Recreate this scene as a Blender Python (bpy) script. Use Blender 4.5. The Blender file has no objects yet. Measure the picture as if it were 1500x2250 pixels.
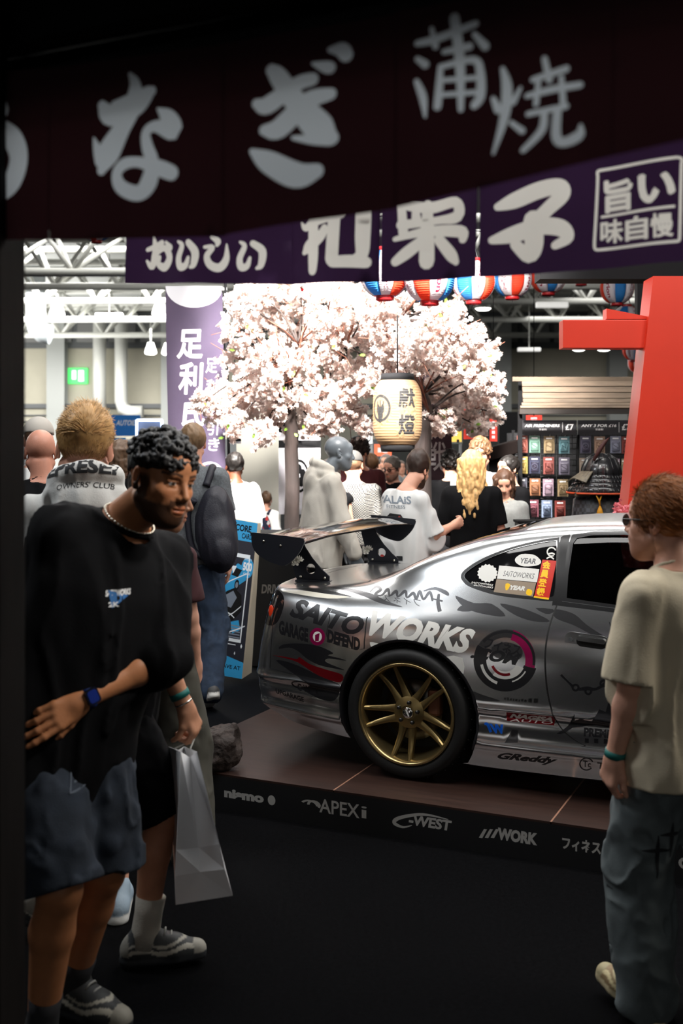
import bpy, bmesh, math, random
import numpy as np
from mathutils import Vector, Matrix
from mathutils.geometry import delaunay_2d_cdt
C = bpy.context.scene.collection
SC = bpy.context.scene
PI = math.pi
R = math.radians
random.seed(7)
rng = np.random.default_rng(7)

# ------------------------------------------------------------------ camera
FPX, EYE, HOR = 2400.0, 1.81, 980.0          # focal length in pixels, eye height, horizon row
cam_d = bpy.data.cameras.new('camera')
cam = bpy.data.objects.new('camera', cam_d); C.objects.link(cam)
cam.location = (0, 0, EYE); cam.rotation_euler = (PI/2, 0, 0)
cam_d.sensor_fit = 'HORIZONTAL'; cam_d.sensor_width = 24.0
cam_d.lens = FPX/1500*24; cam_d.shift_y = -(1125-HOR)/1500 * 1.0
cam_d.clip_start = 0.05; cam_d.clip_end = 300
cam_d.dof.use_dof = True; cam_d.dof.focus_distance = 5.7; cam_d.dof.aperture_fstop = 2.8
SC.camera = cam
SC.view_settings.view_transform = 'Standard'; SC.view_settings.look = 'None'
SC.view_settings.gamma = 1; SC.view_settings.use_curve_mapping = False
SC.view_settings.exposure = 0.0
try:
    SC.cycles.max_bounces = 8; SC.cycles.transparent_max_bounces = 12
    SC.cycles.diffuse_bounces = 3; SC.cycles.glossy_bounces = 4; SC.cycles.transmission_bounces = 6
    SC.cycles.sample_clamp_indirect = 4.0; SC.cycles.use_denoising = True
except Exception: pass

# ------------------------------------------------------------------ light
w = bpy.data.worlds.new('hall_air'); SC.world = w; w.use_nodes = True
bg = w.node_tree.nodes['Background']
bg.inputs[0].default_value = (0.75, 0.85, 1.0, 1); bg.inputs[1].default_value = 0.012

def light(name, kind, loc, power, color=(1,1,1), size=1.0, size_y=None, target=None, spot=60, blend=.4):
    d = bpy.data.lights.new(name, kind); d.energy = power; d.color = color
    if kind == 'AREA':
        d.size = size
        if size_y: d.shape = 'RECTANGLE'; d.size_y = size_y
    elif kind == 'SPOT':
        d.spot_size = R(spot); d.spot_blend = blend; d.shadow_soft_size = size
    else: d.shadow_soft_size = size
    o = bpy.data.objects.new(name, d); C.objects.link(o); o.location = loc
    if target is not None:
        o.rotation_euler = (Vector(target)-Vector(loc)).to_track_quat('-Z', 'Y').to_euler()
    return o
# display spotlights, and unseen soft strips added above the stand for car highlights
light('tree_spot', 'SPOT', (-1.4, 6.9, 5.2), 8500, (1,.96,.91), .3, target=(-.3, 9.0, 2.55), spot=40, blend=.6)
light('tree_spot', 'SPOT', (.7, 5.6, 4.7), 6500, (1,.95,.89), .3, target=(.45, 9.0, 2.5), spot=46, blend=.6)  # added fill from the camera side to brighten the blossoms
light('stand_light', 'AREA', (1.1, 3.9, 4.9), 140, (1,.985,.96), 5.5, .9, target=(1.2, 5.6, .6))  # unseen strip, added so the car's shoulder has something bright to reflect
light('stand_light', 'AREA', (1.1, 5.9, 5.2), 150, (1,.985,.96), 6.0, .8, target=(1.2, 6.2, .6))  # another added strip, more directly over the car
light('stand_light', 'AREA', (-1.5, 8.6, 4.8), 60, (1,.97,.93), 1.4, 1.4, target=(-.8, 7.6, 1))
light('stand_light', 'AREA', (1.6, 8.3, 4.8), 95, (1,.97,.92), 2.4, .8, target=(1.6, 8.2, 1))
light('aisle_light', 'AREA', (-3.2, 4.4, 4.8), 75, (.92,.96,1), 1.0, 1.0, target=(-1, 3.6, 1.2))
light('aisle_light', 'AREA', (4.2, 3.4, 4.2), 60, (1,.94,.84), 1.2, 1.2, target=(1.2, 3.4, 1.2))
light('face_fill_spot', 'SPOT', (1.6, 2.55, 3.6), 290, (1,.96,.9), .2, target=(-.53, 3.2, 1.70), spot=19, blend=.5)  # unseen spot added to light the leaning man's face
light('hall_light', 'AREA', (-14, 42, 7.4), 25000, (1,.99,.95), 16, 24, target=(-14, 42, 0))
light('hall_light', 'AREA', (16, 42, 7.4), 3000, (1,.99,.95), 16, 24, target=(16, 42, 0))
light('hall_light', 'AREA', (-22, 48, 3.6), 5000, (1,.99,.94), 16, 20, target=(-22, 48, 30))  # unseen upward lamp, added to brighten the left of the ceiling
light('hall_light', 'AREA', (0, 22, 7.2), 1500, (1,.99,.95), 14, 8, target=(0, 22, 0))
light('hall_light', 'AREA', (0, -18, 8.5), 900, (1,.99,.96), 30, 14, target=(0, -14, 0))  # added out of view behind the camera for the car flank to reflect

# ------------------------------------------------------------------ helpers
def at(px, py, D):
    """real point seen at a photo pixel, at depth D"""
    return Vector(((px-750)/FPX*D, D, EYE+(HOR-py)/FPX*D))
def srgb(r, g, b):
    f = lambda c: (c/255/12.92) if c/255 <= .04045 else ((c/255+.055)/1.055)**2.4
    return (f(r), f(g), f(b))
_mats = {}
def mat(name, color=(.5,.5,.5), rough=.6, metal=0, emit=None, estr=1, var=.0, vscale=8, bump=0, bscale=40,
        coat=0, trans=0, spec=.5, attr=None, sheen=0, stretch=None, aniso=0):
    if name in _mats: return _mats[name]
    m = bpy.data.materials.new(name); m.use_nodes = True; nt = m.node_tree
    b = nt.nodes['Principled BSDF']; L = nt.links
    b.inputs['Roughness'].default_value = rough; b.inputs['Metallic'].default_value = metal
    b.inputs['Specular IOR Level'].default_value = spec
    b.inputs['Base Color'].default_value = (*color, 1)
    if coat: b.inputs['Coat Weight'].default_value = coat; b.inputs['Coat Roughness'].default_value = .04
    if sheen: b.inputs['Sheen Weight'].default_value = sheen
    src = None
    if attr:
        a = nt.nodes.new('ShaderNodeAttribute'); a.attribute_name = attr; src = a.outputs['Color']
    tc = None
    if var or bump:
        tc = nt.nodes.new('ShaderNodeTexCoord')
        mp = nt.nodes.new('ShaderNodeMapping'); L.new(tc.outputs['Object'], mp.inputs[0])
        if stretch: mp.inputs['Scale'].default_value = stretch
    if var:
        n = nt.nodes.new('ShaderNodeTexNoise'); n.inputs['Scale'].default_value = vscale; n.inputs['Detail'].default_value = 5
        L.new(mp.outputs[0], n.inputs[0])
        mr = nt.nodes.new('ShaderNodeMapRange'); mr.inputs[3].default_value = 1-var; mr.inputs[4].default_value = 1+var
        mr.inputs[1].default_value = .3; mr.inputs[2].default_value = .7
        L.new(n.outputs[0], mr.inputs[0])
        mx = nt.nodes.new('ShaderNodeVectorMath'); mx.operation = 'MULTIPLY'
        if src: L.new(src, mx.inputs[0])
        else: mx.inputs[0].default_value = color
        L.new(mr.outputs[0], mx.inputs[1]); src = mx.outputs[0]
    if src: L.new(src, b.inputs['Base Color'])
    if bump:
        n = nt.nodes.new('ShaderNodeTexNoise'); n.inputs['Scale'].default_value = bscale; n.inputs['Detail'].default_value = 3
        L.new(mp.outputs[0], n.inputs[0])
        bp = nt.nodes.new('ShaderNodeBump'); bp.inputs['Strength'].default_value = bump; bp.inputs['Distance'].default_value = .01
        L.new(n.outputs[0], bp.inputs['Height']); L.new(bp.outputs[0], b.inputs['Normal'])
    if emit is not None:
        b.inputs['Emission Color'].default_value = (*emit, 1); b.inputs['Emission Strength'].default_value = estr
    if trans:   # thin cloth or paper that lets light through
        t = nt.nodes.new('ShaderNodeBsdfTranslucent'); t.inputs[0].default_value = (*color, 1)
        if src: L.new(src, t.inputs[0])
        ms = nt.nodes.new('ShaderNodeMixShader'); ms.inputs[0].default_value = trans
        out = nt.nodes['Material Output']
        L.new(b.outputs[0], ms.inputs[1]); L.new(t.outputs[0], ms.inputs[2]); L.new(ms.outputs[0], out.inputs[0])
    _mats[name] = m
    return m
def glass_mat(name, tint=.12, color=(1,1,1), rough=.02):
    if name in _mats: return _mats[name]
    m = bpy.data.materials.new(name); m.use_nodes = True; nt = m.node_tree; L = nt.links
    for n in list(nt.nodes):
        if n.type != 'OUTPUT_MATERIAL': nt.nodes.remove(n)
    out = [n for n in nt.nodes if n.type == 'OUTPUT_MATERIAL'][0]
    tr = nt.nodes.new('ShaderNodeBsdfTransparent'); tr.inputs[0].default_value = (tint*color[0], tint*color[1], tint*color[2], 1)
    gl = nt.nodes.new('ShaderNodeBsdfGlossy'); gl.inputs['Roughness'].default_value = rough
    fr = nt.nodes.new('ShaderNodeFresnel'); fr.inputs[0].default_value = 1.5
    ms = nt.nodes.new('ShaderNodeMixShader')
    L.new(fr.outputs[0], ms.inputs[0]); L.new(tr.outputs[0], ms.inputs[1]); L.new(gl.outputs[0], ms.inputs[2]); L.new(ms.outputs[0], out.inputs[0])
    _mats[name] = m; return m

def thing(name, label, cat, loc=(0,0,0), rotz=0, group=None):
    o = bpy.data.objects.new(name, None); C.objects.link(o); o.empty_display_size = .1
    o.location = loc; o.rotation_euler = (0,0,rotz); o['label'] = label; o['category'] = cat
    if group: o['group'] = group
    return o
def tag(o, label, cat, group=None):
    o['label'] = label; o['category'] = cat
    if group: o['group'] = group
    return o
def link_mesh(name, me, mats, parent=None, smooth=False):
    if not isinstance(mats, (list, tuple)): mats = [mats]
    for m in mats: me.materials.append(m)
    o = bpy.data.objects.new(name, me); C.objects.link(o)
    if parent: o.parent = parent
    if smooth and len(me.polygons): me.polygons.foreach_set('use_smooth', [True]*len(me.polygons))
    return o
def obj(name, bm, mats, parent=None, smooth=False, angle=None):
    bm.normal_update()
    me = bpy.data.meshes.new(name); bm.to_mesh(me); bm.free()
    o = link_mesh(name, me, mats, parent, smooth)
    if angle is not None:
        try: me.set_sharp_from_angle(angle=R(angle))
        except Exception: pass
    return o
def struct(name, bm, m, smooth=False):
    o = obj(name, bm, m, None, smooth); o['kind'] = 'structure'; return o
def dup(root, loc, rotz, label=None, group=None):
    r = root.copy(); C.objects.link(r); r.location = loc; r.rotation_euler = (0,0,rotz)
    if label: r['label'] = label
    if group: r['group'] = group
    for ch in list(root.children):
        c = ch.copy(); C.objects.link(c); c.parent = r
        for g in ch.children:
            d = g.copy(); C.objects.link(d); d.parent = c
    return r
# mesh pieces ----------------------------------------------------------
def box(bm, c, s, rot=None, bev=0, mi=0):
    M = Matrix.Translation(c) @ (rot.to_4x4() if rot is not None else Matrix.Identity(4)) @ Matrix.Diagonal((*s, 1))
    r = bmesh.ops.create_cube(bm, size=1, matrix=M)
    fs = set(f for v in r['verts'] for f in v.link_faces)
    for f in fs: f.material_index = mi
    if bev:
        es = list(set(e for f in fs for e in f.edges))
        bmesh.ops.bevel(bm, geom=es, offset=bev, segments=2, affect='EDGES', profile=.5)
    return r
def bar(bm, a, b, w, h=None, mi=0):
    """straight square bar from a to b"""
    a, b = Vector(a), Vector(b); d = b-a
    q = d.to_track_quat('X', 'Z').to_matrix()
    box(bm, (a+b)/2, (d.length, w, h or w), q, 0, mi)
def tube(bm, pts, rad, seg=10, caps=True, mi=0):
    pts = [Vector(p) for p in pts]; n = len(pts)
    rads = rad if isinstance(rad, (list, tuple)) else [rad]*n
    rings = []; up = None
    for i, p in enumerate(pts):
        t = (pts[min(i+1, n-1)]-pts[max(i-1, 0)])
        if t.length < 1e-9: t = Vector((0,0,1))
        t.normalize()
        if up is None: up = t.orthogonal().normalized()
        up = (up - t*up.dot(t))
        if up.length < 1e-6: up = t.orthogonal()
        up.normalize(); sd = t.cross(up)
        rings.append([bm.verts.new(p+(up*math.cos(2*PI*k/seg)+sd*math.sin(2*PI*k/seg))*rads[i]) for k in range(seg)])
    for i in range(n-1):
        for k in range(seg):
            f = bm.faces.new((rings[i][k], rings[i+1][k], rings[i+1][(k+1) % seg], rings[i][(k+1) % seg])); f.material_index = mi; f.smooth = True
    if caps:
        bm.faces.new(rings[0]).material_index = mi; bm.faces.new(rings[-1][::-1]).material_index = mi
def lathe(bm, prof, seg=32, M=Matrix.Identity(4), mi=0, caps=True):
    """profile of (radius, z) turned about local z"""
    rings = []
    for r, z in prof:
        rings.append([bm.verts.new(M @ Vector((r*math.cos(2*PI*k/seg), r*math.sin(2*PI*k/seg), z))) for k in range(seg)])
    for i in range(len(prof)-1):
        for k in range(seg):
            f = bm.faces.new((rings[i][k], rings[i][(k+1) % seg], rings[i+1][(k+1) % seg], rings[i+1][k])); f.material_index = mi; f.smooth = True
    if caps:
        if prof[0][0] > 1e-4: bm.faces.new(rings[0][::-1]).material_index = mi
        if prof[-1][0] > 1e-4: bm.faces.new(rings[-1]).material_index = mi
def prism(bm, poly, thick, M, mi=0):
    """2-D outline given thickness along local z (centred)"""
    a = [bm.verts.new(M @ Vector((x, y, -thick/2))) for x, y in poly]
    b = [bm.verts.new(M @ Vector((x, y, thick/2))) for x, y in poly]
    n = len(poly)
    bm.faces.new(a[::-1]).material_index = mi; bm.faces.new(b).material_index = mi
    for i in range(n): bm.faces.new((a[i], a[(i+1) % n], b[(i+1) % n], b[i])).material_index = mi
def frame(origin, u, v):
    """matrix with local x along u, local y along v"""
    u = Vector(u).normalized(); v = Vector(v); v = (v-u*v.dot(u)).normalized(); n = u.cross(v)
    M = Matrix((u, v, n)).transposed().to_4x4(); M.translation = origin; return M
def spline(pts, k=6, closed=False):
    """Catmull-Rom through points"""
    P = [np.array(p, float) for p in pts]; n = len(P); out = []
    rngi = range(n) if closed else range(n-1)
    for i in rngi:
        if closed: p0, p1, p2, p3 = P[i-1], P[i], P[(i+1) % n], P[(i+2) % n]
        else: p0, p1, p2, p3 = P[max(i-1, 0)], P[i], P[i+1], P[min(i+2, n-1)]
        for j in range(k):
            t = j/k
            out.append(.5*((2*p1)+(-p0+p2)*t+(2*p0-5*p1+4*p2-p3)*t*t+(-p0+3*p1-3*p2+p3)*t**3))
    if not closed: out.append(P[-1])
    return out
# printing: 2-D shapes -------------------------------------------------
_tcache = {}
def text2d(s, bold=0.0, shear=0.0, space=1.0):
    """triangles of a piece of writing: list of 2-D polygons, normalised so that the box is (0..W, 0..1)"""
    if bold > .012 and any(ord(c) > 0x2E80 for c in s) and len(s) == 1:      # brush-heavy character: overlay shifted copies
        P, W = text2d(s, .012, shear, space); o = (bold-.012)*1.1; out = []
        for dx, dy in ((0, 0), (o, 0), (-o, 0), (0, o), (0, -o)): out += [[(x+dx, y+dy) for x, y in p] for p in P]
        return out, W
    key = (s, bold, shear, space)
    if key in _tcache: return _tcache[key]
    cu = bpy.data.curves.new('writing', 'FONT'); cu.body = s; cu.offset = bold; cu.shear = shear; cu.space_character = space
    cu.resolution_u = 3; cu.fill_mode = 'FRONT'
    o = bpy.data.objects.new('writing', cu); me = o.to_mesh()
    P = [[tuple(me.vertices[i].co[:2]) for i in p.vertices] for p in me.polygons]
    o.to_mesh_clear(); bpy.data.objects.remove(o); bpy.data.curves.remove(cu)
    if not P: return [], 1
    A = np.array([q for p in P for q in p]); mn, mxx = A.min(0), A.max(0); h = mxx[1]-mn[1]
    P = [[((x-mn[0])/h, (y-mn[1])/h) for x, y in p] for p in P]
    _tcache[key] = (P, (mxx[0]-mn[0])/h); return _tcache[key]
def text_in(s, x0, y0, x1, y1, bold=0, shear=0, mirror=False, space=1.0):
    """writing stretched into a rectangle"""
    P, W = text2d(s, bold, shear, space)
    out = []
    for p in P:
        q = [((x0+(x/W)*(x1-x0)) if not mirror else (x1-(x/W)*(x1-x0)), y0+y*(y1-y0)) for x, y in p]
        out.append(q)
    return out
def stroke(pts, widths, k=6):
    """brush stroke as a row of quads (2-D)"""
    if not isinstance(widths, (list, tuple)): widths = [widths]*len(pts)
    Q = spline([(p[0], p[1], ww) for p, ww in zip(pts, widths)], k)
    L, Rr = [], []
    for i, q in enumerate(Q):
        a, b = Q[max(i-1, 0)], Q[min(i+1, len(Q)-1)]
        t = np.array([b[0]-a[0], b[1]-a[1]]); n = np.linalg.norm(t); t = t/n if n > 1e-9 else np.array([1., 0])
        nn = np.array([-t[1], t[0]])*max(q[2], 1e-4)/2
        L.append((q[0]+nn[0], q[1]+nn[1])); Rr.append((q[0]-nn[0], q[1]-nn[1]))
    return [[L[i], L[i+1], Rr[i+1], Rr[i]] for i in range(len(L)-1)]
def disc(cx, cy, r, n=28, ry=None):
    return [(cx+r*math.cos(2*PI*i/n), cy+(ry or r)*math.sin(2*PI*i/n)) for i in range(n)]
def ring(cx, cy, r0, r1, n=36, a0=0, a1=2*PI, ry=1.0):
    out = []
    for i in range(n):
        a, b = a0+(a1-a0)*i/n, a0+(a1-a0)*(i+1)/n
        out.append([(cx+r0*math.cos(a), cy+ry*r0*math.sin(a)), (cx+r1*math.cos(a), cy+ry*r1*math.sin(a)),
                    (cx+r1*math.cos(b), cy+ry*r1*math.sin(b)), (cx+r0*math.cos(b), cy+ry*r0*math.sin(b))])
    return out
def rect(x0, y0, x1, y1): return [(x0, y0), (x1, y0), (x1, y1), (x0, y1)]
def frame2d(x0, y0, x1, y1, t):
    return [rect(x0, y0, x1, y0+t), rect(x0, y1-t, x1, y1), rect(x0, y0+t, x0+t, y1-t), rect(x1-t, y0+t, x1, y1-t)]
def inside(poly, x, y):
    r = False; n = len(poly); j = n-1
    for i in range(n):
        xi, yi = poly[i]; xj, yj = poly[j]
        if (yi > y) != (yj > y) and x < (xj-xi)*(y-yi)/(yj-yi)+xi: r = not r
        j = i
    return r
def cdt(outline, grid, prints):
    """triangulate an outline with printed shapes. prints: list of (polygons, tag). Returns verts2d, faces, tag per face (0 = ground)"""
    V, Fc, tags = [], [], []
    base = len(V); V += [tuple(p) for p in outline]; Fc.append(list(range(base, len(V)))); tags.append(0)
    for polys, tg in prints:
        for p in polys:
            q = [p[0]]
            for a in p[1:]:
                if abs(a[0]-q[-1][0])+abs(a[1]-q[-1][1]) > 1e-6: q.append(a)
            if len(q) < 3: continue
            ar = sum(q[i-1][0]*q[i][1]-q[i][0]*q[i-1][1] for i in range(len(q)))
            if abs(ar) < 1e-9: continue
            if ar < 0: q = q[::-1]
            base = len(V); V += [tuple(a) for a in q]; Fc.append(list(range(base, len(V)))); tags.append(tg)
    V += [tuple(g) for g in grid]
    v, e, f, ov, oe, of = delaunay_2d_cdt([Vector(p) for p in V], [], Fc, 0, 1e-6, False)
    verts = [(p[0], p[1]) for p in v]
    A = np.array(verts); T = np.array([t for t in f if len(t) == 3]); cen = A[T].mean(1)
    tg = -np.ones(len(T), int)
    for fc, t in zip(Fc, tags):
        P = np.array([V[i] for i in fc]); lo, hi = P.min(0), P.max(0)
        m = np.nonzero(((cen >= lo) & (cen <= hi)).all(1))[0]
        if len(m) == 0: continue
        x, y = cen[m].T; ins = np.zeros(len(m), bool); n = len(P)
        for a in range(n):
            xi, yi = P[a]; xj, yj = P[a-1]
            if yi == yj: continue
            ins ^= ((yi > y) != (yj > y)) & (x < (xj-xi)*(y-yi)/(yj-yi)+xi)
        if t == 0: tg[m[ins]] = 0
        else:
            k = m[ins]; tg[k[tg[k] >= 0]] = t
    keep = tg >= 0
    return verts, [tuple(int(q) for q in t) for t in T[keep]], [int(q) for q in tg[keep]]
def printed(name, outline, step, prints, mats, fn, parent=None, smooth=True, thick=0):
    """a sheet with printed shapes, bent by fn(u, v) -> point"""
    xs = [p[0] for p in outline]; ys = [p[1] for p in outline]
    sx, sy = step if isinstance(step, tuple) else (step, step)
    grid = []
    nx = max(1, int((max(xs)-min(xs))/sx)); ny = max(1, int((max(ys)-min(ys))/sy))
    for i in range(1, nx):
        for j in range(1, ny):
            g = (min(xs)+(max(xs)-min(xs))*i/nx, min(ys)+(max(ys)-min(ys))*j/ny)
            if inside(outline, *g): grid.append(g)
    # outline points too
    ol = []
    for i, p in enumerate(outline):
        q = outline[(i+1) % len(outline)]; n = max(1, int(max(abs(q[0]-p[0])/sx, abs(q[1]-p[1])/sy)))
        for k in range(n): ol.append((p[0]+(q[0]-p[0])*k/n, p[1]+(q[1]-p[1])*k/n))
    v, f, ft = cdt(ol, grid, prints)
    me = bpy.data.meshes.new(name)
    me.from_pydata([tuple(fn(a, b)) for a, b in v], [], f)
    me.polygons.foreach_set('material_index', ft)
    o = link_mesh(name, me, mats, parent, smooth)
    if thick:
        md = o.modifiers.new('thickness', 'SOLIDIFY'); md.thickness = thick; md.offset = -1
    return o
def flat(M): return lambda u, v: M @ Vector((u, v, 0))
# ================================================================== bodies: smooth solids meshed from a distance field
_lat = rng.random((32, 32, 32)).astype(np.float32)
def vnoise(P, f):
    Q = P*np.asarray(f, np.float32); I = np.floor(Q).astype(np.int32); t = (Q-I).astype(np.float32); t = t*t*(3-2*t)
    r = 0
    for a in (0, 1):
        for b in (0, 1):
            for c in (0, 1):
                wgt = (t[..., 0] if a else 1-t[..., 0])*(t[..., 1] if b else 1-t[..., 1])*(t[..., 2] if c else 1-t[..., 2])
                r = r+wgt*_lat[(I[..., 0]+a) % 32, (I[..., 1]+b) % 32, (I[..., 2]+c) % 32]
    return r*2-1
class Prim:
    def __init__(s, fn, lo, hi, k=.01, op='u'):
        s.fn, s.lo, s.hi, s.k, s.op = fn, np.array(lo, float), np.array(hi, float), k, op
def rc(a, b, r1, r2, k=.015, op='u'):
    a, b = np.array(a, np.float32), np.array(b, np.float32); ba = b-a; l2 = float(ba@ba)+1e-12; rr = r1-r2; a2 = l2-rr*rr; il2 = 1/l2
    def fn(P):
        pa = P-a; y = pa@ba; z = y-l2
        v = pa*l2-y[..., None]*ba
        x2 = (v*v).sum(-1); y2 = y*y*l2; z2 = z*z*l2
        kk = np.sign(rr)*rr*rr*x2
        d = (np.sqrt(x2*max(a2, 1e-12)*il2)+y*rr)*il2-r1
        d = np.where(np.sign(z)*a2*z2 > kk, np.sqrt(x2+z2)*il2-r2, d)
        d = np.where(np.sign(y)*a2*y2 < kk, np.sqrt(x2+y2)*il2-r1, d)
        return d
    lo = np.minimum(a-r1, b-r2); hi = np.maximum(a+r1, b+r2)
    return Prim(fn, lo, hi, k, op)
def ell(c, r, k=.015, op='u', rot=None):
    c = np.array(c, np.float32); r = np.array(r, np.float32)
    M = None if rot is None else np.array(rot, np.float32)
    def fn(P):
        q = P-c
        if M is not None: q = q@M
        k0 = np.sqrt(((q/r)**2).sum(-1)); k1 = np.sqrt(((q/(r*r))**2).sum(-1))+1e-9
        return k0*(k0-1)/k1
    m = max(r) if M is not None else r
    return Prim(fn, c-m, c+m, k, op)
def loft(z, cx, cy, a, b, k=.02, op='u', n=2.3):
    z = np.array(z, float); zz = np.linspace(z[0], z[-1], 60)
    def sm(v):
        v = np.array(v, float)*np.ones_like(z)
        t = np.interp(zz, z, v); ker = np.array([1, 2, 3, 2, 1.])/9
        return np.convolve(np.pad(t, 2, 'edge'), ker, 'valid')
    cx, cy, a, b = sm(cx), sm(cy), sm(a), sm(b)
    def fn(P):
        h = P[..., 2]
        A, B = np.interp(h, zz, a), np.interp(h, zz, b)
        x = np.abs(P[..., 0]-np.interp(h, zz, cx))/A; y = np.abs(P[..., 1]-np.interp(h, zz, cy))/B
        k0 = (x**n+y**n)**(1/n)+1e-9
        k1 = np.sqrt((x/A)**2+(y/B)**2)/np.sqrt(x*x+y*y+1e-9)+1e-9
        d = (k0-1)/k1
        return np.maximum(d, np.maximum(zz[0]-h, h-zz[-1]))
    lo = (min(cx-a), min(cy-b), z[0]); hi = (max(cx+a), max(cy+b), z[-1])
    return Prim(fn, lo, hi, k, op)
def half(p, n, k=.004, op='i'):
    """keep the side the normal points to"""
    p = np.array(p, np.float32); n = np.array(n, np.float32); n = n/np.linalg.norm(n)
    return Prim(lambda P: -((P-p)@n), (-9, -9, -9), (9, 9, 9), k, op)
def xf(pr, M):
    """move a solid by a matrix"""
    Mi = np.array(M.inverted(), np.float32); s = M.to_scale()[0]
    A, t = Mi[:3, :3].T, Mi[:3, 3]
    cs = [M @ Vector((x, y, z)) for x in (pr.lo[0], pr.hi[0]) for y in (pr.lo[1], pr.hi[1]) for z in (pr.lo[2], pr.hi[2])]
    cs = np.array([tuple(c) for c in cs]); f = pr.fn
    return Prim(lambda P: f(P@A+t)*s, cs.min(0), cs.max(0), pr.k*s, pr.op)
def nets(F, org, res):
    """surface nets: vertices and quads where F changes sign"""
    S = F < 0
    n0, n1, n2 = F.shape
    cnt = np.zeros((n0-1, n1-1, n2-1), np.int8)
    for a in (0, 1):
        for b in (0, 1):
            for c in (0, 1): cnt += S[a:n0-1+a, b:n1-1+b, c:n2-1+c]
    act = (cnt > 0) & (cnt < 8); ids = np.argwhere(act)
    if len(ids) == 0: return np.zeros((0, 3)), np.zeros((0, 4), int)
    idx = -np.ones(act.shape, np.int64); idx[act] = np.arange(len(ids))
    acc = np.zeros((len(ids), 3)); w = np.zeros(len(ids))
    cor = [(a, b, c) for a in (0, 1) for b in (0, 1) for c in (0, 1)]
    val = {c: F[ids[:, 0]+c[0], ids[:, 1]+c[1], ids[:, 2]+c[2]] for c in cor}
    for c in cor:
        for ax in range(3):
            if c[ax] == 0:
                d = list(c); d[ax] = 1; d = tuple(d); va, vb = val[c], val[d]
                m = (va < 0) != (vb < 0); t = np.where(m, va/(va-vb+1e-20), 0)
                p = np.array(c, float)[None, :].repeat(len(ids), 0); p[:, ax] += t
                acc += p*m[:, None]; w += m
    V = org+res*(ids+acc/w[:, None])
    Q = []
    for ax in range(3):
        sl0 = [slice(1, -1)]*3; sl1 = [slice(1, -1)]*3
        u, v = (ax+1) % 3, (ax+2) % 3
        a = [slice(0, n0), slice(0, n1), slice(0, n2)]
        A = list(a); B = list(a); A[ax] = slice(0, F.shape[ax]-1); B[ax] = slice(1, F.shape[ax])
        A[u] = B[u] = slice(1, F.shape[u]-1); A[v] = B[v] = slice(1, F.shape[v]-1)
        s0, s1 = S[tuple(A)], S[tuple(B)]
        e = np.argwhere(s0 != s1)
        if len(e) == 0: continue
        flip = s0[tuple(e.T)]
        e2 = e.copy(); e2[:, u] += 1; e2[:, v] += 1
        def g(du, dv):
            q = e2.copy(); q[:, u] -= du; q[:, v] -= dv
            return idx[q[:, 0], q[:, 1], q[:, 2]]
        q = np.stack([g(1, 1), g(0, 1), g(0, 0), g(1, 0)], 1)
        q[~flip] = q[~flip][:, ::-1]
        Q.append(q)
    Q = np.concatenate(Q); Q = Q[(Q >= 0).all(1)]
    return V, Q
def field(prims, lo, hi, res, disp=None):
    lo = np.array(lo, float)-2*res; hi = np.array(hi, float)+2*res
    n = np.maximum(4, np.ceil((hi-lo)/res).astype(int)+1)
    F = np.full(n, 1.0, np.float32)
    ax = [lo[i]+res*np.arange(n[i]) for i in range(3)]
    for p in prims:
        if p.op in ('S', 'I', 'U'): continue
        m = p.k+3*res+.012
        i0 = np.maximum(0, np.floor((p.lo-m-lo)/res).astype(int)); i1 = np.minimum(n, np.ceil((p.hi+m-lo)/res).astype(int)+1)
        if (i1 <= i0).any(): continue
        sl = tuple(slice(a, b) for a, b in zip(i0, i1))
        G = np.stack(np.meshgrid(*[ax[i][i0[i]:i1[i]] for i in range(3)], indexing='ij'), -1).astype(np.float32)
        d = p.fn(G).astype(np.float32); f = F[sl]; k = max(p.k, 1e-5)
        if p.op == 'u':
            h = np.maximum(k-np.abs(f-d), 0)/k; F[sl] = np.minimum(f, d)-h*h*k*.25
        elif p.op == 's':
            d = -d; h = np.maximum(k-np.abs(f-d), 0)/k; F[sl] = np.maximum(f, d)+h*h*k*.25
        else:
            h = np.maximum(k-np.abs(f-d), 0)/k; F[sl] = np.maximum(f, d)+h*h*k*.25
    if disp is not None:
        near = np.abs(F) < .06
        G = np.stack(np.meshgrid(*ax, indexing='ij'), -1)[near].astype(np.float32)
        F[near] += disp(G)
    for p in prims:                      # clean cuts: hems, cuffs and necklines
        if p.op not in ('S', 'I', 'U'): continue
        m = 3*res+.012
        i0 = np.maximum(0, np.floor((p.lo-m-lo)/res).astype(int)); i1 = np.minimum(n, np.ceil((p.hi+m-lo)/res).astype(int)+1)
        if (i1 <= i0).any(): continue
        sl = tuple(slice(a, b) for a, b in zip(i0, i1))
        G = np.stack(np.meshgrid(*[ax[i][i0[i]:i1[i]] for i in range(3)], indexing='ij'), -1).astype(np.float32)
        d = p.fn(G).astype(np.float32)
        if p.op == 'U': F[sl] = np.minimum(F[sl], d); continue
        F[sl] = np.maximum(F[sl], -d if p.op == 'S' else d)
    return F, lo
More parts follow.
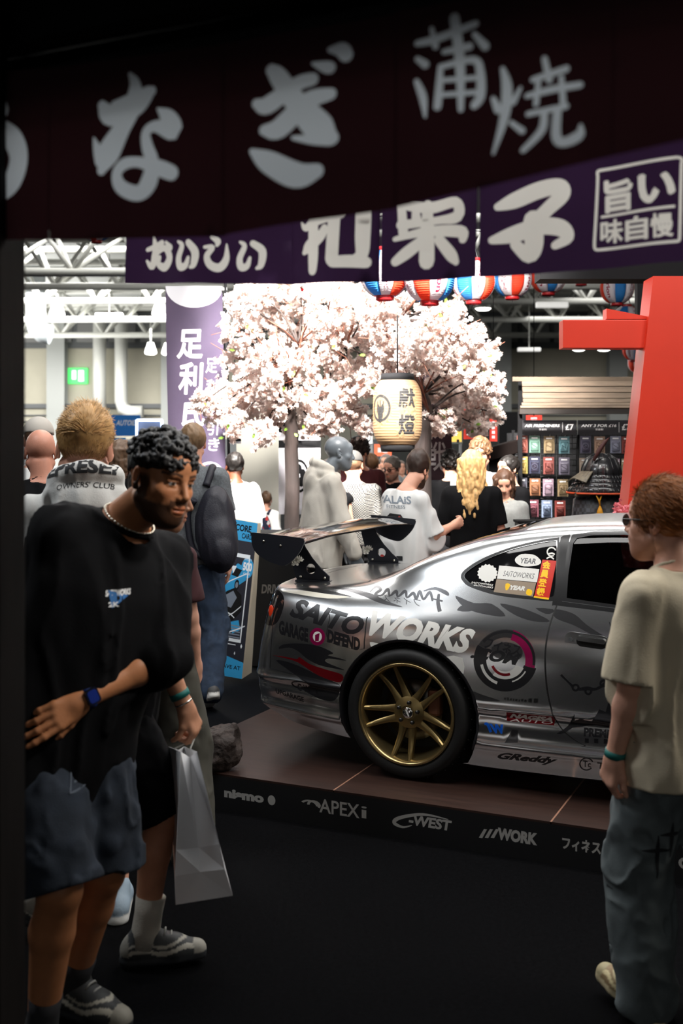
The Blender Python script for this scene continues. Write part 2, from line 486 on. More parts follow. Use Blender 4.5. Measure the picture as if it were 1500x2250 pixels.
def solid_data(prims, res, fine=(), disp=None):
    us = [p for p in prims if p.op in 'uU']
    lo = np.min([p.lo for p in us], 0); hi = np.max([p.hi for p in us], 0)
    pad = .02
    Vs, Qs, off = [], [], 0
    def emit(V, Q):
        nonlocal off
        if len(Q) == 0: return
        used = np.unique(Q); mp = -np.ones(len(V), int); mp[used] = np.arange(len(used))
        Vs.append(V[used]); Qs.append(mp[Q]+off); off += len(used)
    F, o = field(prims, lo-pad, hi+pad, res, disp); V, Q = nets(F, o, res)
    if len(Q):
        cc = V[Q].mean(1)
        for (a, b, r) in fine:
            a, b = np.array(a)+.004, np.array(b)-.004
            keep = ~((cc > a) & (cc < b)).all(1); Q = Q[keep]; cc = cc[keep]
        emit(V, Q)
    for (a, b, r) in fine:
        F, o = field(prims, np.array(a)-.006, np.array(b)+.006, r, disp); V, Q = nets(F, o, r)
        if len(Q):
            cc = V[Q].mean(1); keep = ((cc > np.array(a)-.001) & (cc < np.array(b)+.001)).all(1); emit(V, Q[keep])
    return np.concatenate(Vs), np.concatenate(Qs)
def np_mesh(name, V, Q, mats, parent=None, smooth=True, colors=None):
    me = bpy.data.meshes.new(name); nq, k = Q.shape
    me.vertices.add(len(V)); me.vertices.foreach_set('co', np.asarray(V, np.float32).ravel())
    me.loops.add(nq*k); me.loops.foreach_set('vertex_index', np.asarray(Q, np.int32).ravel())
    me.polygons.add(nq); me.polygons.foreach_set('loop_start', np.arange(0, nq*k, k, dtype=np.int32))
    me.update(calc_edges=True); me.validate()
    if colors is not None:
        at_ = me.color_attributes.new('col', 'FLOAT_COLOR', 'POINT')
        cc = np.ones((len(V), 4), np.float32); cc[:, :3] = colors; at_.data.foreach_set('color', cc.ravel())
    return link_mesh(name, me, mats, parent, smooth)
def solid(name, prims, res, mats, parent=None, fine=(), disp=None, colorfn=None):
    V, Q = solid_data(prims, res, fine, disp)
    return np_mesh(name, V, Q, mats, parent, True, None if colorfn is None else colorfn(V))
def folds(amp, freq=9, seed=0, stretch=(1, 1, .35)):
    s = np.array(stretch, np.float32)*freq; o = np.float32(seed*3.7)
    def fn(P):
        a = vnoise(P+o, s); b = vnoise(P*1.0+o+5, s*2.3)
        cc = vnoise(P*np.float32(1.0)+o+9+.06*np.stack([a, b, a], -1), s*1.5); r = 1-np.abs(cc)*2.6
        return amp*(.5*a+.25*b-.55*np.maximum(r, -.4))
    return fn
# ------------------------------------------------------------------ head, hand
def head_prims(M, s=1.0, female=False, jaw=1.0, ears=True, detail=True):
    j = .92 if female else 1.0
    P = [ell((0, .014, .036), (.076, .097, .086), .01), ell((0, -.03, -.025), (.064, .068, .088), .02),
         ell((0, -.066, -.098*jaw), (.024*j, .022, .02), .03), ell((0, -.05, -.07), (.045*j, .045, .05), .03)]
    for x in (-1, 1):
        P += [rc((x*.058*j, .0, -.055), (x*.022*j, -.062, -.1*jaw), .018, .015, .03),
              ell((x*.046, -.058, -.022), (.02, .022, .018), .02)]
    P += [rc((-.036, -.08, .026), (.036, -.08, .026), .011, .011, .02), ell((0, -.07, .05), (.05, .026, .03), .02)]
    for x in (-1, 1): P.append(ell((x*.032, -.098, .004), (.02, .016, .012), .012, 's'))
    P += [rc((0, -.09, .018), (0, -.112, -.027), .007, .0115, .012)]
    for x in (-1, 1): P.append(ell((x*.012, -.1, -.033), (.0085, .012, .0085), .006))
    P.append(ell((0, -.088, -.052), (.03, .012, .024), .012))
    P += [ell((0, -.0985, -.059), (.022, .008, .0055), .004), ell((0, -.0965, -.0715), (.019, .009, .007), .004)]
    P.append(rc((-.022, -.1, -.0652), (.022, -.1, -.0652), .0016, .0016, .004, 's'))
    for x in (-1, 1):
        P.append(ell((x*.032, -.0755, .005), (.0132, .0132, .0132), .001))          # eyeball
        P.append(rc((x*.019, -.084, .0112), (x*.045, -.079, .0102), .0056, .005, .004))   # upper lid
        P.append(rc((x*.021, -.084, -.003), (x*.043, -.079, -.0025), .0042, .0036, .005))
    if ears:
        for x in (-1, 1):
            rot = Matrix.Rotation(x*R(24), 3, 'Z') @ Matrix.Rotation(R(-12), 3, 'X')
            P.append(ell((x*.079, .014, -.004), (.0085, .019, .032), .006, 'u', rot))
            P.append(ell((x*.0845, .008, 0), (.006, .009, .018), .005, 's', rot))
            P.append(ell((x*.078, .006, -.028), (.006, .008, .009), .006))
    return [xf(p, M) for p in P]
def hand_prims(W, d, n, side, s=1.0, curl=(20, 25, 20), spread=4, thumb=(25, 20), fat=1.0):
    """W wrist, d along the hand, n the way the palm faces, side +1 puts the thumb along n x d"""
    d = Vector(d).normalized(); n = Vector(n); n = (n-d*n.dot(d)).normalized(); t = n.cross(d)*side
    W = Vector(W); P = []; pt = lambda a, b, c: W+(d*a+t*b+n*c)*s
    kn = [(.088, .030), (.092, .010), (.087, -.010), (.078, -.028)]
    ln = [(.042, .026, .021), (.046, .029, .022), (.042, .027, .021), (.033, .021, .019)]
    curls = curl if isinstance(curl[0], (tuple, list)) else [curl]*4
    P.append(rc(W-d*.01*s, pt(.02, 0, 0), .026*s*fat, .027*s*fat, .02))
    for (a, b), l3, cu in zip(kn, ln, curls):
        P.append(rc(pt(.012, b*.6, 0), pt(a-.012, b, -.002), .0155*s*fat, .0125*s*fat, .016))
        p = pt(a-.004, b, -.002); ang = 0; sp = R(spread)*b/.02*.5
        rads = (.0102*fat, .0092*fat, .0084*fat, .0072*fat)
        for i, (l, c) in enumerate(zip(l3, cu)):
            ang += R(c); q = p+((d*math.cos(ang)+n*math.sin(ang))+t*math.sin(sp)*math.cos(ang))*l*s
            P.append(rc(p, q, rads[i]*s, rads[i+1]*s, .005)); p = q
    a0 = pt(.018, .022, .008); a1 = pt(.05, .042, .016); th = R(thumb[0])
    P.append(rc(a0, a1, .017*s*fat, .0125*s*fat, .016))
    dd = (d*math.cos(th)+t*.35+n*math.sin(th)).normalized(); a2 = a1+dd*.034*s; th += R(thumb[1])
    dd = (d*math.cos(th)+t*.15+n*math.sin(th)).normalized(); a3 = a2+dd*.026*s
    P += [rc(a1, a2, .0115*s*fat, .010*s*fat, .006), rc(a2, a3, .010*s*fat, .0082*s*fat, .004)]
    return P
SKIN = {'fair': srgb(214, 160, 136), 'tan': srgb(196, 140, 110), 'brown': srgb(178, 118, 80), 'dark': srgb(110, 66, 46)}
def skin_mat(kind='skin'):
    return mat('skin', rough=.48, attr='col', var=.06, vscale=30, bump=.06, bscale=160, spec=.4)
HAIRM = lambda: mat('hair_strands', rough=.5, attr='col', spec=.4)
def ik(hip, ank, l1, l2, bend):
    d = ank-hip; L = min(d.length, (l1+l2)*.999); dn = d.normalized()
    a = (l1*l1-l2*l2+L*L)/(2*L); h = math.sqrt(max(l1*l1-a*a, 0)); b = Vector(bend); b = (b-dn*b.dot(dn)).normalized()
    return hip+dn*a+b*h
def hair_strands(name, root, HM, hs, region, n, length, color, comb=None, lift=.35, curl=0, wid=.0011, seed=1, grav=0, shell=(.078, .099, .088), cv=.25, segs=4, c0=(0, .014, .036)):
    """thin tapered hairs rooted on the scalp; region(dir)->bool in head space (front is -y)"""
    r = np.random.default_rng(seed); V, Q, Cc = [], [], []
    cnt = 0; base = np.array(color); tries = 0; Mh = np.array(HM, float); off = 0
    while cnt < n and tries < n*12:
        tries += 1
        v = r.normal(size=3); v /= np.linalg.norm(v)
        p = np.array(c0)+v*np.array(shell)
        if not region(p, v): continue
        cnt += 1
        nn = v/np.array(shell); nn /= np.linalg.norm(nn)
        cb = np.array(comb(p) if comb else (0, .3, -1.), float); cb = cb-nn*(cb@nn); cb /= (np.linalg.norm(cb)+1e-9)
        L = length(p) if callable(length) else length
        L *= r.uniform(.7, 1.2)
        dv = nn*lift+cb*(1-lift)+r.normal(size=3)*.16; dv /= np.linalg.norm(dv)
        sd = np.cross(dv, nn); sd /= (np.linalg.norm(sd)+1e-9)
        ph = r.uniform(0, 6.28); q = p.copy(); pts = []
        for i in range(segs+1):
            t = i/segs; pts.append(q.copy())
            dv2 = dv+np.array([0, 0, -grav*t])+nn*(-lift*.5*t)
            if curl: dv2 = dv2+curl*(sd*math.cos(ph+t*7)+nn*math.sin(ph+t*7))
            q = q+dv2/np.linalg.norm(dv2)*L/segs
        col = np.clip(base*(1+r.normal()*cv), 0, 1)
        for i in range(segs+1):
            wv = wid*(1-.75*i/segs)
            for a in (sd, -.5*sd+.87*nn, -.5*sd-.87*nn):
                V.append(Mh[:3, :3]@(pts[i]+a*wv)+Mh[:3, 3]); Cc.append(col)
        for i in range(segs):
            for k in range(3):
                Q.append((off+i*3+k, off+i*3+(k+1) % 3, off+i*3+3+(k+1) % 3, off+i*3+3+k))
        off += 3*(segs+1)
    return np_mesh(name, np.array(V), np.array(Q), HAIRM(), root, True, np.array(Cc))

def smoothstep(a, b, x):
    t = np.clip((x-a)/(b-a), 0, 1); return t*t*(3-2*t)

def person(label, loc, rotz, h=1.78, female=False, lean=(0, 0, 0), head=(0, 0, 0), headscale=1.0, neckfwd=0,
           armL=((.12, 0, -1), (.05, -.25, -1)), armR=((-.12, 0, -1), (-.05, -.25, -1)), handL={}, handR={},
           feet=((.11, .02, .085), (-.11, .02, .085)), knee=((0, -1, 0), (0, -1, 0)), footpitch=(0, 0), footyaw=(8, -8),
           shirt=None, pants=None, shoes=None, skin='fair', hair=None, beard=None, res=.012, near=False, build=1.0,
           group=None, cat='person', name='person', hood=False, facecol=True, skinmat=None, legscale=1.0):
    """a clothed figure facing local -y; every number is for a 1.78 m body and scaled"""
    root = thing(name, label, cat, loc, rotz, group)
    s = h/1.78; S = Matrix.Scale(s, 4); f = .9 if female else 1.0; f *= build
    U = Matrix.Translation((0, 0, .93)) @ Matrix.Rotation(R(lean[2]), 4, 'Z') @ Matrix.Rotation(R(lean[1]), 4, 'Y') @ Matrix.Rotation(R(lean[0]), 4, 'X') @ Matrix.Translation((0, 0, -.93))
    T = S @ U
    shx = .166*f
    sh = [T @ Vector((x*shx, .005, 1.405)) for x in (1, -1)]
    nb = T @ Vector((0, .015, 1.47))
    HM0 = U @ Matrix.Translation((0, -.022-neckfwd, 1.632)) @ Matrix.Rotation(R(head[1]), 4, 'Z') @ Matrix.Rotation(R(head[2]), 4, 'Y') @ Matrix.Rotation(R(head[0]), 4, 'X')
    HM = S @ HM0 @ Matrix.Scale(headscale, 4); hs = s*headscale
    hp = [S @ Vector((x*.088, 0, .90)) for x in (1, -1)]
    ank = [S @ Vector(p) for p in feet]
    kn = [ik(hp[i], ank[i], .43*s*legscale, .42*s*legscale, knee[i]) for i in (0, 1)]
    arms = []
    for i, (A, hk) in enumerate(((armL, handL), (armR, handR))):
        u, v = Vector(A[0]).normalized(), Vector(A[1]).normalized()
        e = sh[i]+u*.285*s; wv = e+v*.255*s
        hk = dict(hk)
        d = hk.pop('d', tuple(v)); nrm = hk.pop('n', (-1 if i == 0 else 1, 0, 0)); 
        arms.append((sh[i], e, wv, Vector(d), Vector(nrm), hk))
    P = []
    # trunk
    zz = [.84, .92, 1.0, 1.1, 1.2, 1.3, 1.38, 1.43, 1.47]
    aa = np.array([.145, .158, .15, .134, .142, .158, .155, .12, .06])*f
    bb = np.array([.10, .108, .10, .094, .10, .11, .10, .085, .06])*f
    cy = np.array([.0, .005, 0, -.005, -.005, 0, .005, .012, .015])
    P.append(xf(loft(zz, 0, cy, aa, bb, .03), T))
    P.append(rc(nb, HM @ Vector((0, .018, -.06)), .06*s*f, .056*s*f, .03))
    for i in (0, 1):
        P.append(rc(nb+Vector((0, 0, -.015))*s, sh[i], .045*s*f, .05*s*f, .04))
        a, e, wv, d, nrm, hk = arms[i]
        P.append(rc(a, e, .052*s*f, .042*s*f, .03)); mid = e+(wv-e)*.3
        P.append(rc(e, mid, .041*s*f, .043*s*f, .02)); P.append(rc(mid, wv, .042*s*f, .026*s*f, .02))
        k, q = kn[i], ank[i]; m2 = k+(q-k)*.3
        bk = (k-(hp[i]+q)/2); bk = bk.normalized()*-.012*s if bk.length > .01 else Vector((0, .012, 0))
        P.append(rc(hp[i], k, .083*s*f, .056*s*f, .04)); P.append(rc(k, m2+bk, .052*s*f, .056*s*f, .02)); P.append(rc(m2+bk, q, .055*s*f, .036*s*f, .02))
    P += head_prims(HM, hs, female)
    fine = []
    for i in (0, 1):
        a, e, wv, d, nrm, hk = arms[i]
        hpz = hand_prims(wv, d, nrm, -1 if i == 0 else 1, s*(.92 if female else 1.0), **hk)
        P += hpz
        lo = np.min([p.lo for p in hpz], 0); hi = np.max([p.hi for p in hpz], 0)
        if near or res <= .009: fine.append((lo, hi, .0035 if near else .006))
    hc = HM @ Vector((0, 0, 0)); rr = .15*hs
    fine.append((np.array(hc)-rr, np.array(hc)+rr, (.0026 if near else .0052)))
    base = np.array(SKIN.get(skin, skin) if isinstance(skin, str) else skin)
    HMi = np.array(HM.inverted(), float)
    hcol = np.array(hair['color']) if hair else np.array((.03, .02, .015))
    def colors(V):
        c = np.tile(base, (len(V), 1)); q = V@HMi[:3, :3].T+HMi[:3, 3]
        x, y, z = q.T; ax = np.abs(x); inh = (ax < .1) & (np.abs(z) < .13) & (np.abs(y) < .14)
        def mix(m, col, a=1.0):
            m = np.clip(m, 0, 1)*inh*a
            c[:] = c*(1-m[:, None])+np.array(col)*m[:, None]
        if not facecol: return c
        mix(smoothstep(.012, .004, np.hypot(x/1.6, (z+.066)*1.0)-.006)*(y < -.085), base*np.array([.86, .58, .56]), .8)
        mix(smoothstep(.03, .0, np.hypot(ax-.045, z+.03))*(y < -.03), base*np.array([1.04, .84, .8]), .4)
        mix(smoothstep(.02, .0, np.abs(ax-.08))*(y > -.02)*(np.abs(z) < .04), base*np.array([1.02, .78, .72]), .5)
        d = np.sqrt((ax-.032)**2+(y+.0765)**2+(z-.005)**2); eye = (d < .0138) & (y < -.078) & (np.abs(z-.0044) < .0052)
        mix(eye*1.0, (.5, .48, .46)); ir = eye & (np.hypot(ax-.032, z-.0045) < .0068); mix(ir*1.0, (.025, .016, .01))
        mix(smoothstep(.0075, .003, np.abs(z-.0125-.001*(ax-.03)*40))*(ax > .017)*(ax < .048)*(y < -.07)*(y > -.095), base*.35, .5)
        mix(smoothstep(.0065, .002, np.abs(z-.033+np.abs(ax-.036)*.22))*(ax > .012)*(ax < .056)*(y < -.05), hcol*.8, .5 if female else .85)
        if beard:
            bl = beard.get('len', 1); nz = vnoise(q.astype(np.float32), 90)*.006
            low = smoothstep(-.028, -.048, z+nz-.35*np.clip(-y-.04, 0, 1)*.3)
            lip = smoothstep(.0, .006, np.hypot(x/1.55, z+.0665)-.0135)
            chk = smoothstep(-.046, -.06, z+nz) * (y < .0) * (y > -.2)
            side = smoothstep(.02, -.0, z+nz)*(ax > .055)*smoothstep(-.035, -.024, y+nz*.5)*(y < .008)
            mous = smoothstep(.012, .006, np.abs(z+.05))*(ax < .034)*(y < -.075)
            neck = smoothstep(-.135, -.118, z)
            m = np.maximum.reduce([chk, side, mous*.9])*lip*neck
            mix(m, beard['color'], beard.get('a', .85))
        if hair and hair.get('fade'):
            m = smoothstep(-.02, .03, z+vnoise(q.astype(np.float32), 120)*.008)*smoothstep(-.035, -.012, y)*(np.hypot((ax-.08)*1., 0) > -1)
            ear = (ax > .076) & (np.abs(y-.012) < .024) & (np.abs(z+.004) < .036)
            mix(m*(~ear), hcol, hair['fade'])
        return c
    body = solid('body', P, res, skinmat or skin_mat(), root, fine, None, colors)
    info = dict(root=root, s=s, HM=HM, hs=hs, arms=arms, kn=kn, ank=ank, hp=hp, T=T, sh=sh, nb=nb)
    # ---- shirt
    if shirt:
        ez = shirt.get('ease', .02); hem = shirt.get('hem', .86); sl = shirt.get('sleeve', .75); se = shirt.get('sleeve_ease', ez)
        zz2 = [hem-.06, min(hem+.05, .92), 1.0, 1.1, 1.2, 1.3, 1.38, 1.43, 1.475]
        if hem > .94: zz2[1] = hem
        fl = shirt.get('flare', 0)
        a2 = np.array([.152, .156, .152, .146, .15, .162, .158, .125, .07])*f+ez*np.array([1+fl, 1+fl, 1.1, 1.15, 1.05, .8, .6, .4, .2])
        b2 = np.array([.108, .112, .108, .104, .108, .116, .105, .088, .07])*f+ez*np.array([1+fl, 1, 1, 1, .9, .7, .5, .4, .2])
        cy2 = np.array([.0, .005, 0, -.004, -.004, 0, .005, .012, .015])
        G = [xf(loft(zz2, 0, cy2, a2, b2, .03), T)]
        sk = []
        for i in (0, 1):
            a, e, wv, d, nrm, hk = arms[i]; G.append(rc(nb+(a-nb)*.2+Vector((0, 0, -.02*s)), a, .05*s*f, (.055*f+se*.25)*s, .03))
            if sl <= 1:
                b = a+(e-a)*sl; G.append(rc(a, b+(e-a)*.14, (.055*f+se*.25)*s, (.05*f+se)*s, .03)); sk.append((b, (e-a)))
            else:
                G.append(rc(a, e, (.055*f+se*.25)*s, (.05*f+se*.7)*s, .03)); t = sl-1
                b = e+(wv-e)*t; G.append(rc(e, b, (.05*f+se*.7)*s, (.038*f+se*.4)*s, .025))
                if t < 1 and not shirt.get('cuff'): pass
                if shirt.get('cuff'): G.append(rc(b-(wv-e)*.04, b+(wv-e)*.02, (.036*f)*s, (.034*f)*s, .006))
        if shirt.get('collar'):
            G.append(rc(nb+Vector((0, .0, -.0))*s, nb+(HM @ Vector((0, .02, -.07))-nb)*.55, .072*s*f, .066*s*f, .01))
        if hood:
            up = T.to_3x3() @ Vector((0, 0, 1)); bk = T.to_3x3() @ Vector((0, 1, 0)); lf = T.to_3x3() @ Vector((1, 0, 0)); up /= s; bk /= s; lf /= s
            for k in range(9):
                t0, t1 = -2.3+4.6*k/9, -2.3+4.6*(k+1)/9
                q0 = nb+(lf*math.sin(t0)*.105+bk*math.cos(t0)*.085*(1 if abs(t0) < 1.6 else 1)+up*(-.005+.015*math.cos(t0)))*s
                q1 = nb+(lf*math.sin(t1)*.105+bk*math.cos(t1)*.085+up*(-.005+.015*math.cos(t1)))*s
                G.append(rc(q0, q1, .042*s, .042*s, .015))
            hu = shirt.get('hoodup', .0)
            G.append(xf(ell((0, .115, 1.41), (.115, .06, .10), .03), T))
            for k in range(8):
                t0, t1 = -1.75+3.5*k/8, -1.75+3.5*(k+1)/8
                q0, q1 = [nb+(lf*math.sin(t_)*.098+bk*math.cos(t_)*.092+up*(.018+hu+.03*math.cos(t_)))*s for t_ in (t0, t1)]
                G.append(rc(q0, q1, .034*s, .034*s, .02))
            G.append(rc(nb+up*.01*s, nb+up*.2*s-bk*.03*s, .062*s, .1*s, .02, 's'))
        for b, ax in sk:
            pass
        nk = shirt.get('neck', .066)
        if not hood:
            nd = (HM @ Vector((0, .018, -.06))-nb).normalized()
            G.append(rc(nb-nd*.012*s+(T.to_3x3() @ Vector((0, -.02, 0))), nb+nd*.2*s, nk*s*f, nk*1.1*s*f, .008, 'S'))
            fw = (T.to_3x3() @ Vector((0, -1, 0))).normalized(); lt = fw.cross(nd).normalized()*-1
            for q in range(20):
                def cp(a): return nb+(lt*math.cos(a)*nk*1.07*f+fw*(math.sin(a)*nk*1.02*f+.016)+nd*(.012-.026*math.sin(a)+.006*abs(math.cos(a))))*s
                G.append(rc(cp(2*PI*q/20), cp(2*PI*(q+1)/20), .0085*s, .0085*s, .002, 'U'))
        G.append(Prim(xf(half((0, .0, hem), (0, 0, 1)), T).fn, (-9, -9, -9), (9, 9, 9), .001, 'I'))
        # flat sleeve ends
        Vv = folds(shirt.get('fold', .013)*s, shirt.get('ff', 8), len(label)*7 % 17)
        for b, ax in sk:
            bn = np.array(b, np.float32); an = np.array(ax.normalized(), np.float32); rad = (.085*f+se*1.6)*s
            nb_ = np.array(nb, np.float32); Ti = np.array(T.inverted(), np.float32); side = np.sign((T.inverted() @ Vector(b)).x)
            lim = .165*f+ez*1.15+.012
            def fn(Pp, bn=bn, an=an, rad=rad, side=side):
                r = Pp-bn; t = r@an; rad2 = np.sqrt(np.maximum((r*r).sum(-1)-t*t, 0))
                x = (Pp@Ti[0, :3]+Ti[0, 3])*side
                return np.maximum(np.maximum(np.maximum(-t, t-.2*s), rad2-rad), (lim-x)*s)
            G.append(Prim(fn, np.array(b)-.3*s, np.array(b)+.3*s, .003, 'S'))
        col = shirt.get('colorfn')
        so = solid(shirt.get('name', 't_shirt'), G, shirt.get('res', res*.9), shirt['mat'], root, (), Vv, col)
        info['shirt'] = so
    if pants:
        ez = pants.get('ease', .02); G = []; ptop = (shirt.get('hem', .86)+.05) if shirt else 1.03
        G.append(xf(loft([.80, .86, .90, .94, max(.945, min(1.03, pants.get('top', ptop)))], 0, [.005, .008, .006, 0, 0], np.array([.15, .162, .165, .155, .148])*f+ez*.4, np.array([.105, .118, .116, .106, .102])*f+ez*.4, .02), S @ Matrix.Translation((0, 0, 0))))
        cut = pants.get('length', 1.0)
        for i in (0, 1):
            k, q = kn[i], ank[i]
            G.append(rc(hp[i], k, (.09*f+ez*.5)*s, (.062*f+ez)*s, .03))
            if cut >= 1: G.append(rc(k, q+Vector((0, 0, -.02))*s, (.06*f+ez)*s, (.048*f+ez*1.1)*s, .03))
            elif cut > .5:
                pass
        fo = folds(pants.get('fold', .012)*s, 9, len(label)*7 % 13, (1, 1, .7))
        cutl = pants.get('cut')        # list of planes for shorts: (point fraction along thigh)
        if cut < 1:
            for i in (0, 1):
                b = hp[i]+(kn[i]-hp[i])*pants.get('short', .9)
                ax = (kn[i]-hp[i]).normalized(); bn = np.array(b, np.float32); an = np.array(ax, np.float32)
                def fn(Pp, bn=bn, an=an):
                    r = Pp-bn; t = r@an; r2 = np.sqrt(np.maximum((r*r).sum(-1)-t*t, 0)); return np.maximum(np.maximum(-t, t-.3), r2-.2)
                G.append(Prim(fn, np.array(b)-.3, np.array(b)+.3, .003, 'S'))
        info['pants'] = solid(pants.get('name', 'trousers'), G, pants.get('res', res), pants['mat'], root, (), fo)
    if shoes:
        for i in (0, 1):
            yaw = R(footyaw[i]); ft = Matrix.Translation(ank[i]) @ Matrix.Rotation(yaw, 4, 'Z') @ Matrix.Rotation(R(footpitch[i]), 4, 'X') @ Matrix.Scale(s, 4)
            bs = -.085
            G = [rc((0, .045, bs+.045), (0, -.10, bs+.04), .042, .044, .02), rc((0, -.10, bs+.035), (0, -.175, bs+.028), .044, .034, .02),
                 rc((0, .03, bs+.07), (0, .0, .02), .038, .042, .02), rc((0, -.02, .0), (0, -.09, bs+.05), .036, .034, .02),
                 rc((0, .05, bs+.012), (0, -.11, bs+.012), .040, .045, .004), rc((0, -.11, bs+.012), (0, -.175, bs+.014), .045, .034, .004)]
            G = [xf(p, ft) for p in G]; n_ = (ft.to_3x3() @ Vector((0, 0, 1))).normalized(); G.append(half(ft @ Vector((0, 0, bs)), n_, .004))
            fi = np.array(ft.inverted(), float); cA, cB = np.array(shoes['color']), np.array(shoes.get('sole', (.6, .58, .52)))
            cC = np.array(shoes.get('accent', shoes['color']))
            def cf(V):
                q = V@fi[:3, :3].T+fi[:3, 3]; c = np.tile(cA, (len(V), 1)); z = q[:, 2]-bs; y = q[:, 1]
                if 'accent' in shoes:
                    wv_ = np.sin(y*42+1)*.008; c[(np.abs(z-.047-wv_) < .007)] = cC; c[(y < -.165)] = cC*.6; c[(np.abs(z-.068-wv_) < .004)] = cC*.8
                    c[(y > .055)] = cC*.5
                c[z < .027+.006*np.clip(y*8+.5, 0, 1)] = cB; return c
            so = solid('shoe', G, .006 if near else .012, mat('shoe_upper', rough=.6, attr='col', bump=.1, bscale=80), root, (), None, cf)
            if near:   # laces
                bm = bmesh.new()
                for q in range(5):
                    y = -.045-q*.02; zc = bs+.118-q*.0135
                    tube(bm, [ft @ Vector((-.022, y, zc-.012)), ft @ Vector((-.01, y-.006, zc+.002)), ft @ Vector((.01, y-.006, zc+.002)), ft @ Vector((.022, y, zc-.012))], .003*s, 6)
                obj('laces', bm, mat('lace_cord', shoes.get('lace', (.4, .4, .38)), .8), so)
    if hair:
        HMh = HM
        st = hair['style']; hc_ = hair['color']
        def hp_(t=.008, front=-.072, low=-.045, slope=.8, top=.0):
            G = [ell((0, .016, .038+top), (.077+t, .099+t, .088+t+top*.6), .01)]
            # cut away face: plane through hairline in front and down to the nape
            G.append(half((0, front, .052), (0, 1, .75), .012)); G.append(half((0, .02, low), (0, slope, 1), .012))
            return G
        amp = hair.get('amp', .004); fr = hair.get('freq', 60)
        def disp(M=HMh, amp=amp, fr=fr, seed=len(label)*7 % 9, stx=hair.get('stretch', (1, .5, .6))):
            Mi = np.array(M.inverted(), np.float32)
            def fn(Pp):
                q = Pp@Mi[:3, :3].T+Mi[:3, 3]+seed
                return amp*(vnoise(q, np.array(stx)*fr)+.5*vnoise(q, np.array(stx)*fr*2.1))
            return fn
        G = hp_(hair.get('t', .008), hair.get('front', -.072), hair.get('low', -.045), hair.get('slope', .8), hair.get('top', .0))
        if st == 'long':
            wv = hair.get('wave', 0); ln = hair.get('len', .3)
            for k in range(hair.get('locks', 15)):
                an = (-1+2*k/(hair.get('locks', 15)-1))*hair.get('span', 1.9)
                pts = []; nt_ = hair.get('nt', 6); lk_ = ln*(1+.12*math.sin(k*2.7))
                for t in range(nt_+1):
                    z = .05-(.05+lk_)*t/nt_; rad = (.078, .098)
                    pts.append(Vector((math.sin(an)*(rad[0]+.006+.008*math.sin(t*1.7*nt_/6+k))*(1-.05*t*6/nt_*(hair.get('taper', 0)))+wv*math.cos(t*.9*hair.get('wf', 2.2)+k*2.1), .012+math.cos(an)*(rad[1]+.006)*(1 if t < nt_/2 else .95)+wv*math.sin(t*hair.get('wf', 2.2)+k*1.3), z)))
                for t in range(nt_):
                    r0 = hair.get('lr', .021)*(1-.45*t/nt_); G.append(rc(pts[t], pts[t+1], r0, r0*.95, hair.get('lk', .012)))
        if st == 'pony':
            for k, (a, b, r0, r1) in enumerate(hair['tail']): G.append(rc(a, b, r0, r1, .015))
        if st == 'curly':
            r = np.random.default_rng(5); nb_ = hair.get('blobs', 260); rad = hair.get('blob', .011)
            reg = hair.get('region', lambda p: p[2] > .035 and p[1] > -.082+.0)
            k = 0
            while k < nb_:
                v = r.normal(size=3); v /= np.linalg.norm(v); p = np.array((0, .014, .038))+v*np.array((.084, .104, .096))*r.uniform(.97, 1.1)
                if not reg(p): continue
                k += 1
                if r.random() < .6: G.append(ell(p, (rad*r.uniform(.7, 1.2),)*3, .003))
                else:
                    q = np.cross(v, r.normal(size=3)); q /= np.linalg.norm(q)
                    for j in range(5):
                        a0, a1 = j*1.0, (j+1)*1.0; w2 = np.cross(v, q)
                        G.append(rc(p+(q*math.cos(a0)+w2*math.sin(a0))*rad, p+(q*math.cos(a1)+w2*math.sin(a1))*rad+v*.003, rad*.42, rad*.42, .002))
        G = [xf(p, HMh) for p in G]
        hres = .0032 if near else .006
        col = np.array(hc_)
        def hcf(V, M=HMh):
            Mi = np.array(M.inverted(), np.float32); q = V.astype(np.float32)@Mi[:3, :3].T+Mi[:3, 3]
            n = vnoise(q, np.array((70, 25, 25)))*.5+vnoise(q, np.array((160, 60, 60)))*.4
            return np.clip(col[None, :]*(1+hair.get('cv', .35)*n[:, None]), 0, 1)
        info['hair'] = solid('hair', G, hres, HAIRM(), root, (), disp(), hcf)
    return info
def bvh_of(o):
    from mathutils.bvhtree import BVHTree
    me = o.data; return BVHTree.FromPolygons([tuple(v.co) for v in me.vertices], [tuple(p.vertices) for p in me.polygons])
